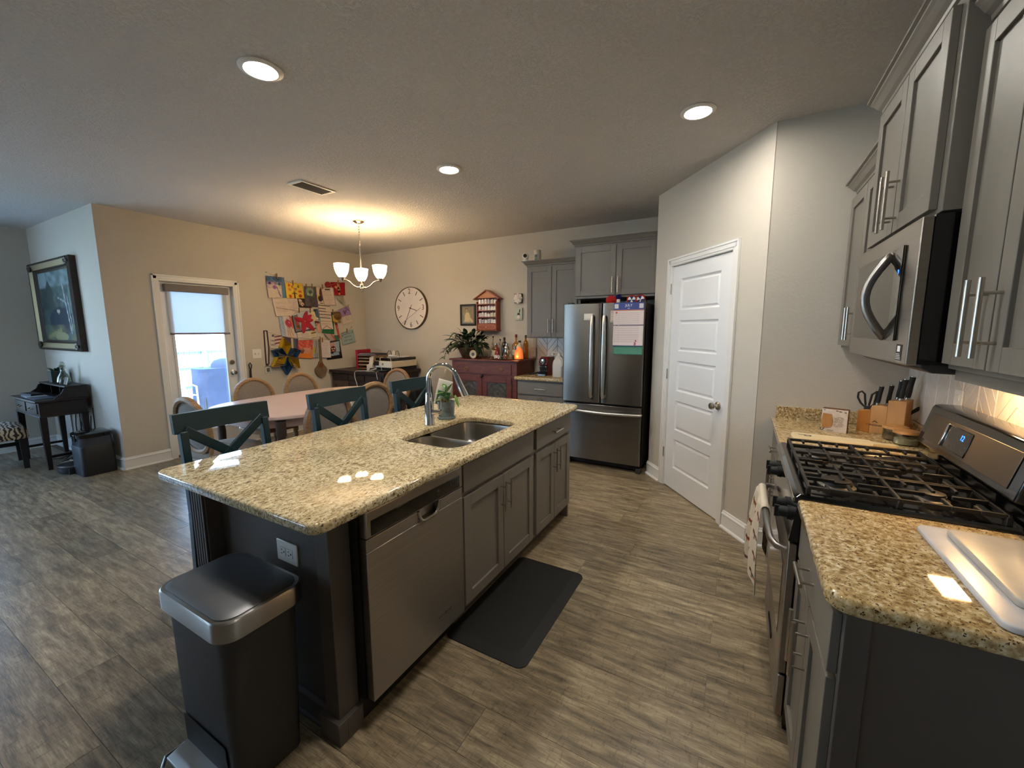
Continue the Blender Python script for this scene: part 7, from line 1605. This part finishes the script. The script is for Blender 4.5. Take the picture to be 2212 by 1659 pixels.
# towel over the oven handle
tw = thing('dish_towel', 'cream dish towel printed with dachshunds, folded over the oven handle', 'towel', (.12, 2.15, .70))
def dogs(seed):
    r = random.Random(seed); S = []
    for i in range(12):
        cx_, cy_ = .16 + .34 * (i % 3) + .05 * ((i // 3) % 2), .08 + .235 * (i // 3)
        c1, c2 = (104, 62, 42), r.choice(((92, 92, 86), (120, 70, 50), (86, 80, 78)))
        S += [('l', cx_ - .07, cy_ + .012, cx_ + .07, cy_ - .012, .020, c2), ('e', cx_ - .10, cy_ + .035, .030, .026, c1), ('l', cx_ - .13, cy_ + .03, cx_ - .10, cy_ + .035, .010, c1), ('l', cx_ + .07, cy_, cx_ + .12, cy_ + .02, .008, c1), ('l', cx_ - .06, cy_, cx_ - .065, cy_ - .035, .010, c1), ('l', cx_ + .06, cy_ - .01, cx_ + .065, cy_ - .045, .010, c1), ('r', cx_ - .01, cy_ - .016, cx_ + .015, cy_ + .018, (150, 44, 44))]
    return S + [('r', 0, 0, 1, .012, (226, 220, 208))]
hx_, hz_ = .133, .707
def tfront(u, v):
    y = 2.335 - .31 * u + (1 - v) * (.02 - .10 * u) ; fold = .012 * math.sin(u * 11 + 1) * (1 - v) ** .5
    t = 1 - v
    if t < .06: a = PI * .5 * (1 - t / .06); return (hx_ - .017 * math.cos(a) + 0, y, hz_ + .017 * math.sin(a))
    return (hx_ - .018 - .030 * math.sin(t * 2.2) * (1 - .6 * u) - fold, y, hz_ - .40 * (t - .06) * (1 - .22 * u * 0 - .15 * math.sin(u * 3.0)) - .06 * (1 - u) * t)
sheet('front_layer', tfront, (212, 200, 180), dogs(1), tw, 60, 90, 2, (.002, 0, 0), mat('towel_cloth', (212, 200, 180), .95) if False else PRINT)
def tback(u, v):
    y = 2.335 - .31 * u; t = 1 - v
    if t < .08: a = PI * .5 * (1 + t / .08); return (hx_ - .017 * math.cos(a), y, hz_ + .017 * math.sin(a))
    return (hx_ + .017 + .006 * math.sin(u * 9), y, hz_ - .26 * (t - .08))
sheet('back_layer', tback, (206, 194, 176), dogs(2)[:40], tw, 40, 50, 3, (-.002, 0, 0))
# coffee machine, jug, outlet by the refrigerator
cf = thing('coffee_machine', 'small red and black capsule coffee machine on the short counter by the refrigerator', 'coffee machine', (-2.13, 4.75, CT))
m0, m1, cy0, cy1 = -2.195, -2.080, 4.62, 4.86
side = [(cy0 + .03, CT), (cy1, CT), (cy1, CT + .205), (cy1 - .03, CT + .225), (cy0 + .08, CT + .235), (cy0 + .02, CT + .215), (cy0, CT + .17), (cy0 + .0, CT + .13), (cy0 + .03, CT + .125)]
MB().prism(side, m0, m1, 'x').build('red_shell', REDP, cf, bevel=.010, seg=3)
MB().box(m0 + .008, m1 - .008, cy0 + .02, cy0 + .06, CT + .004, CT + .125).build('front_recess', BLACKM, cf, smooth=False)
MB().box(m0 + .004, m1 - .004, cy0 - .035, cy0 + .035, CT, CT + .055).build('drip_tray', BLACKG, cf, bevel=.004)
MB().box(m0 + .012, m1 - .012, cy0 - .003, cy0 + .03, CT + .075, CT + .120).build('brew_head', BLACKG, cf, bevel=.006)
MC_ = (-2.138, cy0 - .001, CT + .178)
MB().lathe([(0, -.004), (.046, -.004), (.046, .006), (0, .006)], MC_, 28, '-y').build('black_dial', BLACKG, cf)
MB().lathe([(.012, .004), (.030, .004), (.030, .012), (.014, .014)], (MC_[0], MC_[1], MC_[2]), 24, '-y').build('chrome_ring', CHROME, cf)
MB().tube([(MC_[0], MC_[1] - .008, MC_[2] - .025), (MC_[0], MC_[1] - .014, MC_[2] - .042)], .007, 8).build('lever', CHROME, cf)
crd = thing('coffee_machine_cable', 'black power cord coiled beside the red coffee machine', 'cable', (-2.3, 4.75, CT))
MB().tube([(-2.18, 4.85, CT + .03), (-2.24, 4.80, CT + .04), (-2.32, 4.74, CT + .012), (-2.38, 4.72, CT + .006), (-2.33, 4.70, CT + .006), (-2.25, 4.76, CT + .02), (-2.20, 4.84, CT + .05)], .006, 8).build('cord_run', BLACKM, crd)
jg = thing('milk_jug', 'translucent white gallon milk jug next to the refrigerator', 'jug', (-1.93, 4.66, CT))
jx, jy = -1.925, 4.64
MB().loft([[(x, y, z) for x, y in rrect(jx - h, jx + h, jy - h, jy + h, h * .45)] for h, z in ((.066, CT), (.070, CT + .008), (.071, CT + .12), (.070, CT + .165), (.062, CT + .195), (.045, CT + .225), (.026, CT + .248), (.020, CT + .262))]).build('jug_body', MILK, jg, angle=60)
MB().lathe([(0, CT + .262), (.021, CT + .262), (.021, CT + .286), (0, CT + .286)], (jx, jy, 0), 20).build('cap', WHITEP, jg)
MB().tube([(jx + .03, jy - .03, CT + .235), (jx + .065, jy - .058, CT + .215), (jx + .070, jy - .064, CT + .16), (jx + .058, jy - .06, CT + .13)], .012, 10).build('jug_handle', MILK, jg)
MBk2 = face((0, YB - .0085, 0), (0, -1, 0))
ok = plate('backsplash_outlet', MBk2, -2.155, 1.135, .115, .12, 'white outlet with plugs on the tiles above the coffee machine')
for du in (-.025, .025): MB(MBk2).box(-2.155 + du - .016, -2.155 + du + .016, 1.145, 1.172, .006, .009).box(-2.155 + du - .016, -2.155 + du + .016, 1.098, 1.125, .006, .009).build('socket', CREAM, ok, bevel=.003)
pg_ = thing('black_plug', 'black plug in the outlet above the coffee machine', 'plug', (-2.18, 5.02, 1.11)); MB(MBk2).box(-2.20, -2.165, 1.095, 1.128, .009, .04).tube([(-2.19, 1.10, .03), (-2.195, 1.06, .06), (-2.20, .98, .10)], .005, 8).build('plug_body', BLACKM, pg_, bevel=.003)
pw_ = thing('white_plug', 'white plug with thin wire in the outlet above the coffee machine', 'plug', (-2.2, 5.02, 1.16)); MB(MBk2).box(-2.205, -2.17, 1.145, 1.172, .009, .035).tube([(-2.205, 1.155, .03), (-2.27, 1.12, .03), (-2.35, 1.08, .02), (-2.42, 1.06, .015)], .003, 6).build('plug_body', WHITEP, pw_, bevel=.003)
wbx = thing('wall_router', 'pale rectangular box hung on the wall with two wires, behind the salt lamp', 'box', (-2.46, YB, 1.18))
MB(face((0, YB - .0085 if False else YB, 0), (0, -1, 0))).box(-2.500, -2.430, 1.112, 1.245, 0, .035).build('box_body', mat('pale_beige', (190, 176, 160), .5), wbx, bevel=.004)
m = MB(face((0, YB, 0), (0, -1, 0)))
for u in (-2.482, -2.445): MB(face((0, YB, 0), (0, -1, 0))).tube([(u, 1.245, .012), (u + .004, 1.32, .010), (u, 1.374, .01)], .003, 6).build('wire', CORDW, wbx)
m.tube([(-2.465, 1.112, .015), (-2.468, 1.05, .02), (-2.462, .96, .012)], .003, 6); m.build('wire', CORDW, wbx)
# outlet on the range wall and fridge side things
MRt = face((XR - .009, 0, 0), (-1, 0, 0))
orr = plate('range_wall_outlet', MRt, -2.50, 1.165, .075, .120, 'white wall outlet on the tiles behind the left of the range console')
for v in (1.14, 1.19): MB(MRt).box(-2.517, -2.483, v - .013, v + .013, .006, .009).build('socket', WHITEP, orr, bevel=.003)
# calendar on the refrigerator
FY = 4.20 - .0175
cal = thing('wall_calendar', 'blue headed July calendar on the right refrigerator door', 'calendar', (-.99, FY, 1.5))
MFc = face((0, FY, 0), (0, -1, 0))
BL = (74, 86, 142)
rows_ = [('r', .05, .10 + .0 + i * .043, .86, .112 + i * .043, (190, 164, 160)) for i in range(9)] + [('r', .05, .53 + i * .045, .86, .545 + i * .045, (190, 166, 160)) for i in range(6)]
grid_ = [('l', .05 + .135 * i, .08, .05 + .135 * i, .80, .003, (200, 184, 180)) for i in range(7)]
cx0, cx1, cz0, cz1 = -1.150, -.852, 1.318, 1.748
sheet('calendar_sheet', lambda u, v: MFc @ Vector((cx0 + (cx1 - cx0) * u, cz0 + (cz1 - cz0) * v, .004 + .010 * (1 - v))), (216, 202, 198), [('r', 0, .84, 1, 1, BL), ('n', 0, .84, 1, 1, .25, 40, (60, 70, 128)), ('r', 0, .815, 1, .84, (196, 128, 100)), ('r', 0, 0, 1, .02, (84, 96, 140)), ('r', 0, .475, 1, .490, (84, 78, 96))] + rows_ + grid_ + [('r', .02, .87, .15, .97, (206, 200, 200)), ('r', .85, .87, .98, .97, (206, 200, 200)), ('e', .10, .775, .035, .022, (196, 84, 54)), ('e', .09, .725, .022, .03, (184, 180, 190)), ('e', .76, .12, .025, .018, (150, 70, 70)), ('e', .74, .055, .04, .04, (176, 96, 120))], cal, 60, 88, 9, (0, .002, 0))
text('JULY', .034, MFc @ Matrix.Translation(((cx0 + cx1) / 2, cz0 + .925 * (cz1 - cz0) + .004, .0072)), INKW, cal, 'month_name')
text('2024', .012, MFc @ Matrix.Translation(((cx0 + cx1) / 2, cz0 + .868 * (cz1 - cz0), .0075)), INKW, cal, 'year')
gp = sheet('green_folder', lambda u, v: MFc @ Vector((-1.148 + .295 * u, 1.232 + .16 * v, .002 + .002 * v)), (84, 138, 116), [('n', 0, 0, 1, 1, .2, 12, (104, 154, 132)), ('r', .1, .78, .82, .88, (206, 200, 196)), ('r', 0, .8, .1, .9, (40, 60, 54))], None, 24, 16, 3, (0, .002, 0)); tag(gp, 'green paper sheet under the calendar on the right refrigerator door', 'paper')
sl_ = sheet('lined_list', lambda u, v: MFc @ Vector((-1.182 + .05 * u, 1.555 + .115 * v, .002)), (206, 190, 176), [('lines', .1, .05, .9, .95, 8, (150, 130, 122))], None, 8, 24, 3, (0, .001, 0)); tag(sl_, 'narrow lined list partly behind the calendar beside the fridge handle', 'paper')
ed = thing('energy_label', 'small white label magnet on the left refrigerator door near its handle', 'label', (-1.41, FY, 1.61))
sheet('label_face', lambda u, v: MFc @ Vector((-1.462 + .088 * u, 1.580 + .068 * v, .005)), (214, 210, 200), [('lines', .08, .1, .92, .30, 2, (50, 48, 48))], ed, 24, 18, 2, (0, .005, 0))
# hats and toys on top of the refrigerator
ft = 1.745
hr = thing('red_ball_hat', 'round red soft hat on top of the refrigerator', 'hat', (-1.235, 4.42, ft)); MB().sphere((-1.245, 4.42, ft + .048), .06, 1.0, .9, .82, 24, 12).build('crown', mat('red_felt', (172, 24, 24), .85), hr); MB().lathe([(.05, ft), (.062, ft), (.064, ft + .016), (.05, ft + .02)], (-1.245, 4.42, 0), 24).build('band', MATS['red_felt'], hr)
pb = thing('pompom_headband', 'dark blue tinsel pompom on a white stub on top of the refrigerator', 'headband', (-1.16, 4.42, ft)); MB().cyl((-1.172, 4.42, ft), (-1.172, 4.42, ft + .055), .019, n=14).build('white_stub', WHITEP, pb)
m = MB(); rs2 = random.Random(2)
for i in range(90):
    d = Vector((rs2.gauss(0, 1), rs2.gauss(0, 1), rs2.gauss(0, 1))).normalized(); c = Vector((-1.172, 4.42, ft + .078)); m.tube([c, c + d * .032], [.004, .002], 4)
m.build('pompom', mat('blue_tinsel', (30, 40, 120), .4, .3), pb)
for i, x in enumerate((-1.035, -.945)):
    o = thing('party_glasses', 'round red white and blue party %s on the refrigerator' % ('disc, left of the pair' if i == 0 else 'disc, right of the pair'), 'toy', (x, 4.43, ft))
    m = MB(); m.tube([(x + .046 * math.cos(a), 4.43, ft + .028 + .043 * math.sin(a) + .018) for a in [2 * PI * k_ / 28 for k_ in range(28)]], .006, 8, closed=True); m.build('red_ring', MATS['red_felt'], o)
    for k_ in range(6):
        a0 = k_ * PI / 3 + .2 * i; MB().add([(x, 4.43, ft + .046)] + [(x + .042 * math.cos(a0 + j * PI / 18), 4.43, ft + .046 + .040 * math.sin(a0 + j * PI / 18)) for j in range(7)] + [(x, 4.436, ft + .046)] + [(x + .042 * math.cos(a0 + j * PI / 18), 4.436, ft + .046 + .040 * math.sin(a0 + j * PI / 18)) for j in range(7)], [tuple(range(8)), tuple(range(15, 7, -1))]).build('sector', (INKW if k_ % 2 == 0 else mat('navy_card', (30, 36, 84), .6) if 'navy_card' not in MATS else MATS['navy_card']), o, smooth=False)
# on top of the small upper cabinet
tz = 2.262 + .058
cm_ = thing('security_camera', 'white round indoor security camera on the corner of the small upper cabinet', 'camera', (-2.42, 4.72, tz))
qx, qy = -2.437, 4.735
MB().lathe([(0, tz), (.040, tz), (.044, tz + .010), (.040, tz + .030), (.026, tz + .038), (0, tz + .038)], (qx, qy, 0), 28).build('camera_base', WHITEP, cm_)
MB().sphere((qx, qy, tz + .075), .042).build('camera_head', WHITEP, cm_)
dl = Vector((-qx, -qy, -.1)).normalized() * 1; dl = Vector((.25, -.95, .05)).normalized()
c0 = Vector((qx, qy, tz + .075)); MB().tube([c0 + dl * .034, c0 + dl * .044], [.024, .021], 20).build('lens', BLACKG, cm_)
sp_ = thing('speaker_canister', 'tall cream canister speaker with a blue label on the small upper cabinet', 'speaker', (-2.30, 4.80, tz))
qx, qy = -2.295, 4.78
MB().lathe([(0, tz), (.046, tz), (.047, tz + .004), (.044, tz + .135), (.040, tz + .142), (0, tz + .142)], (qx, qy, 0), 28).build('canister_body', mat('cream_plastic', (196, 186, 170), .5), sp_)
MB().box(qx - .014, qx + .020, qy - .0478, qy - .040, tz + .045, tz + .085).box(qx - .014, qx + .020, qy - .0482, qy - .040, tz + .018, tz + .040).build('blue_label', mat('slate_label', (88, 104, 108), .6), sp_, smooth=False)
